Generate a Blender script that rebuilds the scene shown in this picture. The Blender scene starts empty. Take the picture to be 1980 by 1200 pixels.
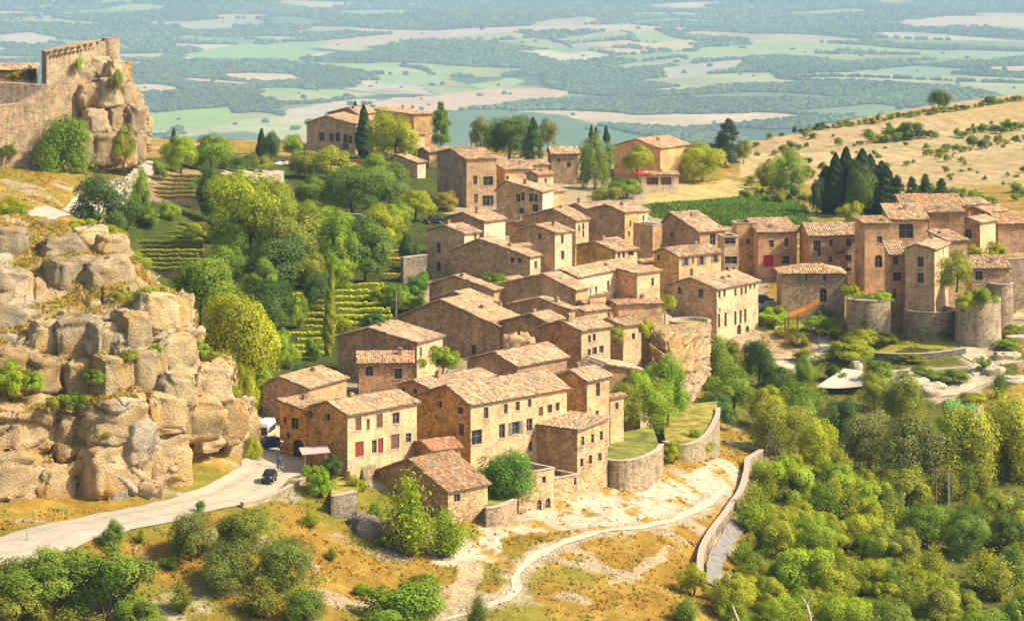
import bpy, math, random
import numpy as np
from mathutils import Vector, Matrix

random.seed(7)
RNG = np.random.default_rng(7)
scene = bpy.context.scene
COL = scene.collection

# ------------------------------------------------------------------ camera
F, CX, VH, H = 5700.0, 990.0, -200.0, 65.0      # focal length and horizon in photo pixels, eye height above the village
cam_data = bpy.data.cameras.new('camera')
cam_data.sensor_width = 36.0
cam_data.sensor_fit = 'HORIZONTAL'
cam_data.lens = F / 1980 * 36.0
cam_data.shift_y = (VH - 600) / 1980.0
cam_data.clip_start = 5.0
cam_data.clip_end = 90000.0
cam = bpy.data.objects.new('camera', cam_data)
COL.objects.link(cam)
cam.location = (0, 0, H)
cam.rotation_euler = (math.radians(90), 0, 0)
scene.camera = cam

# ------------------------------------------------------------------ sky, sun, exposure
SUN_EL = math.radians(44)
SUN_AZ = math.radians(100)                       # clockwise from +Y: sun stands to the right, a little in front
sdir = Vector((math.sin(SUN_AZ) * math.cos(SUN_EL), math.cos(SUN_AZ) * math.cos(SUN_EL), math.sin(SUN_EL)))
world = bpy.data.worlds.new('World')
scene.world = world
world.use_nodes = True
wn = world.node_tree
bg = wn.nodes['Background']
sky_node = wn.nodes.new('ShaderNodeTexSky')
sky_node.sky_type = 'NISHITA'
sky_node.sun_disc = False
sky_node.sun_elevation = SUN_EL
sky_node.sun_rotation = SUN_AZ
sky_node.air_density = 1.0
sky_node.dust_density = 3.0
wn.links.new(sky_node.outputs[0], bg.inputs[0])
bg.inputs[1].default_value = 0.15
sun_data = bpy.data.lights.new('sun', 'SUN')
sun_data.energy = 5.0
sun_data.angle = math.radians(0.5)
sun_data.color = (1.0, 0.885, 0.69)
sun = bpy.data.objects.new('sun', sun_data)
COL.objects.link(sun)
sun.rotation_euler = sdir.to_track_quat('Z', 'Y').to_euler()
scene.view_settings.view_transform = 'Standard'
scene.view_settings.look = 'None'
scene.view_settings.gamma = 1.0
scene.view_settings.exposure = 0.28
scene.view_settings.use_curve_mapping = False
scene.render.engine = 'CYCLES'
cy = scene.cycles
cy.max_bounces = 5
cy.diffuse_bounces = 3
cy.glossy_bounces = 2
cy.transmission_bounces = 3
cy.volume_bounces = 1
cy.transparent_max_bounces = 6
cy.use_denoising = True
cy.caustics_reflective = False
cy.caustics_refractive = False

# ------------------------------------------------------------------ helpers
def P(u, v, y):
    """world point seen at photo pixel (u, v) at distance y"""
    return np.array(((u - CX) * y / F, y, H - (v - VH) * y / F))

def PD(u, v, D):
    return P(u, v, F * D / (v - VH))

def proj(x, y, z):
    return CX + F * x / y, VH + F * (H - z) / y

def _hash(ix, iy, iz, seed):
    h = (ix * 374761393 + iy * 668265263 + iz * 2147483647 + seed * 974634777) & 0xFFFFFFFF
    h = ((h ^ (h >> 13)) * 1274126177) & 0xFFFFFFFF
    h = h ^ (h >> 16)
    return (h & 0xFFFFFF) / float(0xFFFFFF)

def vnoise(x, y, z=None, seed=0):
    x = np.asarray(x, float); y = np.asarray(y, float)
    z = np.zeros_like(x) if z is None else np.asarray(z, float)
    ix, iy, iz = np.floor(x).astype(np.int64), np.floor(y).astype(np.int64), np.floor(z).astype(np.int64)
    fx, fy, fz = x - ix, y - iy, z - iz
    fx, fy, fz = (t * t * (3 - 2 * t) for t in (fx, fy, fz))
    r = 0
    for dx in (0, 1):
        for dy in (0, 1):
            for dz in (0, 1):
                w = (fx if dx else 1 - fx) * (fy if dy else 1 - fy) * (fz if dz else 1 - fz)
                r = r + w * _hash(ix + dx, iy + dy, iz + dz, seed)
    return r

def fbm(x, y, z=None, oct=4, seed=0):
    x = np.asarray(x, float); y = np.asarray(y, float)
    s, a, t = 0, 0.5, 0
    for k in range(oct):
        s = s + a * vnoise(x * 2 ** k, y * 2 ** k, None if z is None else np.asarray(z) * 2 ** k, seed + k * 17)
        t += a; a *= 0.5
    return s / t

def worley(x, y, seed, box=False):
    """jittered cells: nearest and second distance, cell id in 0..1, offset to the cell's seed"""
    ix, iy = np.floor(x).astype(np.int64), np.floor(y).astype(np.int64)
    f1 = np.full(x.shape, 9.0); f2 = np.full(x.shape, 9.0); rid = np.zeros(x.shape); ox = np.zeros(x.shape); oy = np.zeros(x.shape)
    z = np.zeros_like(ix)
    for a in (-1, 0, 1):
        for b in (-1, 0, 1):
            jx, jy = ix + a, iy + b
            dx, dy = x - jx - _hash(jx, jy, z, seed), y - jy - _hash(jx, jy, z, seed + 1)
            d = np.maximum(np.abs(dx), np.abs(dy)) * .8 + .2 * np.hypot(dx, dy) if box else np.hypot(dx, dy)
            r = _hash(jx, jy, z, seed + 2)
            c = d < f1
            f2 = np.where(c, f1, np.minimum(f2, d)); rid = np.where(c, r, rid); ox = np.where(c, dx, ox); oy = np.where(c, dy, oy); f1 = np.where(c, d, f1)
    return f1, f2, rid, ox, oy

def sstep(a, b, x):
    t = np.clip((np.asarray(x, float) - a) / (b - a), 0, 1)
    return t * t * (3 - 2 * t)

def inpoly(px, py, poly):
    px = np.asarray(px, float); py = np.asarray(py, float)
    r = np.zeros(px.shape, bool)
    n = len(poly)
    for i in range(n):
        x1, y1 = poly[i]; x2, y2 = poly[(i + 1) % n]
        if y1 == y2: continue
        c = ((y1 > py) != (y2 > py)) & (px < (x2 - x1) * (py - y1) / (y2 - y1) + x1)
        r ^= c
    return r

def polydist(px, py, pts):
    """distance to a polyline"""
    px = np.asarray(px, float); py = np.asarray(py, float)
    d = np.full(px.shape, 1e9)
    for (x1, y1), (x2, y2) in zip(pts[:-1], pts[1:]):
        dx, dy = x2 - x1, y2 - y1
        t = np.clip(((px - x1) * dx + (py - y1) * dy) / (dx * dx + dy * dy + 1e-9), 0, 1)
        d = np.minimum(d, np.hypot(px - x1 - t * dx, py - y1 - t * dy))
    return d

def npmesh(name, V, faces, cols=None, smooth=False):
    V = np.asarray(V, np.float32)
    faces = np.asarray(faces, np.int32)
    me = bpy.data.meshes.new(name)
    n, k = faces.shape
    me.vertices.add(len(V)); me.vertices.foreach_set('co', V.ravel())
    me.loops.add(n * k); me.loops.foreach_set('vertex_index', faces.ravel())
    me.polygons.add(n)
    me.polygons.foreach_set('loop_start', np.arange(0, n * k, k, dtype=np.int32))
    me.polygons.foreach_set('use_smooth', np.full(n, smooth))
    if cols is not None:
        at = me.attributes.new('Col', 'FLOAT_COLOR', 'POINT')
        c = np.ones((len(V), 4), np.float32); c[:, :3] = cols
        at.data.foreach_set('color', c.ravel())
    me.update(calc_edges=True)
    return me

class MB:
    """collects boxes, bars, tubes and polygons into one mesh"""
    def __init__(s): s.v, s.f = [], []
    def poly(s, pts):
        i = len(s.v); s.v += [tuple(p) for p in pts]; s.f.append(tuple(range(i, i + len(pts))))
    def prism(s, bot, top):
        n = len(bot); i = len(s.v)
        s.v += [tuple(p) for p in bot] + [tuple(p) for p in top]
        s.f.append(tuple(range(i + n - 1, i - 1, -1))); s.f.append(tuple(range(i + n, i + 2 * n)))
        for k in range(n):
            j = (k + 1) % n
            s.f.append((i + k, i + j, i + n + j, i + n + k))
    def box(s, x0, x1, y0, y1, z0, z1):
        s.prism([(x0, y0, z0), (x1, y0, z0), (x1, y1, z0), (x0, y1, z0)],
                [(x0, y0, z1), (x1, y0, z1), (x1, y1, z1), (x0, y1, z1)])
    def tube(s, p, q, r0, r1=None, n=8):
        r1 = r0 if r1 is None else r1
        p, q = Vector(p), Vector(q)
        d = (q - p).normalized()
        a = d.orthogonal().normalized(); b = d.cross(a)
        ring = lambda c, r: [c + a * (r * math.cos(t)) + b * (r * math.sin(t)) for t in [2 * math.pi * k / n for k in range(n)]]
        s.prism(ring(p, r0), ring(q, r1))
    def lathe(s, prof, n=20, c=(0, 0)):
        i = len(s.v)
        for r, z in prof:
            for k in range(n):
                t = 2 * math.pi * k / n
                s.v.append((c[0] + r * math.cos(t), c[1] + r * math.sin(t), z))
        for j in range(len(prof) - 1):
            for k in range(n):
                m = (k + 1) % n
                s.f.append((i + j * n + k, i + j * n + m, i + (j + 1) * n + m, i + (j + 1) * n + k))
    def build(s, name, mat, parent=None, col=None, smooth=False, bevel=0):
        me = bpy.data.meshes.new(name)
        me.from_pydata(s.v, [], s.f); me.update()
        if smooth: me.polygons.foreach_set('use_smooth', [True] * len(me.polygons))
        return link(name, me, mat, parent, col)

def link(name, me, mat, parent=None, col=None):
    o = bpy.data.objects.new(name, me)
    COL.objects.link(o)
    if mat is not None and me is not None and not me.materials: me.materials.append(mat)
    if parent is not None: o.parent = parent
    if col is not None: o.color = (*col, 1)
    return o

def tag(o, label=None, cat=None, group=None, kind=None):
    if label: o['label'] = label
    if cat: o['category'] = cat
    if group: o['group'] = group
    if kind: o['kind'] = kind
    return o

def empty(name, loc, rz=0.0, label=None, cat=None, group=None):
    o = bpy.data.objects.new(name, None)
    COL.objects.link(o)
    o.location = loc; o.rotation_euler = (0, 0, rz)
    o.empty_display_size = 0.5
    return tag(o, label, cat, group)

# ------------------------------------------------------------------ materials
def newmat(name):
    m = bpy.data.materials.new(name); m.use_nodes = True
    nt = m.node_tree
    b = nt.nodes['Principled BSDF']
    b.inputs['Specular IOR Level'].default_value = 0.25
    return m, nt, b

def N(nt, t, **kw):
    n = nt.nodes.new(t)
    for k, v in kw.items(): setattr(n, k, v)
    return n

def ramp(nt, stops):
    r = N(nt, 'ShaderNodeValToRGB')
    e = r.color_ramp.elements
    while len(e) < len(stops): e.new(0.5)
    for k, (p, c) in enumerate(stops):
        e[k].position = p; e[k].color = (*c, 1) if len(c) == 3 else c
    return r

def mul(nt, a, b, mode='MULTIPLY', fac=1.0):
    m = N(nt, 'ShaderNodeMix', data_type='RGBA', blend_type=mode)
    m.inputs[0].default_value = fac
    nt.links.new(a, m.inputs[6]); nt.links.new(b, m.inputs[7])
    return m.outputs[2]

def noise_node(nt, scale, detail=4, rough=0.6, vec=None):
    n = N(nt, 'ShaderNodeTexNoise')
    n.inputs['Scale'].default_value = scale; n.inputs['Detail'].default_value = detail; n.inputs['Roughness'].default_value = rough
    if vec is not None: nt.links.new(vec, n.inputs['Vector'])
    return n

def plain(name, col, rough=0.8, metal=0.0, vary=0.25, scale=3.0, spec=0.25):
    m, nt, b = newmat(name)
    tc = N(nt, 'ShaderNodeTexCoord')
    n = noise_node(nt, scale, 4, 0.6, tc.outputs['Object'])
    lo = tuple(c * (1 - vary) for c in col); hi = tuple(min(1, c * (1 + vary)) for c in col)
    r = ramp(nt, [(0.3, lo), (0.7, hi)])
    nt.links.new(n.outputs[0], r.inputs[0]); nt.links.new(r.outputs[0], b.inputs['Base Color'])
    b.inputs['Roughness'].default_value = rough; b.inputs['Metallic'].default_value = metal
    b.inputs['Specular IOR Level'].default_value = spec
    return m

def masonry(name, stone, bumpy):
    """rubble or plaster tinted by the object's own colour"""
    m, nt, b = newmat(name)
    oi = N(nt, 'ShaderNodeObjectInfo')
    tc = N(nt, 'ShaderNodeTexCoord')
    mp = N(nt, 'ShaderNodeMapping'); mp.inputs['Scale'].default_value = (1, 1, 1.55)
    nt.links.new(tc.outputs['Object'], mp.inputs[0])
    vo = N(nt, 'ShaderNodeTexVoronoi', feature='F1'); vo.inputs['Scale'].default_value = 2.3
    nt.links.new(mp.outputs[0], vo.inputs['Vector'])
    ve = N(nt, 'ShaderNodeTexVoronoi', feature='DISTANCE_TO_EDGE'); ve.inputs['Scale'].default_value = 2.3
    nt.links.new(mp.outputs[0], ve.inputs['Vector'])
    bw = N(nt, 'ShaderNodeRGBToBW'); nt.links.new(vo.outputs['Color'], bw.inputs[0])
    r1 = ramp(nt, [(0.15, (1 - 0.42 * stone,) * 3), (0.5, (1.0, 0.98, 0.95)), (0.85, (1 + 0.22 * stone, 1 + 0.2 * stone, 1 + 0.12 * stone))])
    nt.links.new(bw.outputs[0], r1.inputs[0])
    r2 = ramp(nt, [(0.0, (1 - 0.4 * stone,) * 3), (0.09, (1, 1, 1))])
    nt.links.new(ve.outputs['Distance'], r2.inputs[0])
    n1 = noise_node(nt, 0.35, 5, 0.65, tc.outputs['Object'])       # large weathering patches
    r3 = ramp(nt, [(0.3, (0.72, 0.69, 0.66)), (0.5, (1, 1, 1)), (0.72, (1.16, 1.1, 1.0))])
    nt.links.new(n1.outputs[0], r3.inputs[0])
    mp2 = N(nt, 'ShaderNodeMapping'); mp2.inputs['Scale'].default_value = (2.2, 2.2, 0.25)   # rain streaks
    nt.links.new(tc.outputs['Object'], mp2.inputs[0])
    n2 = noise_node(nt, 1.0, 4, 0.6, mp2.outputs[0])
    r4 = ramp(nt, [(0.35, (0.8, 0.77, 0.72)), (0.55, (1, 1, 1))])
    nt.links.new(n2.outputs[0], r4.inputs[0])
    n3 = noise_node(nt, 7.0, 4, 0.7, tc.outputs['Object'])
    r5 = ramp(nt, [(0.25, (0.8, 0.8, 0.8)), (0.75, (1.2, 1.2, 1.2))])
    nt.links.new(n3.outputs[0], r5.inputs[0])
    sh = N(nt, 'ShaderNodeVectorMath', operation='ADD')
    cmb = N(nt, 'ShaderNodeCombineXYZ'); sc_ = N(nt, 'ShaderNodeMath', operation='MULTIPLY'); sc_.inputs[1].default_value = 53.0
    nt.links.new(oi.outputs['Random'], sc_.inputs[0])
    for k_ in range(3): nt.links.new(sc_.outputs[0], cmb.inputs[k_])
    nt.links.new(tc.outputs['Object'], sh.inputs[0]); nt.links.new(cmb.outputs[0], sh.inputs[1])
    nt.links.new(sh.outputs[0], n1.inputs['Vector'])
    n6 = noise_node(nt, 0.22, 5, 0.7, sh.outputs[0])
    r6 = ramp(nt, [(0.54, (0, 0, 0)), (0.62, (1, 1, 1))]); nt.links.new(n6.outputs[0], r6.inputs[0])
    n7 = noise_node(nt, 0.6, 4, 0.65, sh.outputs[0])
    r7 = ramp(nt, [(0.35, (0.78, 0.74, 0.72)), (0.5, (1.0, 1.0, 1.0)), (0.66, (1.12, 1.02, 0.90))]); nt.links.new(n7.outputs[0], r7.inputs[0])
    c = oi.outputs['Color']
    stones = mul(nt, r1.outputs[0], r2.outputs[0])
    pm = N(nt, 'ShaderNodeMix', data_type='RGBA'); pm.inputs[7].default_value = (1.10, 1.07, 1.02, 1)
    nt.links.new(r6.outputs[0], pm.inputs[0]); nt.links.new(stones, pm.inputs[6])
    c = mul(nt, c, pm.outputs[2])
    for r in (r3, r4, r5, r7): c = mul(nt, c, r.outputs[0])
    nt.links.new(c, b.inputs['Base Color'])
    b.inputs['Roughness'].default_value = 0.95
    b.inputs['Specular IOR Level'].default_value = 0.1
    ad = N(nt, 'ShaderNodeMath', operation='MULTIPLY_ADD')
    mn = N(nt, 'ShaderNodeMath', operation='MINIMUM'); mn.inputs[1].default_value = 0.14
    nt.links.new(ve.outputs['Distance'], mn.inputs[0])
    nt.links.new(mn.outputs[0], ad.inputs[0]); ad.inputs[1].default_value = 3.0 * stone
    nt.links.new(n3.outputs[0], ad.inputs[2])
    bp = N(nt, 'ShaderNodeBump'); bp.inputs['Strength'].default_value = bumpy; bp.inputs['Distance'].default_value = 0.12
    nt.links.new(ad.outputs[0], bp.inputs['Height']); nt.links.new(bp.outputs[0], b.inputs['Normal'])
    return m

def vcolmat(name, scale=1.2, amp=0.35, bump=0.4, dist=0.2, rough=0.95, fine=9.0):
    """surface whose colour sits on the mesh ('Col'), broken up by noise"""
    m, nt, b = newmat(name)
    at = N(nt, 'ShaderNodeAttribute', attribute_name='Col')
    ge = N(nt, 'ShaderNodeNewGeometry')
    n1 = noise_node(nt, scale, 6, 0.65, ge.outputs['Position'])
    r1 = ramp(nt, [(0.3, (1 - amp, 1 - amp, 1 - amp)), (0.7, (1 + amp, 1 + amp * .95, 1 + amp * .85))])
    nt.links.new(n1.outputs[0], r1.inputs[0])
    n2 = noise_node(nt, scale * fine, 3, 0.7, ge.outputs['Position'])
    r2 = ramp(nt, [(0.3, (1 - amp * .8,) * 3), (0.7, (1 + amp * .8,) * 3)])
    nt.links.new(n2.outputs[0], r2.inputs[0])
    c = mul(nt, mul(nt, at.outputs['Color'], r1.outputs[0]), r2.outputs[0])
    nt.links.new(c, b.inputs['Base Color'])
    b.inputs['Roughness'].default_value = rough; b.inputs['Specular IOR Level'].default_value = 0.1
    if bump:
        ad = N(nt, 'ShaderNodeMath', operation='ADD')
        nt.links.new(n1.outputs[0], ad.inputs[0]); nt.links.new(n2.outputs[0], ad.inputs[1])
        bp = N(nt, 'ShaderNodeBump'); bp.inputs['Strength'].default_value = bump; bp.inputs['Distance'].default_value = dist
        nt.links.new(ad.outputs[0], bp.inputs['Height']); nt.links.new(bp.outputs[0], b.inputs['Normal'])
    return m

def leafmat(name, trans=0.33):
    """leaf tinted by the plant's own colour, each leaf a little different"""
    m, nt, b = newmat(name)
    nt.nodes.remove(b)
    out = nt.nodes['Material Output']
    oi = N(nt, 'ShaderNodeObjectInfo'); at = N(nt, 'ShaderNodeAttribute', attribute_name='Col')
    c = mul(nt, oi.outputs['Color'], at.outputs['Color'])
    d = N(nt, 'ShaderNodeBsdfDiffuse'); t = N(nt, 'ShaderNodeBsdfTranslucent'); g = N(nt, 'ShaderNodeBsdfGlossy')
    g.inputs['Roughness'].default_value = 0.5; g.inputs['Color'].default_value = (0.6, 0.6, 0.55, 1)
    mx = N(nt, 'ShaderNodeMixShader'); mx.inputs[0].default_value = trans
    m2 = N(nt, 'ShaderNodeMixShader'); m2.inputs[0].default_value = 0.03
    nt.links.new(c, d.inputs['Color']); nt.links.new(c, t.inputs['Color'])
    nt.links.new(d.outputs[0], mx.inputs[1]); nt.links.new(t.outputs[0], mx.inputs[2])
    nt.links.new(mx.outputs[0], m2.inputs[1]); nt.links.new(g.outputs[0], m2.inputs[2])
    nt.links.new(m2.outputs[0], out.inputs['Surface'])
    return m

M = {}
M['stone'] = masonry('rubble_stone', 0.85, 0.9)
M['plaster'] = masonry('old_plaster', 0.5, 0.6)
M['tile'] = vcolmat('clay_tile', 2.5, 0.22, 0.3, 0.05)
M['deck'] = plain('roof_deck', (0.30, 0.21, 0.13))
M['ground'] = vcolmat('ground', 0.55, 0.30, 0.9, 0.35)
M['valley'] = vcolmat('valley_ground', 0.012, 0.16, 0.0)
M['rock'] = vcolmat('sandstone', 0.7, 0.28, 0.9, 0.4, fine=7)
M['road'] = vcolmat('pale_road', 0.5, 0.12, 0.3, 0.05)
M['leaf'] = leafmat('leaves')
M['bark'] = plain('bark', (0.13, 0.09, 0.06), 0.95, vary=0.4, scale=6)
M['glass'] = plain('dark_pane', (0.035, 0.035, 0.04), 0.25, vary=0.4, scale=1.2, spec=0.5)
M['frame'] = plain('grey_wood', (0.27, 0.22, 0.17), 0.8)
M['brown_wood'] = plain('brown_wood', (0.17, 0.09, 0.05), 0.75)
M['red_wood'] = plain('red_wood', (0.28, 0.05, 0.03), 0.7)
M['crimson'] = plain('crimson_wood', (0.55, 0.02, 0.05), 0.6)
M['grey_wood'] = plain('weathered_shutter', (0.20, 0.20, 0.18), 0.8)
M['white'] = plain('white_paint', (0.75, 0.73, 0.68), 0.6, vary=0.08)
M['sill'] = plain('sill_stone', (0.48, 0.40, 0.29), 0.9)
M['zinc'] = plain('grey_zinc', (0.35, 0.36, 0.37), 0.5, vary=0.15)
M['dark_metal'] = plain('dark_metal', (0.06, 0.06, 0.06), 0.5)
M['asphalt'] = plain('grey_asphalt', (0.25, 0.23, 0.20), 0.95, vary=0.3, scale=1.5)
M['dirt_path'] = plain('chalk_path', (0.56, 0.45, 0.30), 0.95, vary=0.3, scale=0.9)
M['orange_cloth'] = plain('orange_cloth', (0.62, 0.24, 0.03), 0.9, vary=0.15)
M['cream_cloth'] = plain('cream_cloth', (0.54, 0.45, 0.33), 0.9, vary=0.1)
M['green_cloth'] = plain('green_tarp', (0.02, 0.30, 0.12), 0.6, vary=0.25)
M['red_cloth'] = plain('red_cloth', (0.5, 0.03, 0.04), 0.8)
M['yellow'] = plain('yellow_paint', (0.75, 0.5, 0.02), 0.5, vary=0.08)
M['black'] = plain('black_paint', (0.02, 0.02, 0.022), 0.35, spec=0.5)
M['rubber'] = plain('rubber', (0.015, 0.015, 0.015), 0.9)
M['rust'] = plain('rust_brown', (0.26, 0.13, 0.07), 0.85)
M['lawn'] = plain('terrace_lawn', (.20, .21, .035), 0.95, vary=0.6, scale=0.45)
M['dry_lawn'] = plain('dry_lawn', (.33, .27, .05), 0.95, vary=0.6, scale=0.45)
M['skin'] = plain('skin', (0.45, 0.27, 0.18), 0.7, vary=0.05)
M['blue_cloth'] = plain('blue_cloth', (0.06, 0.09, 0.2), 0.9)
# ------------------------------------------------------------------ terrain height
# (u, v, D): a spot of ground seen in the photograph and how far it lies below the eye
GP = [
 # road and bank in front of it
 (-300,1070,66),(-100,1050,65.6),(0,1040,65.5),(150,1005,65.4),(300,985,65.3),(420,955,65.2),(520,915,65.1),(590,930,65.2),(500,860,65),(540,830,64.8),
 (0,1085,65.7),(150,1050,65.6),(300,1010,65.5),(450,985,65.5),(560,945,65.4),
 (0,1200,71.5),(150,1200,71.5),(300,1200,71.5),(450,1200,72.3),(600,1200,73),(300,1100,68.8),(150,1120,69),(450,1080,68.6),(600,1060,69.5),(560,1000,67.2),(700,1100,71.5),
 (-300,1200,71),(-200,1300,75),(200,1300,75),(600,1320,77),(1000,1330,79),(1400,1330,82),(1800,1330,85),(2200,1330,86),
 # meadow
 (760,1040,70.6),(850,1040,71),(930,1030,71),(1000,1005,71.3),(1060,990,71.2),(1110,965,71),(1180,950,71.2),(1260,945,71.6),(1340,930,72.2),(1400,910,72.8),
 (880,1190,75),(1000,1150,74.4),(1100,1060,73),(1250,1020,73),(1000,1080,73),(1200,1200,77),(1150,1120,75),(1300,1100,75.5),(1400,1000,75),(1440,920,74.2),(1340,1180,77.5),(1350,1080,76),(750,1190,74.6),
 # wooded slope right
 (1480,1100,79),(1600,1200,82),(1900,1200,84),(1500,1000,77.5),(1700,1050,80),(1900,1050,82),(1550,930,77),(1900,960,80.5),(1700,920,79),(2200,1100,84),(2200,900,80),
 (1450,840,75.2),(1600,850,77.4),(1800,850,78.5),(1980,870,79),(1400,760,74),(1500,760,75),(1620,780,76),(1760,780,76.3),(1880,790,76.6),(1980,800,76.8),
 (1390,675,72),(1470,690,72.8),(1550,695,73.3),(1620,700,73.4),(1700,720,74),(1800,730,74.4),(1900,730,74.2),(1980,720,73.6),(1850,760,75.2),(1650,750,75),
 (1790,690,72.9),(1700,680,72.6),(1850,685,72.7),(1600,660,72),(1530,640,71),(1640,640,71.2),(1720,645,71.5),(1790,645,71.3),(1850,650,71.2),(1960,625,70.4),(1900,650,71.2),(2200,640,70),
 (1350,745,73),(1310,700,71.5),(1290,820,73),(1390,890,73),(1280,770,71.5),(1200,840,71),(1340,640,69),(1480,590,69),(1560,600,69.8),
 # village
 (600,880,65),(560,800,64.6),(700,850,64.8),(800,850,65),(900,860,66),(1000,840,66.5),(1100,800,66.5),(1180,780,67.5),(700,780,64.7),(800,720,64.5),(900,740,64.8),(1000,740,65.2),(1150,720,66.5),
 (1230,720,68),(650,700,64.5),(700,640,64.3),(800,640,64.2),(900,650,64.4),(1000,620,64.6),(1150,640,65.8),(1230,640,66.5),(900,560,64.3),(1000,540,64.5),(1100,560,65),(1200,560,65.6),(1280,600,67),
 (850,500,64),(950,460,64),(1050,460,64.4),(1150,470,65),(1250,500,65.6),(1350,520,66.6),(1450,530,67.4),(1550,540,67.6),(1650,540,67.6),(1750,540,67.6),(1850,520,67),(1950,510,66.6),
 (900,420,64),(1000,400,64.2),(1100,420,64.8),(1250,440,65.5),(1400,480,66.2),(1600,470,66.8),(1800,470,66.5),(1950,460,66.2),(2200,470,66),
 # gardens and terraces on the left
 (560,720,64.3),(500,760,64.4),(465,770,64.3),(520,680,64),(600,680,64.2),(640,620,64),(700,610,64.1),(640,560,62.5),(700,555,62.5),(580,600,63.2),(760,540,63.6),(760,480,61.8),
 (390,640,63),(420,560,62.5),(500,560,62.5),(580,500,61.8),(330,525,62.8),(330,480,60.6),(330,432,57.8),(400,520,62.6),(400,440,59),(260,480,60.6),(260,440,58),
 (480,500,61.5),(480,420,60.8),(560,420,61.5),(640,420,61.8),(720,420,62.2),(800,430,63),(840,400,63.6),(600,350,61.8),(700,340,62.5),(800,340,63.6),(480,350,60.8),(420,380,59.6),
 (340,340,54.5),(340,385,56.5),(300,325,54),(280,330,53.3),(240,350,52),(180,380,50.5),(110,405,48.5),(60,425,48),(-100,420,47.5),(-300,420,47),
 (430,330,58.6),(390,330,56.8),(500,320,61),(560,315,61.8),(640,298,64.3),(740,300,64.6),(850,300,64.8),(950,315,65),(1060,330,65.2),(480,302,62.5),(330,312,55.5),(290,300,54),
 (1150,360,65.5),(1250,350,66),(1350,350,66.5),(1300,375,66.8),(1400,385,67.2),(1450,360,67.5),(1400,415,67.3),(1550,400,68),(1300,410,66.8),(1200,390,65.8),(1700,410,68),(1850,400,67.6),(1980,410,67),(2250,410,66),
 # castle hill
 (0,330,49.5),(60,350,49.8),(-200,320,48.5),(140,330,51),(200,330,52),(-300,300,47.5),(250,318,53),
 # ochre hill
 (1500,350,73),(1600,330,72.6),(1700,345,71.8),(1800,340,71.3),(1900,345,70.6),(1980,375,69),(2250,360,67),(1450,300,72.5),(1550,270,73),(1700,260,71),(1850,250,69.5),(1980,240,68.5),(2250,220,66),
 (1440,276,74.5),(1560,252,72.6),(1700,225,70.4),(1850,202,67.6),(1980,188,65.8),(2250,170,63),(1620,290,73),(1760,290,71.5),(1900,290,70),
]
GW = [PD(*g) for g in GP]
# the hill behind the rock face and the far edges falling to the plain
GW += [np.array(P(u, v, y)) for u, v, y in [(0,560,352),(150,560,350),(0,480,372),(120,490,368),(200,530,362),(-200,520,360),(0,445,395),(100,455,395),(-200,430,400),(200,490,392),(270,560,372),(330,620,368),(400,720,362)]]
for x in range(-260, 41, 50):
    GW += [np.array((x, 800 + abs(x) * .1, -4.0)), np.array((x, 850, -24.0)), np.array((x, 960, -85.0)), np.array((x, 1100, -140.0)), np.array((x, 1300, -220.0)), np.array((x, 1750, -445.0))]
for x in (-230, -170, -130):
    GW += [np.array((x, 560, 13.0)), np.array((x, 640, 8.0)), np.array((x, 700, 2.0))]
for x in range(90, 441, 50):
    yy = 925 + (min(x, 200) - 90) * .55
    GW += [np.array((x, yy + 50, -26.0)), np.array((x, yy + 110, -75.0)), np.array((x, yy + 210, -140.0)), np.array((x, yy + 330, -215.0)), np.array((x, 1760, -445.0))]
GW = np.array(GW)
_S = 60.0
def _phi(dx, dy): return np.sqrt(dx * dx + dy * dy + (5 / _S) ** 2)
_gx, _gy = GW[:, 0] / _S, GW[:, 1] / _S
_n = len(GW)
_A = np.zeros((_n + 3, _n + 3))
_A[:_n, :_n] = _phi(_gx[:, None] - _gx[None], _gy[:, None] - _gy[None]) + np.eye(_n) * -0.004
_A[:_n, _n] = 1; _A[:_n, _n + 1] = _gx; _A[:_n, _n + 2] = _gy
_A[_n:, :_n] = _A[:_n, _n:].T
_W = np.linalg.solve(_A, np.concatenate([GW[:, 2], [0, 0, 0]]))

def ground_exact(x, y):
    x = np.asarray(x, float) / _S; y = np.asarray(y, float) / _S
    sh = x.shape
    x = x.ravel(); y = y.ravel()
    r = _W[_n] + _W[_n + 1] * x + _W[_n + 2] * y
    for i in range(_n):
        r = r + _W[i] * _phi(x - _gx[i], y - _gy[i])
    return r.reshape(sh)

# lookup grid: fast ground() along sight lines
_ys = np.concatenate([np.arange(255, 520, 1.0), np.arange(520, 800, 1.6), np.arange(800, 1320, 6.0), np.arange(1320, 1760, 30.0)])
_us = np.arange(-420, 2401, 10.0)
_UU, _YY = np.meshgrid(_us, _ys)
_XX = (_UU - CX) * _YY / F
_ZZ = ground_exact(_XX, _YY)
def ground(x, y):
    """bilinear lookup of the terrain height"""
    x = np.asarray(x, float); y = np.asarray(y, float)
    k = np.clip((CX + F * x / y - _us[0]) / 10.0, 0, len(_us) - 1.001); i = k.astype(int); s = k - i
    j = np.clip(np.searchsorted(_ys, y) - 1, 0, len(_ys) - 2); t = np.clip((y - _ys[j]) / (_ys[j + 1] - _ys[j]), 0, 1)
    return (_ZZ[j, i] * (1 - s) + _ZZ[j, i + 1] * s) * (1 - t) + (_ZZ[j + 1, i] * (1 - s) + _ZZ[j + 1, i + 1] * s) * t
_VV = VH + F * (H - _ZZ) / _YY

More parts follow.
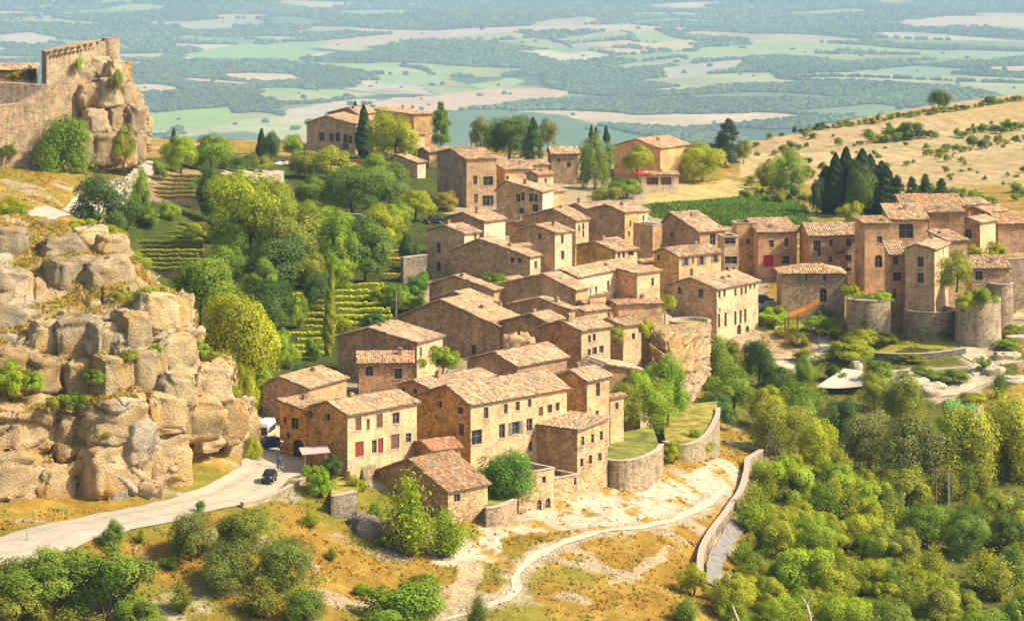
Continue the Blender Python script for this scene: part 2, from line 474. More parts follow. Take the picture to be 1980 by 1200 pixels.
def hit(u, v, ymin=255):
    """first ground point on the sight line through photo pixel (u, v)"""
    k = (u - _us[0]) / 10.0
    i = int(np.clip(math.floor(k), 0, len(_us) - 2)); t = k - i
    col = _VV[:, i] * (1 - t) + _VV[:, i + 1] * t
    ok = np.where((col <= v) & (_ys >= ymin))[0]
    j = ok[0] if len(ok) else len(_ys) - 1
    if j == 0: y = _ys[0]
    else:
        a, b = col[j - 1], col[j]
        s = 0 if a == b else np.clip((a - v) / (a - b), 0, 1)
        y = _ys[j - 1] + (_ys[j] - _ys[j - 1]) * s
    x = (u - CX) * y / F
    return np.array((x, y, float(ground(np.array([x]), np.array([y]))[0])))

def gz(x, y): return float(ground(np.array([float(x)]), np.array([float(y)]))[0])

# ------------------------------------------------------------------ roads and paths: laid out on the ground
ROADS = {
 'road': ([(-260,1085),(-80,1078),(60,1045),(200,1010),(330,985),(430,960),(500,925),(532,893),(528,858),(515,830),(505,808)], 6.6),
 'castle_road': ([(40,428,48),(110,405,48.5),(180,380,50.5),(240,350,52),(280,330,53.3),(303,312,54.2)], 4.0),
 'meadow_path': ([(850,1200),(940,1172),(995,1145),(1000,1105),(1030,1078),(1100,1045),(1170,1025),(1240,1018),(1300,1004),(1350,982),(1385,960),(1402,935)], 1.35),
 'white_path': ([(1500,693),(1545,690),(1590,682),(1600,662),(1582,640),(1560,622)], 3.6),
 'right_path': ([(1985,618),(1930,630),(1885,655),(1880,680),(1900,702),(1890,735),(1850,757),(1795,765)], 4.6),
 'lower_path': ([(1700,722),(1760,714),(1840,712),(1885,706)], 1.4),
 'garden_path': ([(590,410),(620,418),(660,423),(720,416)], 2.6),
}
ROADW = {}
for k, (pts, w) in ROADS.items():
    ROADW[k] = [PD(*p) if len(p) == 3 else hit(*p) for p in pts]

def resample(pts, step):
    pts = [np.asarray(p, float) for p in pts]
    # Catmull-Rom
    out = []
    for i in range(len(pts) - 1):
        p0 = pts[max(i - 1, 0)]; p1 = pts[i]; p2 = pts[i + 1]; p3 = pts[min(i + 2, len(pts) - 1)]
        n = max(2, int(np.linalg.norm(p2 - p1) / step))
        for t in np.linspace(0, 1, n, endpoint=False):
            out.append(0.5 * ((2 * p1) + (-p0 + p2) * t + (2 * p0 - 5 * p1 + 4 * p2 - p3) * t * t + (-p0 + 3 * p1 - 3 * p2 + p3) * t ** 3))
    out.append(pts[-1])
    return np.array(out)

ROADC = {k: resample(w, 2.0) for k, w in ROADW.items()}
def road_near(x, y):
    d = np.full(np.asarray(x).shape, 1e9)
    x = np.asarray(x, float); y = np.asarray(y, float)
    for k, c in ROADC.items():
        m = (x > c[:, 0].min() - 12) & (x < c[:, 0].max() + 12) & (y > c[:, 1].min() - 12) & (y < c[:, 1].max() + 12)
        if m.any(): d[m] = np.minimum(d[m], polydist(x[m], y[m], [(p[0], p[1]) for p in c[::3]] + [tuple(c[-1][:2])]) - ROADS[k][1] / 2)
    return d

def bump(x, y):
    return (fbm(x * .11, y * .11, oct=4, seed=3) - .5) * 1.1 + (fbm(x * .6, y * .6, oct=3, seed=9) - .5) * .5

# ------------------------------------------------------------------ colour of the land
C_DRY = np.array((.37, .22, .035)); C_GOLD = np.array((.46, .30, .06)); C_GRASS = np.array((.20, .20, .025)); C_GREEN = np.array((.085, .105, .018))
C_LIME = np.array((.72, .60, .42)); C_SOIL = np.array((.42, .30, .16)); C_STRAW = np.array((.62, .46, .23)); C_VILL = np.array((.46, .36, .22))
ZONES = [  # polygons in the photograph's frame, seen on the ground: (polygon, colour, ragged edge in pixels)
 ([(470,560),(830,540),(900,300),(1100,300),(1250,330),(1480,500),(1480,640),(1200,860),(1000,860),(620,900),(500,860),(500,700)], C_VILL, 16),
 ([(240,300),(900,290),(850,480),(760,700),(520,780),(380,700),(240,520)], C_GREEN, 14),
 ([(940,1000),(1010,985),(1110,955),(1270,930),(1390,885),(1420,905),(1405,950),(1340,975),(1290,1000),(1200,1015),(1080,1028),(1000,1030),(900,1050)], C_LIME, 16),
 ([(830,1040),(960,1030),(960,1080),(900,1100),(830,1090)], C_LIME, 14),
 ([(880,1085),(935,1095),(930,1150),(850,1195),(880,1130)], (C_LIME + C_DRY) / 2, 14),
 ([(1180,1130),(1290,1050),(1290,1075),(1230,1120)], (C_LIME * .5 + C_DRY * .5), 12),
 ([(960,1040),(1090,1035),(1080,1060),(980,1080)], C_DRY * np.array((.8, .95, .8)), 8),
 ([(1400,700),(1980,660),(1980,1300),(1430,1300),(1450,1050),(1490,890),(1390,780)], C_GREEN * 1.2 + C_DRY * .15, 20),
 ([(1690,690),(1740,645),(1860,655),(1868,682),(1800,692)], np.array((.36, .33, .05)), 3),
 ([(1480,640),(1560,660),(1560,700),(1480,710)], C_SOIL * 1.2, 10),
 ([(1490,690),(1600,680),(1560,715),(1490,710)], C_LIME, 8),
 ([(1840,760),(1980,740),(1980,800),(1880,800)], C_GOLD, 10),
 ([(1690,735),(1800,715),(1830,760),(1760,775)], C_LIME * .85, 14),
 ([(1880,625),(1980,600),(1980,700),(1910,700),(1870,680)], C_LIME * .8 + C_DRY * .2, 16),
 ([(1910,640),(1980,630),(1980,690),(1930,690)], C_GRASS, 14),
 ([(1560,560),(1720,640),(1690,700),(1600,650),(1480,640),(1470,600)], C_GRASS * np.array((1.15, 1.45, 1.2)), 10),
 ([(1245,375),(1340,355),(1400,348),(1470,362),(1475,385),(1380,385),(1250,396)], np.array((.58, .45, .17)), 4),
 ([(1245,396),(1400,385),(1500,375),(1560,400),(1570,432),(1420,436),(1260,420)], np.array((.10, .19, .03)), 5),
 ([(1560,365),(1700,375),(1720,420),(1580,420)], np.array((.34, .32, .05)), 8),
 ([(430,328),(545,330),(552,385),(520,385),(440,345)], C_LIME * .9, 4),
 ([(290,330),(395,330),(395,390),(280,390)], C_SOIL * .85, 5),
 ([(1180,330),(1330,330),(1330,362),(1180,362)], C_LIME * .8, 6),
 ([(1175,850),(1280,840),(1390,820),(1390,845),(1280,870),(1180,895)], np.array((.30, .27, .04)), 4),
]

def zone_color(x, y, z, u, v):
    n = len(x)
    c = np.zeros((n, 3))
    a = fbm(x * .06, y * .06, oct=4, seed=21)[:, None]; b = fbm(x * .25, y * .25, oct=4, seed=31)[:, None]
    g = sstep(.44, .62, b)
    c[:] = C_DRY * (1 - g) + C_GOLD * g
    g2 = sstep(.50, .60, a * .6 + b * .4)
    c = c * (1 - g2 * .75) + (C_GRASS * 1.15) * g2 * .75
    g3 = sstep(.60, .68, fbm(x * .16, y * .3, oct=4, seed=41))[:, None]
    c = c * (1 - g3 * .6) + C_LIME * .8 * g3 * .6
    jx = (fbm(x * .2, y * .2, oct=3, seed=51) - .5) * 2; jy = (fbm(x * .2, y * .2, oct=3, seed=61) - .5) * 2
    near = y < 800
    b2 = fbm(x * .9, y * .9, oct=4, seed=35)[:, None]
    for poly, col, jag in ZONES:
        m = inpoly(u + jx * jag * 2, v + jy * jag, poly) & near
        if col is C_LIME:
            w_ = sstep(.60, .50, b * .5 + b2 * .5)[m]
            c[m] = c[m] * (1 - w_) + col * (.8 + .4 * b2[m]) * w_
        else: c[m] = col * (.80 + .40 * b[m])
    rn_ = np.full(n, 1e9)
    for k_ in ('meadow_path', 'white_path', 'right_path', 'lower_path', 'garden_path'):
        cc = ROADC[k_]; mm = (x > cc[:, 0].min() - 4) & (x < cc[:, 0].max() + 4) & (y > cc[:, 1].min() - 4) & (y < cc[:, 1].max() + 4)
        rn_[mm] = np.minimum(rn_[mm], polydist(x[mm], y[mm], [(p[0], p[1]) for p in cc[::2]]) - ROADS[k_][1] / 2)
    pw = sstep(.9, -.3, rn_ + (b2[:, 0] - .5) * 2.6)[:, None]
    c = c * (1 - pw) + np.array((.56, .45, .30)) * pw
    # ochre hill
    hill = (u > 1430) & (y > 690) & (v < 372)
    hc = C_STRAW * (0.95 + .3 * (b - .5)) * (1 + .10 * np.sin((x * .8 + y * .25) * 1.1)[:, None])
    gr = sstep(.52, .60, fbm(x * .02, y * .05, oct=4, seed=71))[:, None]
    hc = hc * (1 - gr * .3) + np.array((.34, .29, .08)) * gr * .3
    bd = sstep(.55, .6, np.sin(y * .045 - x * .02 + 2 * fbm(x * .01, y * .01, oct=2, seed=73)) * .5 + .5)[:, None]
    hc = hc * (1 - bd * .25) + np.array((.52, .34, .16)) * bd * .25
    w = sstep(690, 730, y)[:, None] * hill[:, None]
    c = c * (1 - w) + hc * w
    return c

def build_terrain():
    us = np.arange(-400, 2381, 7.0)
    ys = np.concatenate([np.arange(262, 420, .75), np.arange(420, 620, 1.2), np.arange(620, 1000, 2.5), np.arange(1000, 1330, 12), np.arange(1330, 1740, 30)])
    U, Y = np.meshgrid(us, ys)
    X = (U - CX) * Y / F
    Z = ground(X, Y)
    rd = road_near(X, Y)
    k = sstep(0.5, 6, rd) * np.where(Y > 900, .5, 1)
    Z = Z + bump(X, Y) * k - 0.10 * (1 - sstep(-1, 1.5, rd))
    V = VH + F * (H - Z) / Y
    c = zone_color(X.ravel(), Y.ravel(), Z.ravel(), U.ravel(), V.ravel())
    nr, nc = U.shape
    idx = np.arange(nr * nc).reshape(nr, nc)
    q = np.stack([idx[:-1, :-1], idx[:-1, 1:], idx[1:, 1:], idx[1:, :-1]], -1).reshape(-1, 4)
    me = npmesh('ground', np.stack([X.ravel(), Y.ravel(), Z.ravel()], -1), q, c, True)
    return tag(link('ground', me, M['ground']), 'dry grass and limestone hillside under the village', kind='structure')
build_terrain()

def ribbon(name, key, mat, lift=.06, ragged=.25, label=None):
    c = resample(ROADW[key], 1.0)
    w = ROADS[key][1] / 2 * (.62 if ragged > .25 else 1)
    t = np.gradient(c[:, :2], axis=0); t /= np.linalg.norm(t, axis=1)[:, None] + 1e-9
    n = np.stack([-t[:, 1], t[:, 0]], -1)
    V, Fc, RC = [], [], []
    K = 15 if 'road' in key else 7
    for i, p in enumerate(c):
        for k in range(K):
            s = (k / (K - 1) * 2 - 1) * w * (min(1, .35 + min(i, len(c) - 1 - i) * .08) if ragged > .3 else 1) * (1 + (float(vnoise(np.array([i * .55]), np.array([k // 4 * 9.]), seed=5)[0]) - .5) * 2 * ragged)
            x, y = p[:2] + n[i] * s
            V.append((x, y, gz(x, y) + lift))
            q = abs(abs(k / (K - 1) * 2 - 1) - .45); ed = abs(k / (K - 1) * 2 - 1)
            RC.append(np.array((.52, .44, .32)) * (1 - .16 * math.exp(-(q / .12) ** 2)) * (1 - .14 * float(vnoise(np.array([i * .12]), np.array([k * .4]), seed=15)[0])) * (.85 if ed > .9 else 1))
    for i in range(len(c) - 1):
        for k in range(K - 1):
            a = i * K + k
            Fc.append((a, a + 1, a + K + 1, a + K))
    me = npmesh(name, V, Fc, RC, True)
    return tag(link(name, me, mat), label, kind='structure')
ribbon('road', 'road', M['road'], .05, .10, 'pale road curving below the rock face')
ribbon('road', 'castle_road', M['road'], .08, .2, 'pale track climbing towards the castle rock')
ribbon('path', 'meadow_path', M['dirt_path'], .035, .45, 'white footpath winding across the meadow')
ribbon('path', 'white_path', M['dirt_path'], .035, .4, 'white path by the lower gardens')
ribbon('path', 'right_path', M['dirt_path'], .035, .5, 'white path below the round walls')
ribbon('path', 'lower_path', M['dirt_path'], .035, .4, 'thin white path below the lawn')
ribbon('path', 'garden_path', M['dirt_path'], .035, .3, 'pale garden path among trees')

# ------------------------------------------------------------------ the plain far below
PZ = -435.0
VS = 250.0 / (H - PZ)        # the plain's pattern is laid out at this scale
VF = [  # fields of the plain: polygon in the photo's frame, colour
 ([(590,78),(700,70),(860,62),(1000,54),(1200,52),(1400,60),(1200,68),(1000,66),(860,76),(700,90),(600,88)], (.50,.36,.25)),
 ([(1720,45),(1850,38),(2080,34),(2080,58),(1860,60),(1780,54)], (.52,.38,.26)),
 ([(1310,110),(1400,96),(1530,85),(1700,97),(1690,108),(1560,118),(1430,122),(1330,124)], (.30,.36,.13)),
 ([(340,100),(480,80),(620,95),(560,112),(440,118)], (.26,.36,.12)),
 ([(420,152),(480,146),(560,145),(585,154),(500,166),(440,162)], (.52,.39,.22)),
 ([(350,162),(490,166),(470,176),(360,172)], (.48,.34,.22)),
 ([(690,214),(760,188),(950,166),(1060,164),(1105,172),(1080,184),(900,206),(830,218),(760,222)], (.54,.37,.22)),
 ([(280,225),(460,214),(440,241),(290,248)], (.25,.36,.08)),
 ([(560,216),(700,192),(740,192),(690,214),(600,236),(540,236)], (.48,.40,.26)),
 ([(870,207),(960,203),(1080,214),(1180,238),(1340,280),(1340,330),(800,330),(860,240)], (.11,.17,.07)),
 ([(905,158),(990,140),(1022,149),(960,167)], (.30,.38,.12)),
 ([(1235,92),(1290,84),(1352,80),(1325,96),(1260,99)], (.52,.42,.20)),
 ([(1275,134),(1350,128),(1440,122),(1425,142),(1300,152)], (.40,.36,.26)),
 ([(1240,170),(1330,162),(1400,168),(1300,180)], (.34,.36,.16)),
 ([(230,96),(330,94),(300,112),(232,116)], (.40,.40,.18)),
 ([(270,262),(470,250),(520,262),(400,300),(270,300)], (.13,.17,.09)),
 ([(400,292),(520,266),(600,262),(620,300),(420,330)], (.46,.32,.20)),
 ([(720,140),(800,134),(880,140),(820,156),(730,158)], (.26,.36,.13)),
 ([(500,86),(560,76),(640,80),(600,92)], (.28,.34,.14)),
 ([(0,66),(60,62),(120,70),(60,80),(0,80)], (.52,.42,.30)),
 ([(0,110),(70,104),(80,120),(0,128)], (.48,.38,.24)),
 ([(1640,150),(1780,140),(1900,150),(1780,164)], (.22,.30,.16)),
 ([(1700,112),(1860,104),(2060,110),(1900,124)], (.30,.36,.18)),
 ([(1100,20),(1300,14),(1420,22),(1240,30)], (.30,.34,.20)),
 ([(300,40),(460,34),(520,42),(380,50)], (.36,.34,.22)),
 ([(620,20),(760,14),(840,22),(700,30)], (.30,.34,.18)),
 ([(1500,20),(1640,16),(1700,24),(1580,30)], (.32,.34,.2)),
 ([(480,178),(560,172),(620,178),(540,190)], (.24,.34,.12)),
 ([(640,122),(720,116),(790,122),(700,132)], (.30,.36,.14)),
 ([(1040,96),(1120,90),(1180,96),(1100,106)], (.22,.30,.14)),
]
def valley_field(u, v, x, y):
    """(colour, is it open field)"""
    x = x * VS; y = y * VS
    n = len(u)
    k2 = fbm(x * .006, y * .0025, oct=4, seed=111)
    big = fbm(x * .0010 + 4, y * .00045, oct=3, seed=101)
    wx = x / 165 + (fbm(x * .003, y * .002, oct=2, seed=7) - .5) * 2.4; wy = y / 230 + x / 900 + (fbm(x * .003 + 50, y * .002, oct=2, seed=8) - .5) * 2.4
    f1, f2, r, _, _ = worley(wx, wy, 55)
    openf = (r + (big - .5) * .9) > .56
    openf &= (f2 - f1) > .05
    q = (r * 37.7) % 1.0
    PAL = np.array([(.30, .33, .12), (.42, .34, .18), (.22, .29, .10), (.50, .38, .22), (.34, .35, .15), (.17, .23, .09), (.46, .40, .24)])
    c = np.zeros((n, 3)); c[:] = (.06, .105, .045)
    c = c * (.7 + .7 * k2[:, None])
    c[openf] = (PAL[(q * 6.99).astype(int)] * (.55 + .9 * fbm(x * .012, y * .006, oct=4, seed=191)[:, None]))[openf]
    ju = (fbm(x * .004, y * .002, oct=3, seed=121) - .5) * 26; jv = (fbm(x * .004, y * .002, oct=3, seed=131) - .5) * 6
    for poly, col in VF:
        i = inpoly(u + ju, v + jv, poly)
        c[i] = np.array(col) * (.9 + .25 * k2[i, None]); openf[i] = True
    return c, openf

def valley_z(x, y):
    x = x * VS; y = y * VS
    return PZ + (fbm(x * .0011, y * .0007, oct=3, seed=141) - .5) * 120 * sstep(1500, 3200, y)

def build_valley():
    us = np.arange(-500, 2481, 9.0)
    vs = np.concatenate([[-158, -150, -140, -130, -120], np.arange(-110, -30, 4.0), np.arange(-30, 330, 1.3), np.arange(330, 930, 12), np.arange(930, 1900, 60)])
    U, V = np.meshgrid(us, vs)
    Y = F * (H - PZ) / (V - VH)
    X = (U - CX) * Y / F
    Z = valley_z(X, Y)
    c, _ = valley_field(U.ravel(), V.ravel(), X.ravel(), Y.ravel())
    nr, nc = U.shape
    idx = np.arange(nr * nc).reshape(nr, nc)
    q = np.stack([idx[:-1, :-1], idx[:-1, 1:], idx[1:, 1:], idx[1:, :-1]], -1).reshape(-1, 4)
    me = npmesh('plain', np.stack([X.ravel(), Y.ravel(), Z.ravel()], -1), q, c, True)
    tag(link('plain_terrain', me, M['valley']), 'wide patchwork plain of fields far below the village', kind='structure')
    # woods of the plain: one mass of small crowns
    n = 170000
    v = RNG.uniform(-14, 300, n); v = np.where(RNG.random(n) < .35, RNG.uniform(90, 300, n), v)
    u = RNG.uniform(-150, 2130, n)
    y = F * (H - PZ) / (v - VH); x = (u - CX) * y / F
    dens = fbm(x * VS * .0035, y * VS * .0016, oct=4, seed=151)
    _, of = valley_field(u, v, x, y)
    keep = (~of & (dens > .28)) | (of & (RNG.random(n) < .0018))
    x, y = x[keep], y[keep]
    z = valley_z(x, y)
    t = (1 + 5 ** .5) / 2
    ico = np.array([(-1,t,0),(1,t,0),(-1,-t,0),(1,-t,0),(0,-1,t),(0,1,t),(0,-1,-t),(0,1,-t),(t,0,-1),(t,0,1),(-t,0,-1),(-t,0,1)]) / 1.9
    icf = np.array([(0,11,5),(0,5,1),(0,1,7),(0,7,10),(0,10,11),(1,5,9),(5,11,4),(11,10,2),(10,7,6),(7,1,8),(3,9,4),(3,4,2),(3,2,6),(3,6,8),(3,8,9),(4,9,5),(2,4,11),(6,2,10),(8,6,7),(9,8,1)])
    m = len(x); print('far crowns', m)
    sz = RNG.uniform(1.6, 3.9, m) * (1 + .45 * sstep(3500, 6500, y * VS)) / VS * .9
    Vv = ico[None] * (1 + RNG.normal(0, .16, (m, 12, 1))) * sz[:, None, None] * np.stack([RNG.uniform(1.0, 1.9, m), np.full(m, 1.2), RNG.uniform(.7, 1.15, m)], -1)[:, None]
    Vv = Vv + np.stack([x, y, z + sz * .6], -1)[:, None]
    Ff = icf[None] + (np.arange(m) * 12)[:, None, None]
    wn_ = fbm(x * VS * .004, y * VS * .002, oct=3, seed=181)[:, None]
    base = np.array((.075, .115, .045)) * RNG.uniform(.55, 1.6, (m, 1)) * (.45 + 1.25 * wn_) + np.array((.03, .02, 0)) * RNG.random((m, 1))
    cc = np.repeat(base, 12, 0)
    me = npmesh('woods', Vv.reshape(-1, 3), Ff.reshape(-1, 3), cc, False)
    tag(link('far_woods', me, M['valley']), 'dark green woods and hedgerows spread over the plain', 'woods', kind='stuff')
build_valley()

# ------------------------------------------------------------------ haze over the plain
hz = MB(); hz.box(-42000, 42000, -300, 76000, PZ - 70, H + 12)
mh = bpy.data.materials.new('haze_air'); mh.use_nodes = True
nt = mh.node_tree; nt.nodes.remove(nt.nodes['Principled BSDF'])
pv = N(nt, 'ShaderNodeVolumePrincipled')
pv.inputs['Color'].default_value = (0.51, 0.74, 0.97, 1)
pv.inputs['Density'].default_value = 0.000074
pv.inputs['Anisotropy'].default_value = 0.0
nt.links.new(pv.outputs[0], nt.nodes['Material Output'].inputs['Volume'])
tag(hz.build('haze', mh), 'thin blue summer haze over the plain', 'haze', kind='stuff')
# ------------------------------------------------------------------ rock faces
C_ROCK = np.array((.58, .44, .26)); C_GREY = np.array((.52, .44, .33)); C_ORANGE = np.array((.56, .32, .08)); C_TUFT = np.array((.30, .25, .05))

def catmull(P0, n):
    """resample a (k, ..., 3) array of control rows to n rows"""
    k = len(P0); out = []
    for t in np.linspace(0, k - 1, n):
        i = min(int(t), k - 2); s = t - i
        a, b, c, d = P0[max(i - 1, 0)], P0[i], P0[i + 1], P0[min(i + 2, k - 1)]
        m1, m2 = (c - a) * .35, (d - b) * .35
        out.append((2 * s ** 3 - 3 * s * s + 1) * b + (s ** 3 - 2 * s * s + s) * m1 + (-2 * s ** 3 + 3 * s * s) * c + (s ** 3 - s * s) * m2)
    return np.array(out)

def rock_patch(name, label, rows, nu, nv, cell=(5.0, 2.6), amp=1.3, seed=1, hollows=(), grass=1.0, orange=.5, kind='structure', cat=None, flip=1.0, tint=None):
    R = np.array(rows, float)                       # (levels, columns, 3 world)
    G = catmull(R, nv)
    G = np.swapaxes(catmull(np.swapaxes(G, 0, 1), nu), 0, 1)      # (nv, nu, 3)
    du = np.gradient(G, axis=1); dv = np.gradient(G, axis=0)
    nrm = np.cross(du, dv); nrm /= np.linalg.norm(nrm, axis=2, keepdims=True) + 1e-9
    nrm *= flip
    s = np.cumsum(np.linalg.norm(du, axis=2), axis=1); t = np.cumsum(np.linalg.norm(dv, axis=2), axis=0)
    X, Y, Z = G[..., 0], G[..., 1], G[..., 2]
    s = s + (fbm(s * .2, t * .2, oct=3, seed=seed) - .5) * 3.0
    tt = t + (fbm(s * .15, t * .3, oct=3, seed=seed + 5) - .5) * 2.2
    steep = sstep(.12, .5, 1 - np.abs(nrm[..., 2]))
    F1, F2, r1, ox, oy = worley(s / cell[0], tt / cell[1], seed, True)
    g1, g2, r2, px, py = worley(s / cell[0] * 2.3 + 5, tt / cell[1] * 2.0, seed + 7, True)
    h1, h2, r3, qx, qy = worley(s / cell[0] * 6 + 2, tt / cell[1] * 5.0, seed + 13, True)
    hsh = lambda r, k: (r * (97.3 + k * 31.7)) % 1.0
    crack = np.exp(-((F2 - F1) / .05) ** 2); crack2 = np.exp(-((g2 - g1) / .06) ** 2) * (hsh(r2, 5) > .35)
    d = amp * ((r1 - .5) * 2.0 + (hsh(r1, 1) - .5) * 1.9 * ox + (hsh(r1, 2) - .30) * 1.8 * oy - crack * 1.5)
    d += amp * ((r2 - .5) * .60 + (hsh(r2, 1) - .5) * 1.1 * px + (hsh(r2, 2) - .35) * 1.0 * py - crack2 * .6)
    d += amp * ((r3 - .5) * .14 + (hsh(r3, 1) - .5) * .30 * qx)
    # bedding: ledges of uneven thickness standing proud or cut back
    for th_, am in ((2.6, 1.1), (.75, .30)):
        zz = Z / th_ + (fbm(X * .06, Y * .06, oct=2, seed=seed + 9) - .5) * 2.2
        lz = np.floor(zz).astype(np.int64); fz = zz - lz
        hb = _hash(lz, np.zeros_like(lz), np.zeros_like(lz), seed + int(th_ * 10)); hn = _hash(lz + 1, np.zeros_like(lz), np.zeros_like(lz), seed + int(th_ * 10))
        d += amp * am * ((hb + (hn - hb) * sstep(.86, 1.0, fz)) - .5) * steep * sstep(.3, .6, fbm(X * .07 + 3, Y * .07, oct=2, seed=seed + 15))
    d *= (.30 + .70 * steep)
    d += (fbm(X * .2, Y * .2, Z * .3, 3, seed + 31) - .5) * amp * .7
    d += (fbm(X * .9, Y * .9, Z * 1.5, 4, seed + 41) - .5) * .55
    U, V = proj(X, Y, Z)
    for (hu, hv, ru, rv, dep) in hollows:
        q = ((U - hu) / ru) ** 2 + ((V - hv) / rv) ** 2
        d -= dep * np.exp(-q ** 2)
    # fade the displacement out along the rim
    edge = np.ones(nv); edge[:6] = np.linspace(.2, 1, 6)
    G2 = G + nrm * (d * edge[:, None])[..., None]
    du = np.gradient(G2, axis=1); dv = np.gradient(G2, axis=0)
    n2 = np.cross(du, dv); n2 /= np.linalg.norm(n2, axis=2, keepdims=True) + 1e-9
    up = np.abs(n2[..., 2]) * .6 + np.abs(nrm[..., 2]) * .5
    x, y, z = G2[..., 0].ravel(), G2[..., 1].ravel(), G2[..., 2].ravel()
    a = fbm(x * .12, y * .12, z * .25, 4, seed + 51)[:, None]; b = fbm(x * .5, y * .5, z * .7, 4, seed + 61)[:, None]
    c = C_ROCK * (1 - sstep(.42, .6, a)) + C_GREY * sstep(.42, .6, a)
    o = sstep(.42, .55, fbm(x * .16, y * .16, z * .10, 4, seed + 71))[:, None] * orange
    c = c * (1 - o) + C_ORANGE * o
    c = c * (.75 + .35 * r2.ravel()[:, None]) * (.8 + .4 * b)
    if tint is not None: c = c * np.array(tint)
    gmask = (sstep(.62, .85, up.ravel()) * sstep(.40, .55, fbm(x * .3, y * .3, oct=4, seed=seed + 81)))[:, None] * grass
    gcol = C_TUFT * (1 - b) + C_DRY * 1.1 * b
    c = c * (1 - gmask) + gcol * gmask
    idx = np.arange(nv * nu).reshape(nv, nu)
    q = np.stack([idx[:-1, :-1], idx[:-1, 1:], idx[1:, 1:], idx[1:, :-1]], -1).reshape(-1, 4)
    me = npmesh(name, G2.reshape(-1, 3), q, c, True)
    o = link(name, me, M['rock'])
    tag(o, label, cat, kind=kind)
    return o, G2

# the bedded sandstone face above the road; each level is a line along the face, left to right
def lv(pts): return [P(u, v, y) for u, v, y in pts]
foot = [PD(u, v, D) for u, v, D in [(-330,1050,66),(-120,1022,65.8),(0,1004,65.7),(110,990,65.7),(220,988,65.6),(320,966,65.5),(400,948,65.4),(455,915,65.3),(490,880,65.2),(500,850,65.0)]]
fy = [p[1] for p in foot]
def above(us, vs, off): return [P(u, v, fy[i] + off[i] if isinstance(off, (list, tuple)) else fy[i] + off) for i, (u, v) in enumerate(zip(us, vs))]
CLIFF = [
 [p - np.array((0, 0, 1.2)) for p in foot],
 above([-330,-120,0,112,225,325,402,460,492,500], [940,925,905,890,880,872,868,852,835,825], [1.5,1.5,1.5,1.2,1.0,1.2,1.5,1.5,2,5]),
 above([-330,-120,0,118,235,330,400,455,478,485], [830,815,800,792,780,772,768,775,775,790], [4,4,4,3.5,3,3,3.5,3.5,4,8]),
 above([-330,-120,0,118,232,325,395,440,462,470], [800,785,765,760,755,742,738,745,748,760], [8,8,8,7,6,6,6,6,7,11]),
 above([-330,-120,0,118,232,318,372,412,440,445], [690,680,668,660,655,645,655,690,715,735], [10,10,10,9,8,8,8,8,9,14]),
 above([-330,-120,0,115,228,300,345,362,385,400], [640,632,622,615,608,578,590,625,655,690], [14,14,14,13,12,12,12,12,12,18]),
 above([-330,-120,0,110,215,285,320,340,352,365], [605,595,582,575,572,562,568,580,600,650], [22,22,22,21,20,19,18,17,17,24]),
 above([-330,-120,0,95,180,240,262,285,305,320], [530,522,512,505,502,506,520,535,560,620], [29,29,28,27,27,26,26,25,25,32]),
 above([-330,-120,0,80,150,205,232,255,275,290], [470,465,455,456,468,482,500,518,545,600], [46,46,46,46,45,44,44,42,40,46]),
 above([-330,-120,0,62,105,140,170,200,235,255], [432,430,424,425,432,450,475,505,540,600], [72,72,72,72,70,68,66,62,56,60]),
 above([-330,-120,0,55,95,130,165,200,235,255], [450,450,445,445,452,470,495,520,560,620], [96,96,96,96,94,92,88,80,70,70]),
]
cliff, CLG = rock_patch('rock_cliff', 'bedded orange and grey sandstone cliff above the road', CLIFF, 560, 360, (8.5, 5.5), 1.3, 4,
    hollows=[(415,880,55,62,3.6),(165,955,48,42,2.6),(330,950,30,26,1.8),(130,720,40,70,2.0),(60,880,60,20,1.2),(110,840,70,14,1.0),(300,800,60,12,1.0)], grass=.9, orange=.55, kind='structure')

# the rock under the castle
CR = [
 [P(60,345,552), P(120,338,553), P(180,330,555), P(230,326,556), P(262,318,558), P(278,308,564), P(283,305,580)],
 [P(60,290,554), P(125,280,556), P(185,275,557), P(235,272,558), P(268,268,561), P(278,275,568), P(282,285,585)],
 [P(70,240,558), P(132,225,559), P(185,222,560), P(240,214,561), P(270,212,564), P(279,225,572), P(281,240,590)],
 [P(80,190,561), P(135,170,562), P(180,172,563), P(220,172,564), P(246,178,566), P(262,190,573), P(266,205,592)],
 [P(90,150,563), P(135,132,564), P(170,128,566), P(205,122,567), P(230,128,568), P(244,142,574), P(248,160,593)],
 [P(90,130,566), P(135,118,568), P(170,112,570), P(205,110,571), P(224,112,572), P(236,120,577), P(238,140,594)],
 [P(90,125,580), P(135,115,582), P(170,110,583), P(205,108,584), P(222,110,585), P(232,120,588), P(234,140,598)],
]
crag, CRG = rock_patch('castle_rock', 'craggy golden rock carrying the ruined castle', CR, 240, 220, (4.5, 3.6), 1.25, 14, hollows=[(150,190,12,30,2.0),(195,235,14,22,2.0),(160,150,12,14,1.5)], grass=.8, orange=.6)

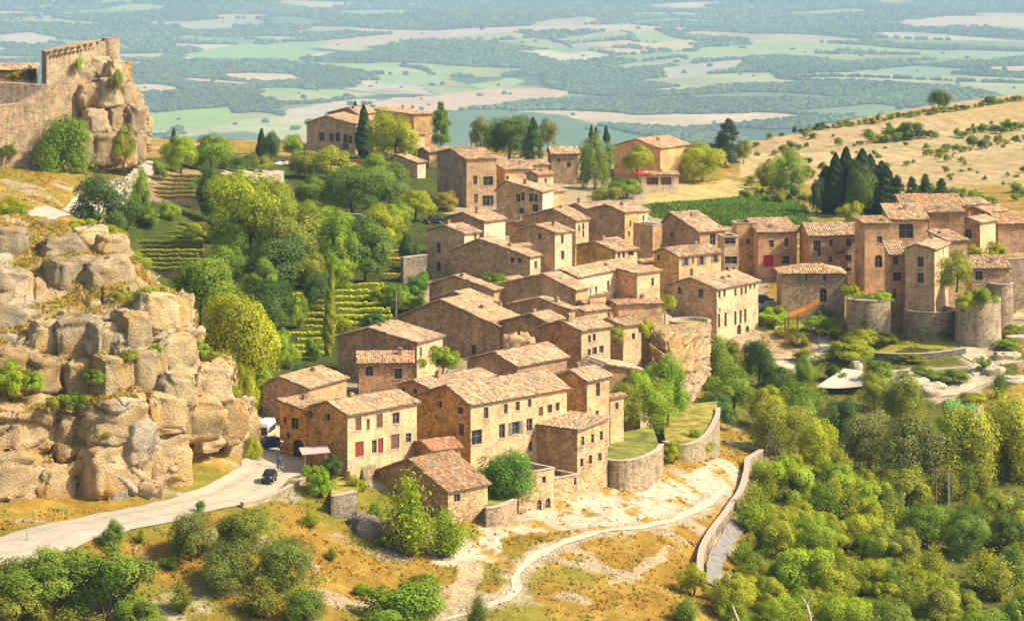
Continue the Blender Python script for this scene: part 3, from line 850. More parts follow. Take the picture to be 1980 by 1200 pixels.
# the single blocks that stand out of the faces: parts of the rock they belong to
def rock_block(parent, G, u0, v0, u1, v1, seed, tone=1.0, proud=.30, rz=None, tint=(1, 1, 1)):
    rg = random.Random(seed)
    uc, vc = (u0 + u1) / 2, (v0 + v1) / 2
    U, V = proj(G[..., 0], G[..., 1], G[..., 2])
    near = (np.abs(U - uc) < 14) & (np.abs(V - vc) < 14)
    y = G[..., 1][near].min() if near.any() else G[..., 1][np.unravel_index(np.argmin((U - uc) ** 2 + (V - vc) ** 2), U.shape)]
    m = y / F
    w, h = (u1 - u0) * m, (v1 - v0) * m
    rz = math.radians(rg.uniform(22, 48)) if rz is None else math.radians(rz)
    ca, sa = math.cos(rz), math.sin(rz)
    k = w / (ca + .75 * sa); A, B = k / 2, k * .75 / 2
    c = P(uc, vc, y + (A * sa + B * ca) * (1 - proud))
    nu, nv = 44, 30
    th = np.linspace(0, 2 * np.pi, nu, endpoint=False); ph = np.linspace(.01, np.pi - .01, nv)
    T, Q = np.meshgrid(th, ph)
    pw = lambda x, e: np.sign(x) * np.abs(x) ** e
    e1, e2 = rg.uniform(.32, .7), rg.uniform(.30, .62)
    d = np.stack([pw(np.sin(Q), e2) * pw(np.cos(T), e1), pw(np.sin(Q), e2) * pw(np.sin(T), e1), pw(np.cos(Q), e2)], -1)
    X, Y, Z = d[..., 0] * A, d[..., 1] * B, d[..., 2] * h / 2
    X = X * (1 + .16 * d[..., 2] * rg.uniform(-1, .3)); Y = Y * (1 + .2 * d[..., 2] * rg.uniform(-1, 0))
    Z = Z + X * rg.uniform(-.16, .16) * (d[..., 2] > 0)
    s = 1.5 / max(w, h) * 2
    r = 1 + (fbm(d[..., 0] * 1.6 + seed, d[..., 1] * 1.6, d[..., 2] * 1.6, 4, seed) - .5) * .82 + (worley(T * 1.6 + seed, Q * 2.2, seed, True)[2] - .5) * .16
    zz = (Z + seed + X * .08) / .8; lz = np.floor(zz).astype(np.int64)
    r = r + (_hash(lz, lz * 0, lz * 0, seed) - .5) * min(.17, .65 / max(w, .5))
    r = r + (fbm(X * 2 + seed, Y * 2, Z * 2, 3, seed + 2) - .5) * min(.2, .5 / max(w, .5))
    V3 = np.stack([X * r, Y * r, Z * (1 + (r - 1) * .5)], -1)
    ro, pi_ = math.radians(rg.uniform(-6, 6)), math.radians(rg.uniform(-6, 8))
    V3 = V3 @ np.array(Matrix.Rotation(ro, 3, 'Y') @ Matrix.Rotation(pi_, 3, 'X')).T
    R = np.stack([V3[..., 0] * ca - V3[..., 1] * sa, V3[..., 0] * sa + V3[..., 1] * ca, V3[..., 2]], -1) + c
    idx = np.arange(nu * nv).reshape(nv, nu); nx = np.roll(idx, -1, axis=1)
    q = np.stack([idx[:-1], nx[:-1], nx[1:], idx[1:]], -1).reshape(-1, 4)
    x, yy, z = R[..., 0].ravel(), R[..., 1].ravel(), R[..., 2].ravel()
    a = fbm(x * .5 + seed, yy * .5, z * .5, 4, seed + 3)[:, None]; b = fbm(x * 1.2, yy * 1.2, z * 1.8, 3, seed + 5)[:, None]
    o_ = sstep(.50, .66, fbm(x * .35, yy * .35, z * .15, 3, seed + 9))[:, None] * .55
    col = (C_ROCK * (1 - a) + C_GREY * a); col = col * (1 - o_) + C_ORANGE * o_
    dk = sstep(.54, .68, fbm(x * .7 + 11, yy * .7, z * .45, 4, seed + 19))[:, None] * .38
    col = col * (1 - dk) + np.array((.27, .235, .19)) * dk
    col = col * (.68 + .6 * b) * tone * rg.uniform(.8, 1.12) * np.array(tint)
    me = npmesh('rock_block', R.reshape(-1, 3), q, col, True)
    me.materials.append(M['rock'])
    return link('rock_block', me, None, parent)
GREYT = (.92, .92, .88)
for i, (u0, v0, u1, v1, tn, ti) in enumerate([
 (88,502,168,560,.95,GREYT),(160,500,252,556,1.05,(1,1,1)),(-30,518,58,566,.9,GREYT),(-20,440,48,505,.8,GREYT),(78,458,150,500,.95,GREYT),(190,455,240,500,1.05,(1,1,1)),(150,440,200,470,1.1,(1,1,1)),
 (-40,590,40,650,.85,GREYT),(60,618,108,690,1.0,(1,1,1)),(104,612,184,696,1.0,GREYT),(178,622,234,690,1.1,(1,1,1)),(228,600,284,676,1.0,(1,1,1)),(262,566,332,640,1.1,(1,1,1)),(318,580,362,648,1.05,(1,1,1)),
 (118,690,200,800,1.0,(1,1,1)),(188,688,250,790,1.12,(1,1,1)),(240,672,316,778,1.12,(1,1,1)),(296,640,372,728,1.12,(1,1,1)),(60,690,108,760,1.0,GREYT),(-40,670,64,740,.9,GREYT),(310,720,372,790,1.05,(1,1,1)),(372,700,436,780,1.05,(1,1,1)),
 (-50,780,118,880,1.05,(1,.98,.92)),(105,800,158,880,1.0,(1,1,1)),(160,782,284,862,1.05,(1,1,1)),(282,762,352,836,1.05,(1,1,1)),(346,768,430,850,1.08,(1,.97,.9)),(412,770,470,860,1.05,(1,.97,.9)),
 (-60,872,80,960,1.0,(1,.95,.85)),(60,900,140,990,1.05,(1,1,.95)),(150,845,260,985,1.0,(1,.95,.86)),(240,835,362,975,1.05,(1,.96,.88)),(425,830,480,925,1.05,(1,.95,.85)),(455,800,498,880,1.0,(1,1,1)),(360,830,420,872,1.0,(1,.97,.9))]):
    if v0 > 760: ti = (1.10, 1.0, .76)
    elif ti == (1, 1, 1): ti = (1.06, 1.02, .84)
    rock_block(cliff, CLG, u0 - 16, v0 - 2, u1 + 16, v1 + 2, 300 + i, tn, .30 if i % 3 else .42, None, ti)
for i, (u0, v0, u1, v1) in enumerate([(140,125,180,165),(172,112,215,150),(205,120,240,160),(150,165,195,215),(190,155,232,205),(225,165,262,215),(245,205,282,262),(205,205,250,262),(160,215,208,262),(250,255,283,308),(180,262,225,318),(222,262,262,318),(140,255,182,322)]):
    rock_block(crag, CRG, u0 - 5, v0 - 4, u1 + 5, v1 + 4, 400 + i, 1.0, .30, None, (1, .95, .85))
# ------------------------------------------------------------------ tiled roofs
TILE_COLS = np.array([(.55,.37,.20),(.62,.44,.24),(.47,.32,.19),(.64,.41,.23),(.38,.27,.17),(.70,.53,.32),(.56,.33,.18)])

def roof_face(poly, parent, tint, size, seed):
    """poly: planar polygon, first edge = eave. Deck part with its clay tiles as one sub-part"""
    p = [Vector(q) for q in poly]
    ex = (p[1] - p[0]).normalized()
    n = None
    for k in range(2, len(p)):
        n = (p[1] - p[0]).cross(p[k] - p[0])
        if n.length > 1e-4: break
    n.normalize()
    if n.z < 0: n = -n
    ey = n.cross(ex)
    if ey.z < 0: ey = -ey
    th = .13
    mb = MB()
    mb.prism([q - n * th for q in p], p)
    deck = mb.build('roof', M['deck'], parent)
    L2 = [((q - p[0]).dot(ex), (q - p[0]).dot(ey)) for q in p]
    x0, x1 = min(a for a, _ in L2), max(a for a, _ in L2)
    y0, y1 = min(b for _, b in L2), max(b for _, b in L2)
    tw, tl = size
    nx, ny = max(1, int(round((x1 - x0) / tw))), max(1, int(round((y1 - y0) / tl)))
    gx, gy = np.meshgrid(np.arange(nx), np.arange(ny))
    cx = x0 + (gx.ravel() + .5) * (x1 - x0) / nx; cyy = y0 + (gy.ravel() + .5) * (y1 - y0) / ny
    k = inpoly(cx, cyy, L2)
    cx, cyy = cx[k], cyy[k]
    m = len(cx)
    if m == 0: return deck
    rg = np.random.default_rng(seed)
    cx = cx + rg.normal(0, .03, m); cyy = cyy + rg.normal(0, .035, m)
    hh = tw * .30
    prof = np.array([(-.52, .0), (-.30, hh), (.30, hh), (.52, .0)])
    lift = rg.uniform(0, .05, m)
    sag = (fbm(cx * .35 + seed, cyy * .35, oct=2, seed=seed % 97) - .5) * .16
    tilt = rg.normal(0, .05, m)
    e0, e1, nn, o = np.array(ex), np.array(ey), np.array(n), np.array(p[0])
    V = np.zeros((m, 8, 3))
    for j, (a, b) in enumerate(prof):
        for e, (dy, dz) in enumerate(((-.58 * tl, .05), (.5 * tl, .0))):
            xx = cx + a * tw + tilt * dy
            V[:, e * 4 + j] = o + xx[:, None] * e0 + (cyy + dy)[:, None] * e1 + (b + dz + lift + sag + .02)[:, None] * nn
    f = np.array([(0, 1, 5, 4), (1, 2, 6, 5), (2, 3, 7, 6), (0, 3, 2, 1)])
    Fq = (f[None] + (np.arange(m) * 8)[:, None, None]).reshape(-1, 4)
    base = TILE_COLS[rg.integers(0, len(TILE_COLS), m)] * rg.uniform(.78, 1.18, (m, 1)) * np.array(tint) * rg.uniform(.9, 1.1) * np.array((1.06, 1.03, .98 + .1 * rg.random()))
    pat = fbm(cx * .5, cyy * .5, oct=3, seed=seed % 89)[:, None]
    base = base * (.78 + .44 * pat)
    lich = sstep(.58, .70, fbm(cx * .8 + 7, cyy * .8, oct=3, seed=seed % 83 + 3))[:, None]
    base = base * (1 - .55 * lich) + np.array((.34, .31, .22)) * .55 * lich
    me = npmesh('roof_tiles', V.reshape(-1, 3), Fq, np.repeat(base, 8, 0), False)
    t = link('roof_tiles', me, M['tile'], deck)
    t['kind'] = 'stuff'
    return deck

# ------------------------------------------------------------------ walls with openings
def wall_part(parent, L, z0, z1, ops, top, xf, mat, col):
    """sheet wall in (s, z) with recessed openings; xf maps (s, depth, z) to the house's space; top = extra gable outline"""
    xs = sorted({0.0, L, *[min(max(o[0], 0.05), L - .05) for o in ops], *[min(max(o[1], 0.05), L - .05) for o in ops]})
    zs = sorted({z0, z1, *[min(max(o[2], z0), z1 - .05) for o in ops], *[min(max(o[3], z0), z1 - .05) for o in ops]})
    mb = MB()
    for a, b in zip(xs[:-1], xs[1:]):
        for c, d in zip(zs[:-1], zs[1:]):
            mx, mz = (a + b) / 2, (c + d) / 2
            if any(o[0] < mx < o[1] and o[2] < mz < o[3] for o in ops): continue
            mb.poly([xf(a, 0, c), xf(b, 0, c), xf(b, 0, d), xf(a, 0, d)])
    if top: mb.poly([xf(s, 0, z) for s, z in top])
    dp = .24
    for o in ops:
        a, b, c, d = o[:4]
        mb.poly([xf(a, 0, c), xf(a, dp, c), xf(a, dp, d), xf(a, 0, d)]); mb.poly([xf(b, 0, c), xf(b, dp, c), xf(b, dp, d), xf(b, 0, d)])
        mb.poly([xf(a, 0, d), xf(b, 0, d), xf(b, dp, d), xf(a, dp, d)]); mb.poly([xf(a, 0, c), xf(b, 0, c), xf(b, dp, c), xf(a, dp, c)])
    return mb.build('wall', mat, parent, col)

def opening(parent, o, xf, wallcol, wallmat):
    a, b, c, d, kind = o[:5]
    w, h = b - a, d - c
    def bx(mb, s0, s1, d0, d1, q0, q1):
        mb.prism([xf(s0, d0, q0), xf(s1, d0, q0), xf(s1, d1, q0), xf(s0, d1, q0)], [xf(s0, d0, q1), xf(s1, d0, q1), xf(s1, d1, q1), xf(s0, d1, q1)])
    nm = 'door' if kind in 'dg' else 'window'
    fr = MB(); t = .07
    bx(fr, a, a + t, .14, .22, c, d); bx(fr, b - t, b, .14, .22, c, d)
    bx(fr, a + t, b - t, .14, .22, d - t, d)
    if kind not in 'dg': bx(fr, a + t, b - t, .14, .22, c, c + t)
    if kind in 'wsa' and w > .6: bx(fr, (a + b) / 2 - .035, (a + b) / 2 + .035, .145, .215, c + t, d - t)
    if kind in 'wsa' and h > 1.0: bx(fr, a + t, b - t, .15, .21, c + h * .55, c + h * .55 + .05)
    matf = {'r': M['red_wood'], 'c': M['brown_wood'], 'g': M['brown_wood'], 'x': M['crimson']}.get(kind, M['frame'])
    f = fr.build(nm, matf, parent)
    if kind in 'rcxg':                                # closed leaves of boards
        for s0, s1 in ((a + t, (a + b) / 2 - .01), ((a + b) / 2 + .01, b - t)):
            mb = MB(); bx(mb, s0, s1, .10, .15, c + (0 if nm == 'door' else .05), d - t)
            for q in (.2, .75): bx(mb, s0 + .03, s1 - .03, .075, .10, c + h * q, c + h * q + .09)
            mb.build('shutter' if nm == 'window' else 'door_leaf', matf, f)
    else:
        mb = MB(); mb.poly([xf(a, .235, c), xf(b, .235, c), xf(b, .235, d), xf(a, .235, d)])
        mb.build('pane' if nm == 'window' else 'door_leaf', M['glass'] if nm == 'window' else M['brown_wood'], f)
    if nm == 'window' and kind != 'a':
        sl = MB(); bx(sl, a - .08, b + .08, -.07, .12, c - .10, c - .002); sl.build('sill', M['sill'], f)
    if nm == 'window' and kind != 'a':
        li = MB(); bx(li, a - .12, b + .12, -.03, .10, d + .002, d + .16); li.build('lintel', M['sill'], f)
    if kind == 's':                                   # open shutters on either side
        for s0, s1 in ((a - w * .5 - .04, a - .04), (b + .04, b + w * .5 + .04)):
            mb = MB(); bx(mb, s0, s1, -.07, -.02, c, d); mb.build('shutter', M['grey_wood'] if o[5] is None else M[o[5]], f)
    if kind in 'ag':                                  # arched head: stone spandrels close the corners
        mb = MB(); r = w / 2; zc = d - r; m = 6
        for sg in (-1, 1):
            arc = [(sg * r * math.cos(i * math.pi / 2 / m), r * math.sin(i * math.pi / 2 / m)) for i in range(m + 1)]
            pts = [(sg * r, r)] + arc
            mid = (a + b) / 2
            mb.prism([xf(mid + q * .999, .003, zc + z * .999) for q, z in pts], [xf(mid + q * .999, .13, zc + z * .999) for q, z in pts])
        mb.build('arch', wallmat, f, wallcol)

def chimney(parent, x, y, z, h=1.1, w=.55, col=(.5, .37, .24)):
    mb = MB()
    mb.box(x - w / 2, x + w / 2, y - w / 2, y + w / 2, z - .8, z + h)
    mb.box(x - w / 2 - .07, x + w / 2 + .07, y - w / 2 - .07, y + w / 2 + .07, z + h, z + h + .1)
    mb.box(x - w / 2 + .06, x + w / 2 - .06, y - w / 2 + .06, y + w / 2 - .06, z + h + .1, z + h + .28)
    mb.build('chimney', M['stone'], parent, col)

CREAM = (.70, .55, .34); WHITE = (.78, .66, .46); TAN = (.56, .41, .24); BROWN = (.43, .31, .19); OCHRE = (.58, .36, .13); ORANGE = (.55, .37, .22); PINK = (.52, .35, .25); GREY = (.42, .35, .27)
HOUSES = {}
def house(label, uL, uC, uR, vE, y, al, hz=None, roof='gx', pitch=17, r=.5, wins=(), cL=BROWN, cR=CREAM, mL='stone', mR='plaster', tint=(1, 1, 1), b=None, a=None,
          name='stone_house', cat='house', ov=.35, chim=(), tile=None, base=None, key=None, shedrise=None, zb=None):  # cL: left side with shade painted in, darker and browner than sunlit cR
    """near corner at pixel (uC, vE = eave) and distance y; right facade runs along angle al, left wall at right angles to it"""
    al = math.radians(al); ca, sa = math.cos(al), math.sin(al)
    C = P(uC, vE, y)
    def sR(u): k = (u - CX) / F; return (k * C[1] - C[0]) / (ca - k * sa)
    def sL(u): k = (u - CX) / F; return (k * C[1] - C[0]) / (-sa - k * ca)
    a = sR(uR) if a is None else a
    b = sL(uL) if b is None else b
    a = max(a, 1.2); b = max(b, 1.2)
    zE = C[2]
    cor = [(C[0] + s * ca - t * sa, C[1] + s * sa + t * ca) for s in (0, a) for t in (0, b)]
    if zb is None: zb = min(gz(*c) for c in cor) - .8
    if hz is not None: zb = min(zb, zE - hz)
    zb = min(zb, zE - 2.0)
    h = zE - zb
    t0 = empty(name, (C[0], C[1], zb), al, label, cat)
    tp = math.tan(math.radians(pitch))
    seed = (abs(hash((round(uC), round(vE)))) % 9973) + 1
    topR = topL = topB = topE = None
    # openings
    opR, opL = [], []
    for w in wins:
        wl, u, v, ww, wh, kind = w[:6]; colr = w[6] if len(w) > 6 else None
        if wl == 'R': s = sR(u); yy = C[1] + s * sa; lim = a
        else: s = sL(u); yy = C[1] + s * ca; lim = b
        z = H - (v - VH) * yy / F - zb
        s0, s1 = s - ww / 2, s + ww / 2
        if s0 < .12: s0, s1 = .12, .12 + ww
        if s1 > lim - .12: s0, s1 = lim - .12 - ww, lim - .12
        if s0 < .05: continue
        z0, z1 = z - wh / 2, z + wh / 2
        if z1 > h - .12: z0, z1 = h - .12 - wh, h - .12
        z0 = max(z0, .05)
        (opR if wl == 'R' else opL).append((s0, s1, z0, z1, kind, colr))
    fR = lambda s, d, z: (s, d, z); fL = lambda s, d, z: (d, s, z); fB = lambda s, d, z: (s, b - d, z); fE = lambda s, d, z: (a - d, s, z)
    hR = hL = hB = hE = h
    faces = []
    e = ov
    if roof == 'gx':
        rh = tp * b * max(r, 1 - r); yr = b * r
        s1 = rh / max(yr, .01); s2 = rh / max(b - yr, .01)
        topL = topE = [(0, h), (yr, h + rh), (b, h)]
        Z = h + .16
        faces = [[(-e, -e, Z - e * s1), (a + e, -e, Z - e * s1), (a + e, yr, Z + rh), (-e, yr, Z + rh)],
                 [(a + e, b + e, Z - e * s2), (-e, b + e, Z - e * s2), (-e, yr, Z + rh + .012), (a + e, yr, Z + rh + .012)]]
    elif roof == 'gy':
        rh = tp * a * max(r, 1 - r); xr = a * r
        s1 = rh / max(xr, .01); s2 = rh / max(a - xr, .01)
        topR = topB = [(0, h), (xr, h + rh), (a, h)]
        Z = h + .16
        faces = [[(-e, b + e, Z - e * s1), (-e, -e, Z - e * s1), (xr, -e, Z + rh), (xr, b + e, Z + rh)],
                 [(a + e, -e, Z - e * s2), (a + e, b + e, Z - e * s2), (xr, b + e, Z + rh + .012), (xr, -e, Z + rh + .012)]]
    elif roof == 'sx':          # low along the right facade, high at the back
        rh = tp * b
        topL = topE = [(0, h), (b, h + rh), (b, h)]
        hB = h + rh; Z = h + .16
        faces = [[(-e, -e, Z - e * tp), (a + e, -e, Z - e * tp), (a + e, b + e, Z + rh + e * tp), (-e, b + e, Z + rh + e * tp)]]
    elif roof == 'sy':          # low along the left wall, high at the far right end
        rh = tp * a
        topR = topB = [(0, h), (a, h + rh), (a, h)]
        hE = h + rh; Z = h + .16
        faces = [[(-e, b + e, Z - e * tp), (-e, -e, Z - e * tp), (a + e, -e, Z + rh + e * tp), (a + e, b + e, Z + rh + e * tp)]]
    elif roof == 'hip':
        m = min(a, b) / 2; rh = tp * m; Z = h + .14
        c = [(-e, -e, Z - e * tp), (a + e, -e, Z - e * tp), (a + e, b + e, Z - e * tp), (-e, b + e, Z - e * tp)]
        if a >= b: q1, q2 = (m, b / 2, Z + rh), (a - m + .01, b / 2, Z + rh)
        else: q1, q2 = (a / 2, m, Z + rh), (a / 2, b - m + .01, Z + rh)
        if a >= b: faces = [[c[0], c[1], q2, q1], [c[1], c[2], q2], [c[2], c[3], q1, q2], [c[3], c[0], q1]]
        else: faces = [[c[0], c[1], q1], [c[1], c[2], q2, q1], [c[2], c[3], q2], [c[3], c[0], q1, q2]]
    wmR, wmL = M[mR], M[mL]
    cR = (cR[0] * 1.12, cR[1] * 1.03, cR[2] * .94); cL = (cL[0] * 1.42, cL[1] * 1.29, cL[2] * 1.14)  # painted shade of the left walls lightened here, as fill light would
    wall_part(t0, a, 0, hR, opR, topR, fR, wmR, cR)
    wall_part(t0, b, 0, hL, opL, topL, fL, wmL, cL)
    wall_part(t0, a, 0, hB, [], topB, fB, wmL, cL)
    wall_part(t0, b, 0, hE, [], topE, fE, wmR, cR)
    for o in opR: opening(t0, o, fR, cR, wmR)
    for o in opL: opening(t0, o, fL, cL, wmL)
    ts = tile or ((.28, .42) if y < 420 else (.42, .58) if y < 560 else (.55, .8))
    for i, fc in enumerate(faces): roof_face(fc, t0, tint, ts, seed * 3 + i)
    if roof == 'flat':
        mb = MB(); mb.poly([(0, 0, h - .5), (a, 0, h - .5), (a, b, h - .5), (0, b, h - .5)]); mb.build('terrace_floor', M['sill'], t0)
        cp = MB()
        for (x0, x1, y0, y1) in ((-.1, a + .1, -.1, .3), (-.1, .3, .302, b - .302), (a - .3, a + .1, .302, b - .302), (-.1, a + .1, b - .3, b + .1)): cp.box(x0, x1, y0, y1, h + .002, h + .12)
        cp.build('coping', M['sill'], t0)
    rr = random.Random(seed)
    if not chim and roof in ('gx', 'gy', 'sx') and rr.random() < .7 and a > 3 and b > 3: chim = [(rr.uniform(.2, .8), rr.uniform(.25, .7), rr.uniform(.5, 1.0))]
    for (fx, fy_, ch) in chim: chimney(t0, a * fx, b * fy_, h + (tp * min(fy_, 1 - fy_) * b if roof == 'gx' else tp * fy_ * b if roof == 'sx' else tp * min(fx, 1 - fx) * a), ch)
    t0['dims'] = [a, b, h]
    if key: HOUSES[key] = (t0, a, b, h, zb)
    return t0

def rowwin(wl, us, v, w, h, kind='w', dv=0, colr=None):
    n = len(us)
    return [(wl, u, v + dv * (i / max(1, n - 1)), w, h, kind, colr) for i, u in enumerate(us)]

# ---------------- front of the village
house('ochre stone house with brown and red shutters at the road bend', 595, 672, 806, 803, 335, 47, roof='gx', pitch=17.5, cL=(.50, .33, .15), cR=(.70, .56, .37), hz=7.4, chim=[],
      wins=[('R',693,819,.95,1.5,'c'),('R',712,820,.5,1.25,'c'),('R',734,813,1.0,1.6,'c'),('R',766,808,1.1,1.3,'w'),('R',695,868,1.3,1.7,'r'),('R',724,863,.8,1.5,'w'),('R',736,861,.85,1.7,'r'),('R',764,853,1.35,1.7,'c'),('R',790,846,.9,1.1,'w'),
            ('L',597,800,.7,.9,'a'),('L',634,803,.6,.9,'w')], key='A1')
house('low ochre annex with dark archway beside the red shuttered house', 541, 594, 610, 796, 340.5, 47, roof='sx', pitch=8, a=4.5, cL=(.54, .35, .13), cR=TAN, hz=6.8,
      wins=[('L',577,876,2.0,3.2,'a'),('L',551,811,.6,.8,'a'),('L',570,818,1.3,1.3,'w'),('L',557,842,.5,.7,'w')], name='archway_house')  # the open archway's dark depth is painted as a dark pane
house('plain grey stone barn above the bus, one roof tilted back', 508, 596, 615, 752, 359, 62, roof='gx', r=.62, pitch=15, cL=(.40,.32,.24), cR=TAN, hz=5.2, a=9, name='stone_barn', cat='barn',
      wins=[('L',560,812,1.2,2.0,'g')])
house('long cream building with three rows of windows above the fig tree', 806, 910, 1096, 783, 345, 45, roof='gx', pitch=18, r=.42, cL=(.55, .35, .13), cR=(.70, .55, .35), hz=8.6, chim=[(.35,.3,.5)],
      wins=[('R',940,798,.75,1.35,'w'),('R',978,790,.65,1.2,'w'),('R',1001,785,.7,1.1,'w'),('R',1024,779,.6,1.0,'w'),('R',1046,795,.8,1.1,'c'),('R',1063,790,.8,1.0,'w'),('R',1078,786,.7,1.0,'w'),
            ('R',922,845,1.7,1.75,'w'),('R',971,833,1.0,1.7,'w'),('R',997,827,1.1,1.5,'s'),('R',1024,821,1.0,1.5,'w'),('R',1047,836,.65,1.1,'w'),('R',1062,831,.65,1.1,'w'),('R',1026,862,.7,1.2,'a'),
            ('L',851,781,.6,.8,'w'),('L',890,793,.9,.8,'w'),('L',843,805,.4,.4,'w'),('L',892,830,.9,1.4,'w')], key='B1')
house('brown roofed house set between the barn and the long cream building', 768, 833, 957, 754, 357, 50, roof='gx', pitch=15, cL=(.50,.34,.15), cR=BROWN, hz=6.0, wins=[('L',803,758,.6,1.0,'w'),('L',780,748,.5,.8,'w')])
house('square block with orange side behind the end of the long cream building', 1058, 1135, 1178, 738, 360, 54, roof='gx', r=.4, pitch=16, cL=(.52,.34,.17), cR=(.62,.48,.31), hz=9, wins=[('R',1156,753,.9,1.7,'w'),('R',1155,801,.6,1.0,'w')])
house('narrow tower-like house with two rows of small windows above the chalk slope', 1086, 1116, 1175, 833, 349, 50, roof='sy', pitch=6, cL=(.40,.30,.19), cR=(.66,.52,.33), mR='stone', hz=8.6, zb=-6.6,
      wins=[('R',1127,852,.6,1.1,'w'),('R',1146,847,.6,1.1,'w'),('R',1163,842,.6,1.1,'w'),('R',1125,894,.55,1.0,'w'),('R',1142,888,.6,1.05,'w'),('R',1160,883,.7,1.0,'w')], name='tower_house', tile=(.3,.4), b=6, key='T1')
house('lower cream stone wall house with two arched cellar windows', 985, 1003, 1072, 917, 339.5, 42, roof='flat', cL=(.46,.36,.24), cR=(.68,.55,.36), mR='stone', b=5.5, zb=-7.2,
      wins=[('R',1043,978,.7,1.5,'a'),('R',1060,975,.75,1.6,'a'),('R',1052,927,.6,.8,'w'),('R',1024,990,.4,.8,'w')])
house('blank cream stone retaining house between arched cellars and tower-like house', 1060, 1073, 1117, 925, 344.5, 42, roof='flat', cL=(.46,.36,.24), cR=(.67,.54,.35), mR='stone', b=4, zb=-7.2, wins=[('R',1112,930,.4,.9,'w')])
house('low brown roofed house behind the loose tree, lowest on the slope', 708, 866, 943, 951, 330, 46, roof='gx', r=.45, pitch=21, cL=(.44,.30,.18), cR=(.64,.50,.31), mR='stone', hz=4.6, tint=(.78,.72,.68), wins=[('L',730,962,1.2,1.4,'w'),('R',884,962,1.0,.9,'w')], key='D1')
# ---------------- second rank
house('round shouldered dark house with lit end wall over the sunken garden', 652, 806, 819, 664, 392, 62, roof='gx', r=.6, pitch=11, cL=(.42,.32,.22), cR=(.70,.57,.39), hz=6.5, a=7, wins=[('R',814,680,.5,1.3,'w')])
house('small pinkish cottage with flat tiled roof under the dark gable', 690, 694, 797, 703, 384, 4, roof='gx', pitch=20, cL=PINK, cR=(.50,.35,.23), mR='stone', hz=4.5, b=5.5, tint=(1.05,.92,.88), wins=[('R',714,717,1.0,1.3,'a'),('R',770,722,1.0,1.4,'w')], name='cottage', cat='cottage', chim=[(.78,.3,1.0)])
house('wide dark stone house with one long gable and a tiny door', 770, 966, 0, 632, 408, 58, roof='gx', r=.57, pitch=17, cL=(.42,.31,.22), cR=BROWN, hz=6.5, a=7, wins=[('L',916,676,.8,1.4,'a')], chim=[(.5,.3,.5)])
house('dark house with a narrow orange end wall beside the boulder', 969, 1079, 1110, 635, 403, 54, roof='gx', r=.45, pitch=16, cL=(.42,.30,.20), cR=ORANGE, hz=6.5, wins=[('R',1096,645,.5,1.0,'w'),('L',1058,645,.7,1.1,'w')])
house('pink plastered house with two rows of paired windows', 1112, 1124, 1180, 641, 398, 47, roof='gx', pitch=16, cL=(.45,.28,.15), cR=(.62,.47,.33), hz=8, b=7, wins=[('R',1140,655,.6,1.0,'w'),('R',1149,652,.6,1.0,'w'),('R',1139,681,.6,.9,'w'),('R',1150,678,.9,1.0,'w'),('R',1163,675,.9,1.0,'w')], chim=[(.1,.4,1.1)])
house('low lean-to roof in front of the pink plastered house', 1110, 1150, 1238, 722, 379, 20, roof='gy', r=.2, pitch=12, cL=BROWN, cR=BROWN, hz=4, b=6, name='lean_to', cat='shed')
house('dark gabled house with a broad roof below the boulder', 903, 1000, 1096, 709, 376, 50, roof='gx', r=.42, pitch=16, cL=(.40,.30,.20), cR=(.44,.33,.22), hz=5.5, chim=[(.75,.5,.5)])
# ---------------- third rank
house('house with lit sliver of wall and low front gable, left edge of the core', 836, 938, 961, 588, 434, 57, roof='gx', r=.55, pitch=14, cL=(.42,.32,.22), cR=WHITE, hz=5.5, wins=[('R',951,602,.6,1.1,'w')])
house('taller gable rising just behind the low front gable', 830, 955, 968, 562, 446, 57, roof='gx', r=.6, pitch=13, cL=(.44,.34,.23), cR=TAN, hz=6, chim=[(.2,.5,.6)])
house('broad dark gable against the white house', 971, 1113, 1137, 562, 441, 55, roof='gx', r=.42, pitch=14, cL=(.42,.32,.22), cR=TAN, hz=6)
house('smaller dark gable stepped in front of the broad one', 986, 1102, 1112, 600, 424, 56, roof='gx', r=.5, pitch=14, cL=(.44,.33,.22), cR=TAN, hz=6, chim=[(.4,.25,.8)])
house('white plastered house with tall dark windows in the middle', 1056, 1116, 1228, 537, 449, 56, roof='gx', r=.5, pitch=17, cL=(.50,.38,.25), cR=(.80,.70,.53), hz=8, chim=[(.6,.2,.5)],
      wins=[('R',1142,567,.5,1.2,'w'),('R',1153,563,.6,1.5,'w'),('R',1176,551,.7,1.6,'a'),('R',1197,549,.6,1.6,'w'),('R',1206,545,.6,1.7,'w'),('R',1219,540,.7,1.6,'w'),('R',1172,578,.5,1.5,'w'),('R',1216,572,.6,1.2,'w'),('R',1188,575,.5,1.3,'w')])
house('low pinkish roofed house below the white house', 1160, 1196, 1280, 592, 452, 20, roof='gx', pitch=10, cL=BROWN, cR=TAN, hz=5, b=5, tint=(1.05,.9,.88))
house('half ruined pale block right of the white house', 1212, 1232, 1276, 530, 455, 45, roof='sx', pitch=4, cL=TAN, cR=(.68,.56,.38), hz=8, b=6, tint=(1.2,1.15,1.05), wins=[('R',1262,545,.6,1.2,'w')])
house('small house with bush on its corner among low roofs', 1148, 1205, 1240, 632, 420, 40, roof='gx', pitch=12, cL=BROWN, cR=(.66,.53,.36), hz=7, b=6, wins=[('R',1225,650,.6,.9,'w')])
house('low house with pergola terrace and long tiled roof', 871, 1025, 1045, 498, 482, 56, roof='gx', r=.62, pitch=13, cL=(.44,.34,.23), cR=WHITE, hz=6, wins=[('R',1036,512,.8,1.2,'w'),('L',990,500,.7,.9,'w'),('L',1005,502,.7,.9,'w')], chim=[(.4,.3,.6)])
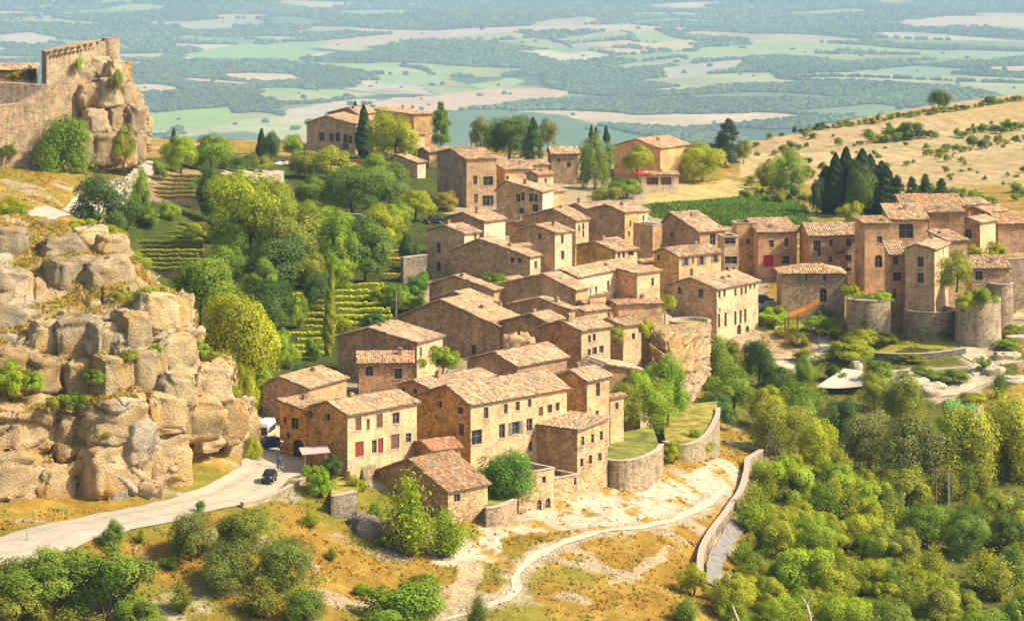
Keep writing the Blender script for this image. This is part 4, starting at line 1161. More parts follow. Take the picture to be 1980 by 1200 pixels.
house('tall plain house at the edge of the terraced gardens', 826, 898, 927, 453, 490, 48, roof='gx', r=.5, pitch=14, cL=(.50,.39,.26), cR=WHITE, mL='plaster', hz=10, wins=[('L',848,479,1.0,1.7,'c'),('L',848,515,1.0,1.5,'w'),('R',919,455,.5,1.0,'w')])
house('white walled house with drainpipe and tall chimney', 858, 936, 977, 430, 516, 50, roof='gx', r=.5, pitch=15, cL=(.40,.31,.22), cR=(.80,.70,.52), hz=9, chim=[(.35,.35,1.2)], wins=[('L',880,432,.9,.6,'w')])
house('cream corner house with curved roof and two stacked windows', 1002, 1073, 1106, 452, 503, 50, roof='gx', r=.5, pitch=15, cL=(.46,.36,.24), cR=(.76,.64,.46), hz=9, wins=[('R',1087,462,.8,1.5,'w'),('R',1088,493,.9,1.5,'w'),('L',1043,455,.6,1.1,'a')])
house('cream house rising behind the curved roof', 1012, 1113, 1138, 428, 517, 53, roof='gx', r=.42, pitch=15, cL=(.44,.34,.23), cR=(.76,.64,.46), hz=9, wins=[('R',1120,442,.6,1.2,'w'),('R',1128,438,.6,1.2,'w'),('R',1128,452,.6,1.1,'w')])
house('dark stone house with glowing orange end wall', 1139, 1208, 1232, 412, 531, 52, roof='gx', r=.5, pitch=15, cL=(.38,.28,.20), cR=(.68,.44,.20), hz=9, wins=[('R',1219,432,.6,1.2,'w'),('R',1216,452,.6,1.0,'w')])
house('broad roofed house behind the dark stone house', 1085, 1145, 1200, 411, 546, 42, roof='gx', r=.5, pitch=15, cL=BROWN, cR=TAN, hz=8, chim=[(.1,.5,1.0)])
house('small white gabled house at the back of the core', 1188, 1233, 1252, 411, 552, 50, roof='gx', pitch=16, cL=BROWN, cR=WHITE, hz=8, wins=[('R',1244,422,.6,1.1,'w')])
house('low cream house with broken tile edge and ochre side', 1114, 1190, 1232, 487, 478, 40, roof='gx', r=.5, pitch=12, cL=(.56,.38,.12), cR=(.72,.60,.42), hz=6, wins=[('R',1197,487,.5,.9,'w'),('R',1206,491,.5,1.0,'w'),('R',1220,490,1.2,.7,'w')])
house('big house on the crest with barred windows', 845, 902, 960, 309, 606, 22, roof='gx', r=.5, pitch=9, cL=(.42,.33,.24), cR=(.52,.40,.26), hz=12, wins=[('R',919,348,.9,1.8,'w'),('R',944,350,2.2,1.9,'w'),('R',920,383,.8,1.8,'c'),('R',940,388,1.6,2.2,'w'),('R',951,388,.8,2.2,'w')])
house('upper storey block with pale wall on the crest', 946, 976, 1032, 330, 613, 18, roof='sx', pitch=9, cL=BROWN, cR=(.70,.53,.32), hz=9, b=8, wins=[('R',981,346,.6,1.2,'w')])
house('tan gabled house with scattered windows and white end wall', 960, 1049, 1070, 372, 556, 66, roof='gx', r=.8, pitch=13, cL=(.55,.41,.26), cR=(.82,.72,.56), hz=12, wins=[('L',1002,383,.9,1.5,'w'),('L',1011,376,.7,1.6,'w'),('L',1027,382,.9,1.5,'w'),('L',1036,383,.7,1.4,'w'),('L',1008,407,1.0,1.1,'w'),('L',1035,402,1.2,1.4,'w')])
house('long low roof at the crest beside the dark conifers', 985, 1010, 1060, 322, 640, 30, roof='gx', pitch=12, cL=BROWN, cR=TAN, hz=6, b=7)
house('side wing with steps right of the tan gabled house', 1040, 1068, 1092, 372, 575, 40, roof='gx', pitch=12, cL=TAN, cR=(.64,.48,.29), hz=8, b=6)
# ---------------- crest and far houses
house('grey stone house with plain tiled roof in the far trees', 1060, 1066, 1118, 299, 668, 5, roof='gx', pitch=17, cL=BROWN, cR=(.46,.37,.26), mR='stone', hz=6, b=8, wins=[('R',1080,310,.8,.8,'w'),('R',1100,318,.9,1.2,'w')])
house('rosy gabled farmhouse with long pale wing on the ridge', 1187, 1277, 1333, 288, 680, 55, roof='gx', r=.5, pitch=16, cL=(.58,.36,.19), cR=(.66,.46,.24), mL='plaster', hz=9, tint=(1.05,.9,.85), wins=[('L',1231,276,.8,1.2,'w'),('L',1216,300,.8,1.2,'w')], chim=[(.4,.3,.8)])
house('low white service building with dark doors below the farmhouse', 1236, 1240, 1312, 340, 664, 4, roof='sx', pitch=4, cL=WHITE, cR=(.74,.66,.54), hz=3.2, b=4, wins=[('R',1257,350,1.6,1.8,'d'),('R',1268,350,1.2,1.6,'w'),('R',1288,350,2.4,1.8,'d')], name='service_building', cat='building', tint=(1.2,1.15,1.1))
house('square manor with grouped windows at the far end', 593, 688, 701, 241, 739, 72, roof='gx', r=.6, pitch=13, cL=(.46,.36,.25), cR=TAN, hz=8.5, a=12, tint=(1.0,.92,.85), wins=[('L',622,264,1.6,2.2,'w'),('L',641,266,1.1,2.2,'w'),('L',653,265,1.3,2.3,'w'),('L',668,268,1.2,2.2,'w'),('L',677,270,1.0,2.0,'w'),('L',668,280,1.6,2.4,'d')], name='manor_house')
house('upper wing of the manor with its own gabled roof', 634, 692, 700, 222, 752, 60, roof='gx', r=.3, pitch=14, cL=BROWN, cR=TAN, hz=9, a=8, chim=[(.1,.2,1.6)])
house('massive golden house behind the yellow tree', 722, 800, 837, 222, 764, 30, roof='hip', pitch=15, cL=(.50,.38,.22), cR=(.52,.38,.20), hz=9, chim=[(.3,.4,1.2),(.6,.3,1.0)])
house('pale block under the golden house', 800, 806, 822, 262, 742, 30, roof='sx', pitch=4, cL=WHITE, cR=WHITE, hz=6, b=6)
house('pink gabled outhouse with arched openings', 741, 807, 823, 316, 664, 58, roof='gx', r=.6, pitch=15, cL=(.55,.34,.23), cR=(.74,.62,.46), mL='plaster', hz=5.5, wins=[('L',758,327,1.0,1.5,'a'),('L',780,325,1.2,1.6,'a')], name='outhouse', cat='house')
house('low pale roofed sheds behind the pink outhouse', 815, 830, 872, 296, 690, 25, roof='gx', pitch=12, cL=BROWN, cR=TAN, hz=5, b=7, tint=(1.15,1.05,.95), name='shed', cat='shed')
# ---------------- right of the core
house('big roofed barn with collapsed corner tiles', 1278, 1353, 1402, 450, 509, 30, roof='gx', r=.75, pitch=15, cL=(.42,.32,.23), cR=(.52,.37,.22), hz=7, name='stone_barn', cat='barn', wins=[('L',1299,453,.8,1.0,'a'),('R',1378,463,1.2,2.0,'w')])
house('square ruined tower with flat top left of the big roofed barn', 1233, 1262, 1280, 436, 512, 40, roof='flat', cL=(.46,.34,.20), cR=(.52,.38,.22), hz=9, b=5, name='ruined_tower', cat='tower')
house('orange gabled house with shuttered upper windows', 1264, 1313, 1394, 497, 478, 38, roof='gx', r=.55, pitch=16, cL=(.60,.42,.18), cR=(.64,.50,.30), hz=6.5, wins=[('R',1326,506,.7,1.3,'s'),('R',1340,504,.4,.9,'w'),('R',1356,504,.8,1.4,'s'),('R',1383,500,.8,1.3,'s'),('R',1337,526,.8,1.2,'g'),('L',1273,493,.7,.9,'w')])
house('open fronted ruin with two balcony levels', 1398, 1400, 1428, 458, 498, 12, roof='flat', cL=TAN, cR=(.60,.47,.31), hz=8, b=4, name='ruined_house', wins=[('R',1409,466,1.9,1.1,'w'),('R',1413,503,2.2,1.3,'w'),('R',1406,519,.5,.5,'w'),('R',1419,519,.5,.5,'w')])
house('roofless stone wall house with one black window', 1423, 1424, 1466, 432, 524, 8, roof='flat', cL=TAN, cR=(.60,.43,.22), mR='stone', hz=10, b=4, name='ruined_house', wins=[('R',1447,467,.7,1.0,'w')])
house('tall cream house with four rows of windows at the village edge', 1290, 1386, 1466, 560, 472, 52, roof='gx', r=.5, pitch=16, cL=(.48,.37,.25), cR=(.72,.60,.41), hz=10.2, chim=[(.45,.25,.5),(.6,.25,.5)], key='M1',
      wins=rowwin('R',[1391,1401,1422,1434,1442],569,.7,1.15,'w',-8)+[('R',1451,550,.6,.8,'w'),('R',1459,548,.6,.8,'w')]+rowwin('R',[1390,1403,1422,1432,1441],620,.7,2.2,'w',-10)+[('R',1429,637,1.2,1.6,'a'),('R',1445,640,1.1,1.8,'a'),('R',1392,599,.4,.6,'w')]+[('L',1314,558,.8,1.1,'a'),('L',1355,564,.9,1.4,'w')])
house('orange house with crimson doors under a straight eave', 1462, 1466, 1541, 451, 521, 10, roof='sx', pitch=13, cL=ORANGE, cR=(.60,.41,.25), hz=8, b=7, wins=[('R',1492,471,.8,1.3,'w'),('R',1521,468,.8,1.5,'a'),('R',1486,504,1.9,2.0,'x'),('R',1520,502,1.2,1.5,'w')])
house('brown plastered inn with broad roof and small sign', 1540, 1566, 1663, 457, 515, 6, roof='gx', pitch=16, r=.6, cL=(.60,.36,.18), cR=(.50,.35,.23), hz=9, wins=[('R',1577,475,.7,2.0,'w'),('R',1584,480,.6,2.8,'w'),('R',1607,470,.7,1.3,'w'),('R',1641,469,.9,1.4,'w'),('R',1606,501,.8,1.1,'a'),('R',1641,499,1.0,1.2,'w'),('R',1641,521,.9,.7,'w')], b=9, key='INN')
house('long low stone barn with bright hipped roof below the inn', 1500, 1512, 1633, 530, 489, 2, roof='hip', pitch=17, cL=(.40,.32,.24), cR=(.44,.35,.26), mR='stone', hz=6, b=7, tint=(1.1,1.0,.9), wins=[('R',1559,537,.4,1.0,'w'),('R',1595,537,.4,1.0,'w'),('R',1592,570,1.2,2.4,'a')], name='stone_barn', cat='barn')
house('orange house with one large arched window beside the inn', 1668, 1672, 1722, 434, 508, 10, roof='sx', pitch=5, cL=ORANGE, cR=(.60,.41,.25), hz=10, b=6, wins=[('R',1701,463,.9,1.2,'w'),('R',1699,505,1.3,2.2,'a')])
house('orange fronted house with big grey door under a tiled eave', 1719, 1722, 1794, 426, 522, 5, roof='sx', pitch=15, cL=ORANGE, cR=(.55,.40,.26), hz=9, b=7, wins=[('R',1752,447,2.6,2.6,'w')])
house('brown stone house with blank wall behind the square tower', 1794, 1796, 1864, 412, 530, 3, roof='sx', pitch=6, cL=BROWN, cR=(.44,.31,.20), mR='stone', hz=9, b=7)
house('rear house with pale roof topping the right cluster', 1742, 1746, 1864, 400, 560, 2, roof='sx', pitch=9, cL=BROWN, cR=(.54,.40,.26), hz=8, b=8, tint=(1.05,.95,.85))
house('three storey square house standing on a rounded stone base', 1750, 1807, 1834, 484, 478, 68, roof='gx', r=.6, pitch=14, cL=(.50,.38,.27), cR=(.74,.60,.41), mL='plaster', hz=10, zb=-4.4, wins=[('L',1780,506,1.0,1.6,'w'),('L',1780,537,1.0,1.6,'w'),('R',1820,512,.8,1.5,'w'),('R',1819,545,.8,1.5,'w'),('R',1820,565,.7,1.9,'w'),('R',1824,486,.6,1.1,'w')], name='tower_house', key='Q1')
house('narrow pink strip house wedged left of the square house', 1718, 1721, 1751, 494, 484, 3, roof='sx', pitch=16, cL=ORANGE, cR=(.54,.37,.24), hz=12, b=5, wins=[('R',1732,504,.8,1.4,'w'),('R',1735,534,1.4,1.4,'w'),('R',1730,567,.5,1.6,'d')])
house('stone walled wing behind the square house', 1800, 1834, 1870, 468, 492, 25, roof='sx', pitch=10, cL=BROWN, cR=(.52,.40,.27), mR='stone', hz=9, b=6)
house('house with buttressed front and round window on the right', 1848, 1895, 1925, 432, 540, 48, roof='gx', r=.5, pitch=17, cL=(.46,.35,.23), cR=(.70,.57,.38), hz=8, wins=[('L',1872,452,1.4,1.8,'w')])
house('pale roofed house above the buttressed one', 1868, 1905, 1945, 412, 560, 35, roof='gx', pitch=17, cL=BROWN, cR=TAN, hz=7, tint=(1.15,1.08,.95))
house('last house at the far right with wide pink roof', 1918, 1930, 2010, 434, 548, 8, roof='gx', pitch=18, cL=BROWN, cR=(.56,.40,.28), mR='stone', hz=6, b=9, tint=(1.08,.95,.85))
house('back roof behind the pale roofed house', 1840, 1870, 1912, 398, 585, 30, roof='gx', pitch=15, cL=BROWN, cR=TAN, hz=6, b=7)
house('low house with one square window above the flowered wall', 1876, 1880, 1952, 520, 478, 4, roof='sx', pitch=14, cL=BROWN, cR=(.52,.40,.28), mR='stone', hz=7, b=5, wins=[('R',1893,533,1.2,1.5,'w')])
house('small tiled roof house tucked between inn and orange house', 1655, 1664, 1700, 440, 535, 8, roof='gx', pitch=14, cL=BROWN, cR=TAN, hz=7, b=6, tint=(1.1,.85,.7))

# ---------------- small infill roofs of the core
for (lab, uL, uC, uR, vE, y, al, tint) in [
 ('low roof wedged between the pink plastered house and the white house', 1100, 1130, 1176, 604, 436, 40, (1.1,1,.95)),
 ('tiny roof in front of the white house corner', 1112, 1135, 1160, 590, 440, 45, (1.05,.95,.9)),
 ('little tiled porch roof behind the pergola house', 960, 985, 1012, 545, 466, 50, (1.1,1.05,1)),
 ('small lean roof left of the curved roof house', 985, 1000, 1025, 478, 500, 45, (1,1,1)),
 ('flat little roof between dark stone house and low cream house', 1150, 1178, 1206, 472, 505, 40, (1.15,1.1,1)),
 ('small stepped roof right of the low cream house', 1225, 1240, 1268, 508, 486, 40, (1,.95,.9)),
 ('tiny tiled shed below the tan gabled house', 985, 1010, 1042, 436, 524, 45, (1.1,1,.95)),
 ('low tiled outbuilding behind the pink cottage', 780, 800, 835, 700, 398, 40, (1,.9,.85)),
 ('small roof at the foot of the square block', 1165, 1180, 1206, 770, 366, 45, (1.05,.95,.9)),
 ('low roof left of the wide dark gable', 745, 772, 800, 652, 418, 50, (1.05,1,.95)),
 ('stepped roof right of the broad dark gable', 1120, 1140, 1172, 574, 452, 50, (1.1,1,.95)),
 ('narrow roof between the two crest houses', 1018, 1040, 1070, 340, 598, 35, (1.1,1,.9)),
]:
    house(lab, uL, uC, uR, vE, y, al, roof='gx', pitch=15, cL=(.44,.33,.21), cR=(.66,.52,.34), hz=3.5, tint=tint, name='small_house', wins=[('R', (uC + uR) / 2, vE + 12 * 450 / y, .6, .9, 'w')])
# ------------------------------------------------------------------ plants
def leaf_quads(pos, nrm, size, rg, stretch=1.5, shade=None):
    m = len(pos)
    r = rg.normal(size=(m, 3))
    a = np.cross(nrm, r); a /= np.linalg.norm(a, axis=1, keepdims=True) + 1e-9
    b = np.cross(nrm, a); b /= np.linalg.norm(b, axis=1, keepdims=True) + 1e-9
    s = size * rg.uniform(.6, 1.4, m)
    st = rg.uniform(1, stretch, m)
    V = np.zeros((m, 4, 3))
    V[:, 0] = pos - a * (s * st)[:, None]; V[:, 2] = pos + a * (s * st)[:, None]
    V[:, 1] = pos - b * s[:, None] * .8 + nrm * s[:, None] * .3; V[:, 3] = pos + b * s[:, None] * .8 + nrm * s[:, None] * .3
    Fq = np.arange(m * 4).reshape(m, 4)
    v = rg.uniform(.65, 1.35, (m, 1)) if shade is None else shade[:, None] * rg.uniform(.75, 1.3, (m, 1))
    hue = rg.normal(0, .10, (m, 1))
    c = np.concatenate([v * (1 + hue), v, v * (1 - hue * .5)], 1)
    return V.reshape(-1, 3), Fq, np.repeat(c, 4, 0)

def udir(rg, n):
    d = rg.normal(size=(n, 3)); return d / np.linalg.norm(d, axis=1, keepdims=True)

def crown(kind, seed):
    """leafy crown in a unit box: width 1, height 1, base at z = 0"""
    rg = np.random.default_rng(seed)
    if kind in ('round', 'bush', 'oak'):
        nl = {'round': 15000, 'oak': 18000, 'bush': 9500}[kind]
        cz, sz = {'round': (.53, .50), 'oak': (.49, .54), 'bush': (.42, .58)}[kind]
        nc = {'round': 56, 'oak': 70, 'bush': 36}[kind]
        d = udir(rg, nc * 3)
        d = d[d[:, 2] > (-.75 if kind != 'bush' else -.45)][:nc]
        nc = len(d)
        # lopsided outline: a few big boughs
        lob = udir(rg, 7); lw = rg.uniform(-.45, .38, 7)
        rad = .40 * (1 + sum(w * np.clip(d @ l, 0, 1) ** 2 for w, l in zip(lw, lob))) * rg.uniform(.55, 1.12, nc)
        c = d * rad[:, None]
        cr = rg.uniform(.065, .19, nc)
        k = rg.choice(nc, nl, p=cr ** 2 / (cr ** 2).sum())
        ld = udir(rg, nl)
        ld[:, 2] = np.where(rg.random(nl) < .5, np.abs(ld[:, 2]), ld[:, 2])
        ld /= np.linalg.norm(ld, axis=1, keepdims=True)
        rr = rg.uniform(.55, 1.08, nl) ** .7
        pos = c[k] + ld * (cr[k] * rr)[:, None]
        nrm = ld * .8 + d[k] * .6 + np.array((0, 0, .25)) + rg.normal(0, .30, (nl, 3)); nrm /= np.linalg.norm(nrm, axis=1, keepdims=True)
        pos = pos * np.array((1, 1, sz / .45)) + np.array((0, 0, cz))
        tone = rg.uniform(.75, 1.25, nc)
        sh = tone[k]
        pos[:, 2] = np.maximum(pos[:, 2], rg.uniform(0, .05, nl))
        return leaf_quads(pos, nrm, {'round': .0122, 'oak': .0113, 'bush': .0155}[kind], rg, 1.6, sh)
    if kind == 'cypress':
        nl = 5200
        z = rg.uniform(0.02, 1, nl) ** .9
        pr = np.clip((z / .25), 0, 1) ** .5 * np.clip(1 - ((z - .25) / .75), 0, 1) ** .62
        th = rg.uniform(0, 2 * np.pi, nl)
        lump = 1 + .22 * np.sin(th * 3 + z * 17 + seed) * np.sin(z * 29 + th)
        r = .46 * pr * lump * rg.uniform(.72, 1.05, nl)
        pos = np.stack([r * np.cos(th), r * np.sin(th), z], -1)
        nrm = np.stack([np.cos(th), np.sin(th), np.full(nl, .25)], -1) + rg.normal(0, .35, (nl, 3)); nrm /= np.linalg.norm(nrm, axis=1, keepdims=True)
        V, Fq, c = leaf_quads(pos, nrm, .030, rg, 1.2)
        V = V.reshape(-1, 4, 3); ctr = V.mean(1, keepdims=True); V = ctr + (V - ctr) * np.array((1.5, 1.5, .75))
        return V.reshape(-1, 3), Fq, c
    if kind == 'cedar':
        nl = 8000
        nc = 64
        z = rg.uniform(.12, .97, nc); th = rg.uniform(0, 2 * np.pi, nc)
        r = .46 * (1 - z) ** .62 * rg.uniform(.35, 1.0, nc)
        c = np.stack([r * np.cos(th), r * np.sin(th), z], -1)
        cr = (.07 + .12 * (1 - z)) * rg.uniform(.8, 1.2, nc)
        k = rg.choice(nc, nl, p=cr ** 2 / (cr ** 2).sum())
        ld = udir(rg, nl)
        pos = c[k] + ld * (cr[k] * rg.uniform(.4, 1.05, nl))[:, None] * np.array((1, 1, .6))
        nrm = ld + np.array((0, 0, .5)) + rg.normal(0, .4, (nl, 3)); nrm /= np.linalg.norm(nrm, axis=1, keepdims=True)
        return leaf_quads(pos, nrm, .0145, rg, 1.8, rg.uniform(.7, 1.25, nc)[k])
    if kind == 'loose':
        # open shrub: sprays of leaves along many arching stems
        ns, per = 84, 84
        th = rg.uniform(0, 2 * np.pi, ns); el = rg.uniform(.25, 1.0, ns); ln = rg.uniform(.45, 1.0, ns)
        t = rg.uniform(.18, 1, (ns, per)) ** .8
        hx = np.cos(th)[:, None] * (1 - el)[:, None] * t * ln[:, None] * .62; hy = np.sin(th)[:, None] * (1 - el)[:, None] * t * ln[:, None] * .62
        hzz = (t * ln[:, None] * (.45 + .55 * el[:, None])) - .12 * t ** 2 * (1 - el)[:, None]
        pos = np.stack([hx, hy, hzz], -1).reshape(-1, 3) + rg.normal(0, .045, (ns * per, 3)) * (.4 + t.reshape(-1, 1))
        pos[:, 2] = np.maximum(pos[:, 2], .01)
        n = len(pos)
        nrm = udir(rg, n) + np.array((0, 0, .5)) + pos * np.array((1.2, 1.2, 0)); nrm /= np.linalg.norm(nrm, axis=1, keepdims=True)
        return leaf_quads(pos, nrm, .0135, rg, 2.2, np.repeat(rg.uniform(.7, 1.3, ns), per))
    if kind == 'hedge':
        # clipped row, length 1 along x, depth 1, height 1 (stretched when placed)
        nl = 3600
        pos = np.stack([rg.uniform(-.5, .5, nl), rg.uniform(-.5, .5, nl), rg.uniform(0, 1, nl)], -1)
        f = rg.integers(0, 3, nl)
        pos[f == 0, 2] = 1 - np.abs(rg.normal(0, .10, (f == 0).sum())); pos[f == 1, 1] = -.5 + np.abs(rg.normal(0, .10, (f == 1).sum()))
        pos[:, 2] *= 1 + .35 * (vnoise(pos[:, 0] * 22, pos[:, 1] * 0, seed=seed) - .5) * 2
        nrm = udir(rg, nl) * .8 + np.where((f == 0)[:, None], np.array((0, 0, 1.)), np.array((0, -1., .2))); nrm /= np.linalg.norm(nrm, axis=1, keepdims=True)
        V, Fq, c = leaf_quads(pos, nrm, .05, rg, 1.4)
        V = V.reshape(-1, 4, 3); ctr = V.mean(1, keepdims=True)
        V = ctr + (V - ctr) * np.array((.26, 2.2, 3.0))
        return V.reshape(-1, 3), Fq, c

def trunk(kind, seed):
    rg = random.Random(seed)
    mb = MB()
    if kind in ('round', 'oak'):
        r = .028; lean = (rg.uniform(-.03, .03), rg.uniform(-.03, .03))
        top = (lean[0], lean[1], .42)
        mb.tube((0, 0, -.05), (0, 0, .02), r * 1.5, r, 8); mb.tube((0, 0, .02), top, r, r * .65, 8)
        for k in range(6):
            t = 2 * math.pi * k / 6 + rg.uniform(-.4, .4); q = (top[0] + .25 * math.cos(t), top[1] + .25 * math.sin(t), .42 + rg.uniform(.12, .32))
            mb.tube((top[0], top[1], .40 - rg.uniform(0, .12)), q, r * .5, r * .16, 6)
    elif kind in ('cypress', 'cedar'):
        mb.tube((0, 0, -.05), (0, 0, .9), .03 if kind == 'cedar' else .05, .008, 7)
        for k in range(6):
            t = k * 2.4; z = .15 + .1 * k
            mb.tube((0, 0, z), (.3 * (1 - z) * math.cos(t), .3 * (1 - z) * math.sin(t), z + .04), .012, .004, 5)
    else:
        for k in range(6):
            t = 2 * math.pi * k / 6 + rg.uniform(-.4, .4); ln = rg.uniform(.18, .34)
            mb.tube((.02 * math.cos(t), .02 * math.sin(t), -.06), (ln * math.cos(t), ln * math.sin(t), rg.uniform(.4, .75)), .014, .005, 5)
    me = bpy.data.meshes.new('trunk'); me.from_pydata(mb.v, [], mb.f); me.update(); me.materials.append(M['bark'])
    return me

PROTO = {}
def proto(kind, var):
    if (kind, var) not in PROTO:
        V, Fq, c = crown(kind, 1000 + var * 31 + len(kind) * 7)
        me = npmesh('crown', V, Fq, c, False); me.materials.append(M['leaf'])
        PROTO[kind, var] = (me, trunk(kind, var * 13 + 5))
    return PROTO[kind, var]
NVAR = {'round': 4, 'oak': 4, 'bush': 4, 'cypress': 3, 'cedar': 3, 'loose': 4, 'hedge': 3}

BRIGHT = (.17, .25, .022); LIME = (.27, .30, .022); YELL = (.40, .34, .02); MID = (.105, .165, .026); DARK = (.040, .080, .024); OLIVE = (.15, .165, .034); GREYG = (.125, .145, .062); DEEP = (.026, .055, .026); RUSSET = (.28, .17, .035)
TREES = []
LEAF_GAIN = 2.05
def plant_at(loc, w, h, kind, col, label, cat=None, group=None, var=None):
    var = random.randrange(NVAR[kind]) if var is None else var
    cm, tm = proto(kind, var)
    nm = {'round': 'tree', 'oak': 'oak_tree', 'bush': 'bush', 'cypress': 'cypress_tree', 'cedar': 'conifer_tree', 'loose': 'shrub', 'hedge': 'hedge'}[kind]
    o = empty(nm, loc, random.uniform(0, 6.28), label, cat or nm.split('_')[-1].replace('conifer', 'tree') if kind != 'cypress' else 'cypress', group)
    o.scale = (w * random.uniform(.9, 1.16), w * random.uniform(.85, 1.1), h * random.uniform(.94, 1.08))
    o.rotation_euler = (random.uniform(-.07, .07), random.uniform(-.07, .07), random.uniform(0, 6.28))
    j = random.uniform(.9, 1.14) * LEAF_GAIN
    col = (max(min(col[0] * 1.18, col[1] * 1.0), col[0] * .8), col[1] * 1.04, col[2] * .48)
    j = min(j, .47 / max(col))
    link('crown', cm, None, o, tuple(c * j for c in col))
    link('trunk', tm, None, o)
    TREES.append(o)
    return o

def plant(u, v, wpx, hpx, kind, col, label, y=None, **kw):
    """plant whose foot is seen at pixel (u, v); size in photo pixels"""
    p = hit(u, v) if y is None else P(u, v, y)
    if y is not None: p[2] = min(p[2], gz(p[0], p[1]) + .5) if kw.pop('drop', False) else p[2]
    m = p[1] / F
    return plant_at((p[0], p[1], p[2] - .1), wpx * m, hpx * m, kind, col, label, **kw)

# by the castle and the cliff
plant(112,392,140,170,'oak',(.10,.17,.02),'huge ivy-green tree growing against the lower castle wall', y=540)
plant(238,322,58,76,'bush',OLIVE,'olive bush in the cleft of the castle rock', y=553)
plant(14,306,34,28,'bush',MID,'small bush at the foot of the big castle wall', y=540)
plant(150,138,20,28,'bush',BRIGHT,'bush sprouting from the ledge below the castle bastion', y=560)
plant(222,180,26,46,'bush',OLIVE,'scrub hanging on the castle rock under the turret', y=560)
plant(190,470,135,125,'round',DARK,'dark spreading tree at the foot of the castle track', y=470)
plant(277,420,40,92,'round',MID,'slim young tree standing alone beside the grey steps')
plant(350,336,80,76,'round',BRIGHT,'bright tree left in the pair above the grey steps')
plant(408,336,95,78,'round',MID,'mid green tree right in the pair above the grey steps')
plant(335,280,13,34,'cypress',DARK,'lone small cypress sticking up over the pair of trees', y=640)
plant(312,350,38,36,'bush',MID,'round bush at the bend of the castle track')
plant(25,432,70,52,'bush',LIME,'yellowish bush on the left edge above the cliff', y=400)
plant(330,425,46,36,'bush',BRIGHT,'light bush above the left vine terraces')
plant(290,438,46,32,'bush',MID,'low bush at the upper left of the vine terraces')
plant(410,432,72,102,'round',DARK,'dark tree between grey steps and the big lime tree')
plant(482,512,145,170,'oak',(.22,.28,.02),'largest lime green tree in the gardens')
plant(565,520,125,135,'oak',OLIVE,'olive tree behind the dark one in the gardens')
plant(548,590,150,148,'oak',(.045,.085,.03),'broad dark tree in the middle of the gardens', y=470)
plant(390,622,150,140,'oak',MID,'mid green tree leaning over the cliff top', y=395)
plant(468,765,175,205,'oak',(.21,.24,.025),'tall yellow green tree behind the cliff')
plant(556,712,60,56,'bush',BRIGHT,'round light bush below the lower vine rows')
plant(500,790,60,80,'round',BRIGHT,'light tree left of the grey barn')
plant(634,692,24,182,'cypress',(.19,.20,.03),'very tall thin olive cypress beside the vine rows')
plant(652,552,95,135,'round',MID,'green tree behind the tall thin cypress', y=480)
plant(705,545,110,105,'round',(.07,.12,.03),'dense dark green tree above the vine rows')
plant(735,478,80,70,'round',LIME,'yellow leaved tree above the golden terraces')
plant(665,470,70,60,'round',BRIGHT,'small bright tree by the garden path')
plant(600,470,80,70,'round',BRIGHT,'bright tree beside the largest lime green one')
plant(805,570,60,42,'bush',(.06,.14,.03),'dark glossy bush at the garden corner')
plant(770,600,60,50,'bush',MID,'garden bush with flowers near the pole')
plant(700,680,70,30,'bush',DARK,'low shade bush behind the round shouldered house')
plant(855,722,72,50,'bush',BRIGHT,'bright green creeper bush below the tiny door', y=386)
plant(455,330,60,28,'bush',DARK,'low dark shrubs by the pale terrace wall')
plant(525,310,46,62,'round',DARK,'dark tree left of the square manor')
plant(566,304,46,50,'round',BRIGHT,'bright tree just left of the square manor')
plant(503,305,20,58,'cypress',DEEP,'small cypress left of the dark manor tree')
plant(505,330,50,26,'bush',OLIVE,'low hedge bush before the small cypress')
plant(640,348,95,64,'bush',(.17,.20,.03),'large domed bush below the square manor')
plant(582,345,70,50,'bush',OLIVE,'second domed bush by the pale terrace wall')
plant(600,404,90,72,'round',MID,'leafy tree at the left of the lower orchard')
plant(682,414,125,85,'oak',(.075,.125,.035),'dense blue green tree in the middle of the orchard')
plant(752,404,95,78,'round',(.085,.135,.04),'dense tree right of the blue green orchard tree')
plant(803,428,95,70,'round',(.26,.29,.02),'yellow green tree right at the end of the orchard')
plant(720,365,80,60,'round',MID,'orchard tree behind, nearest the pink outhouse')
plant(860,405,46,36,'bush',RUSSET,'russet bush beside the big crest house')
plant(530,400,60,60,'round',MID,'tree under the pale terrace wall')
plant(706,306,42,106,'cypress',DEEP,'tall dark cypress between the manor and the yellow tree', y=722)
plant(688,228,14,34,'cypress',DEEP,'cypress tip behind the manor roof', y=770)
plant(765,318,108,100,'oak',(.36,.33,.02),'big yellow tree in front of the golden house', y=700)
plant(852,280,52,80,'cedar',MID,'pointed green tree right of the golden house', y=720)
plant(985,310,125,92,'oak',(.05,.095,.03),'large dark tree on the crest', y=670)
plant(1030,322,60,96,'cedar',(.04,.08,.03),'pointed dark tree right of the large crest tree', y=660)
plant(930,292,60,56,'round',GREYG,'greyish tree left of the large crest tree', y=690)
plant(1060,282,42,46,'round',GREYG,'small grey green tree at the plateau edge', y=740)
plant(1150,368,80,108,'oak',(.10,.15,.035),'tall green tree before the grey stone crest house')
plant(1143,270,10,32,'cypress',DEEP,'left one of two thin cypresses behind the tall green tree', y=730)
plant(1151,270,10,28,'cypress',DEEP,'right one of two thin cypresses behind the tall green tree', y=736)
plant(1174,278,14,36,'cypress',DEEP,'single cypress left of the rosy farmhouse', y=720)
plant(1232,338,72,60,'round',(.19,.22,.025),'round yellow green tree in front of the farmhouse', y=660)
plant(1357,352,95,72,'round',(.25,.25,.025),'golden green tree right of the farmhouse wing')
plant(1402,320,82,92,'cedar',(.025,.05,.035),'black-green cedar on the skyline')
plant(1438,315,40,52,'round',OLIVE,'olive tree beside the skyline cedar')
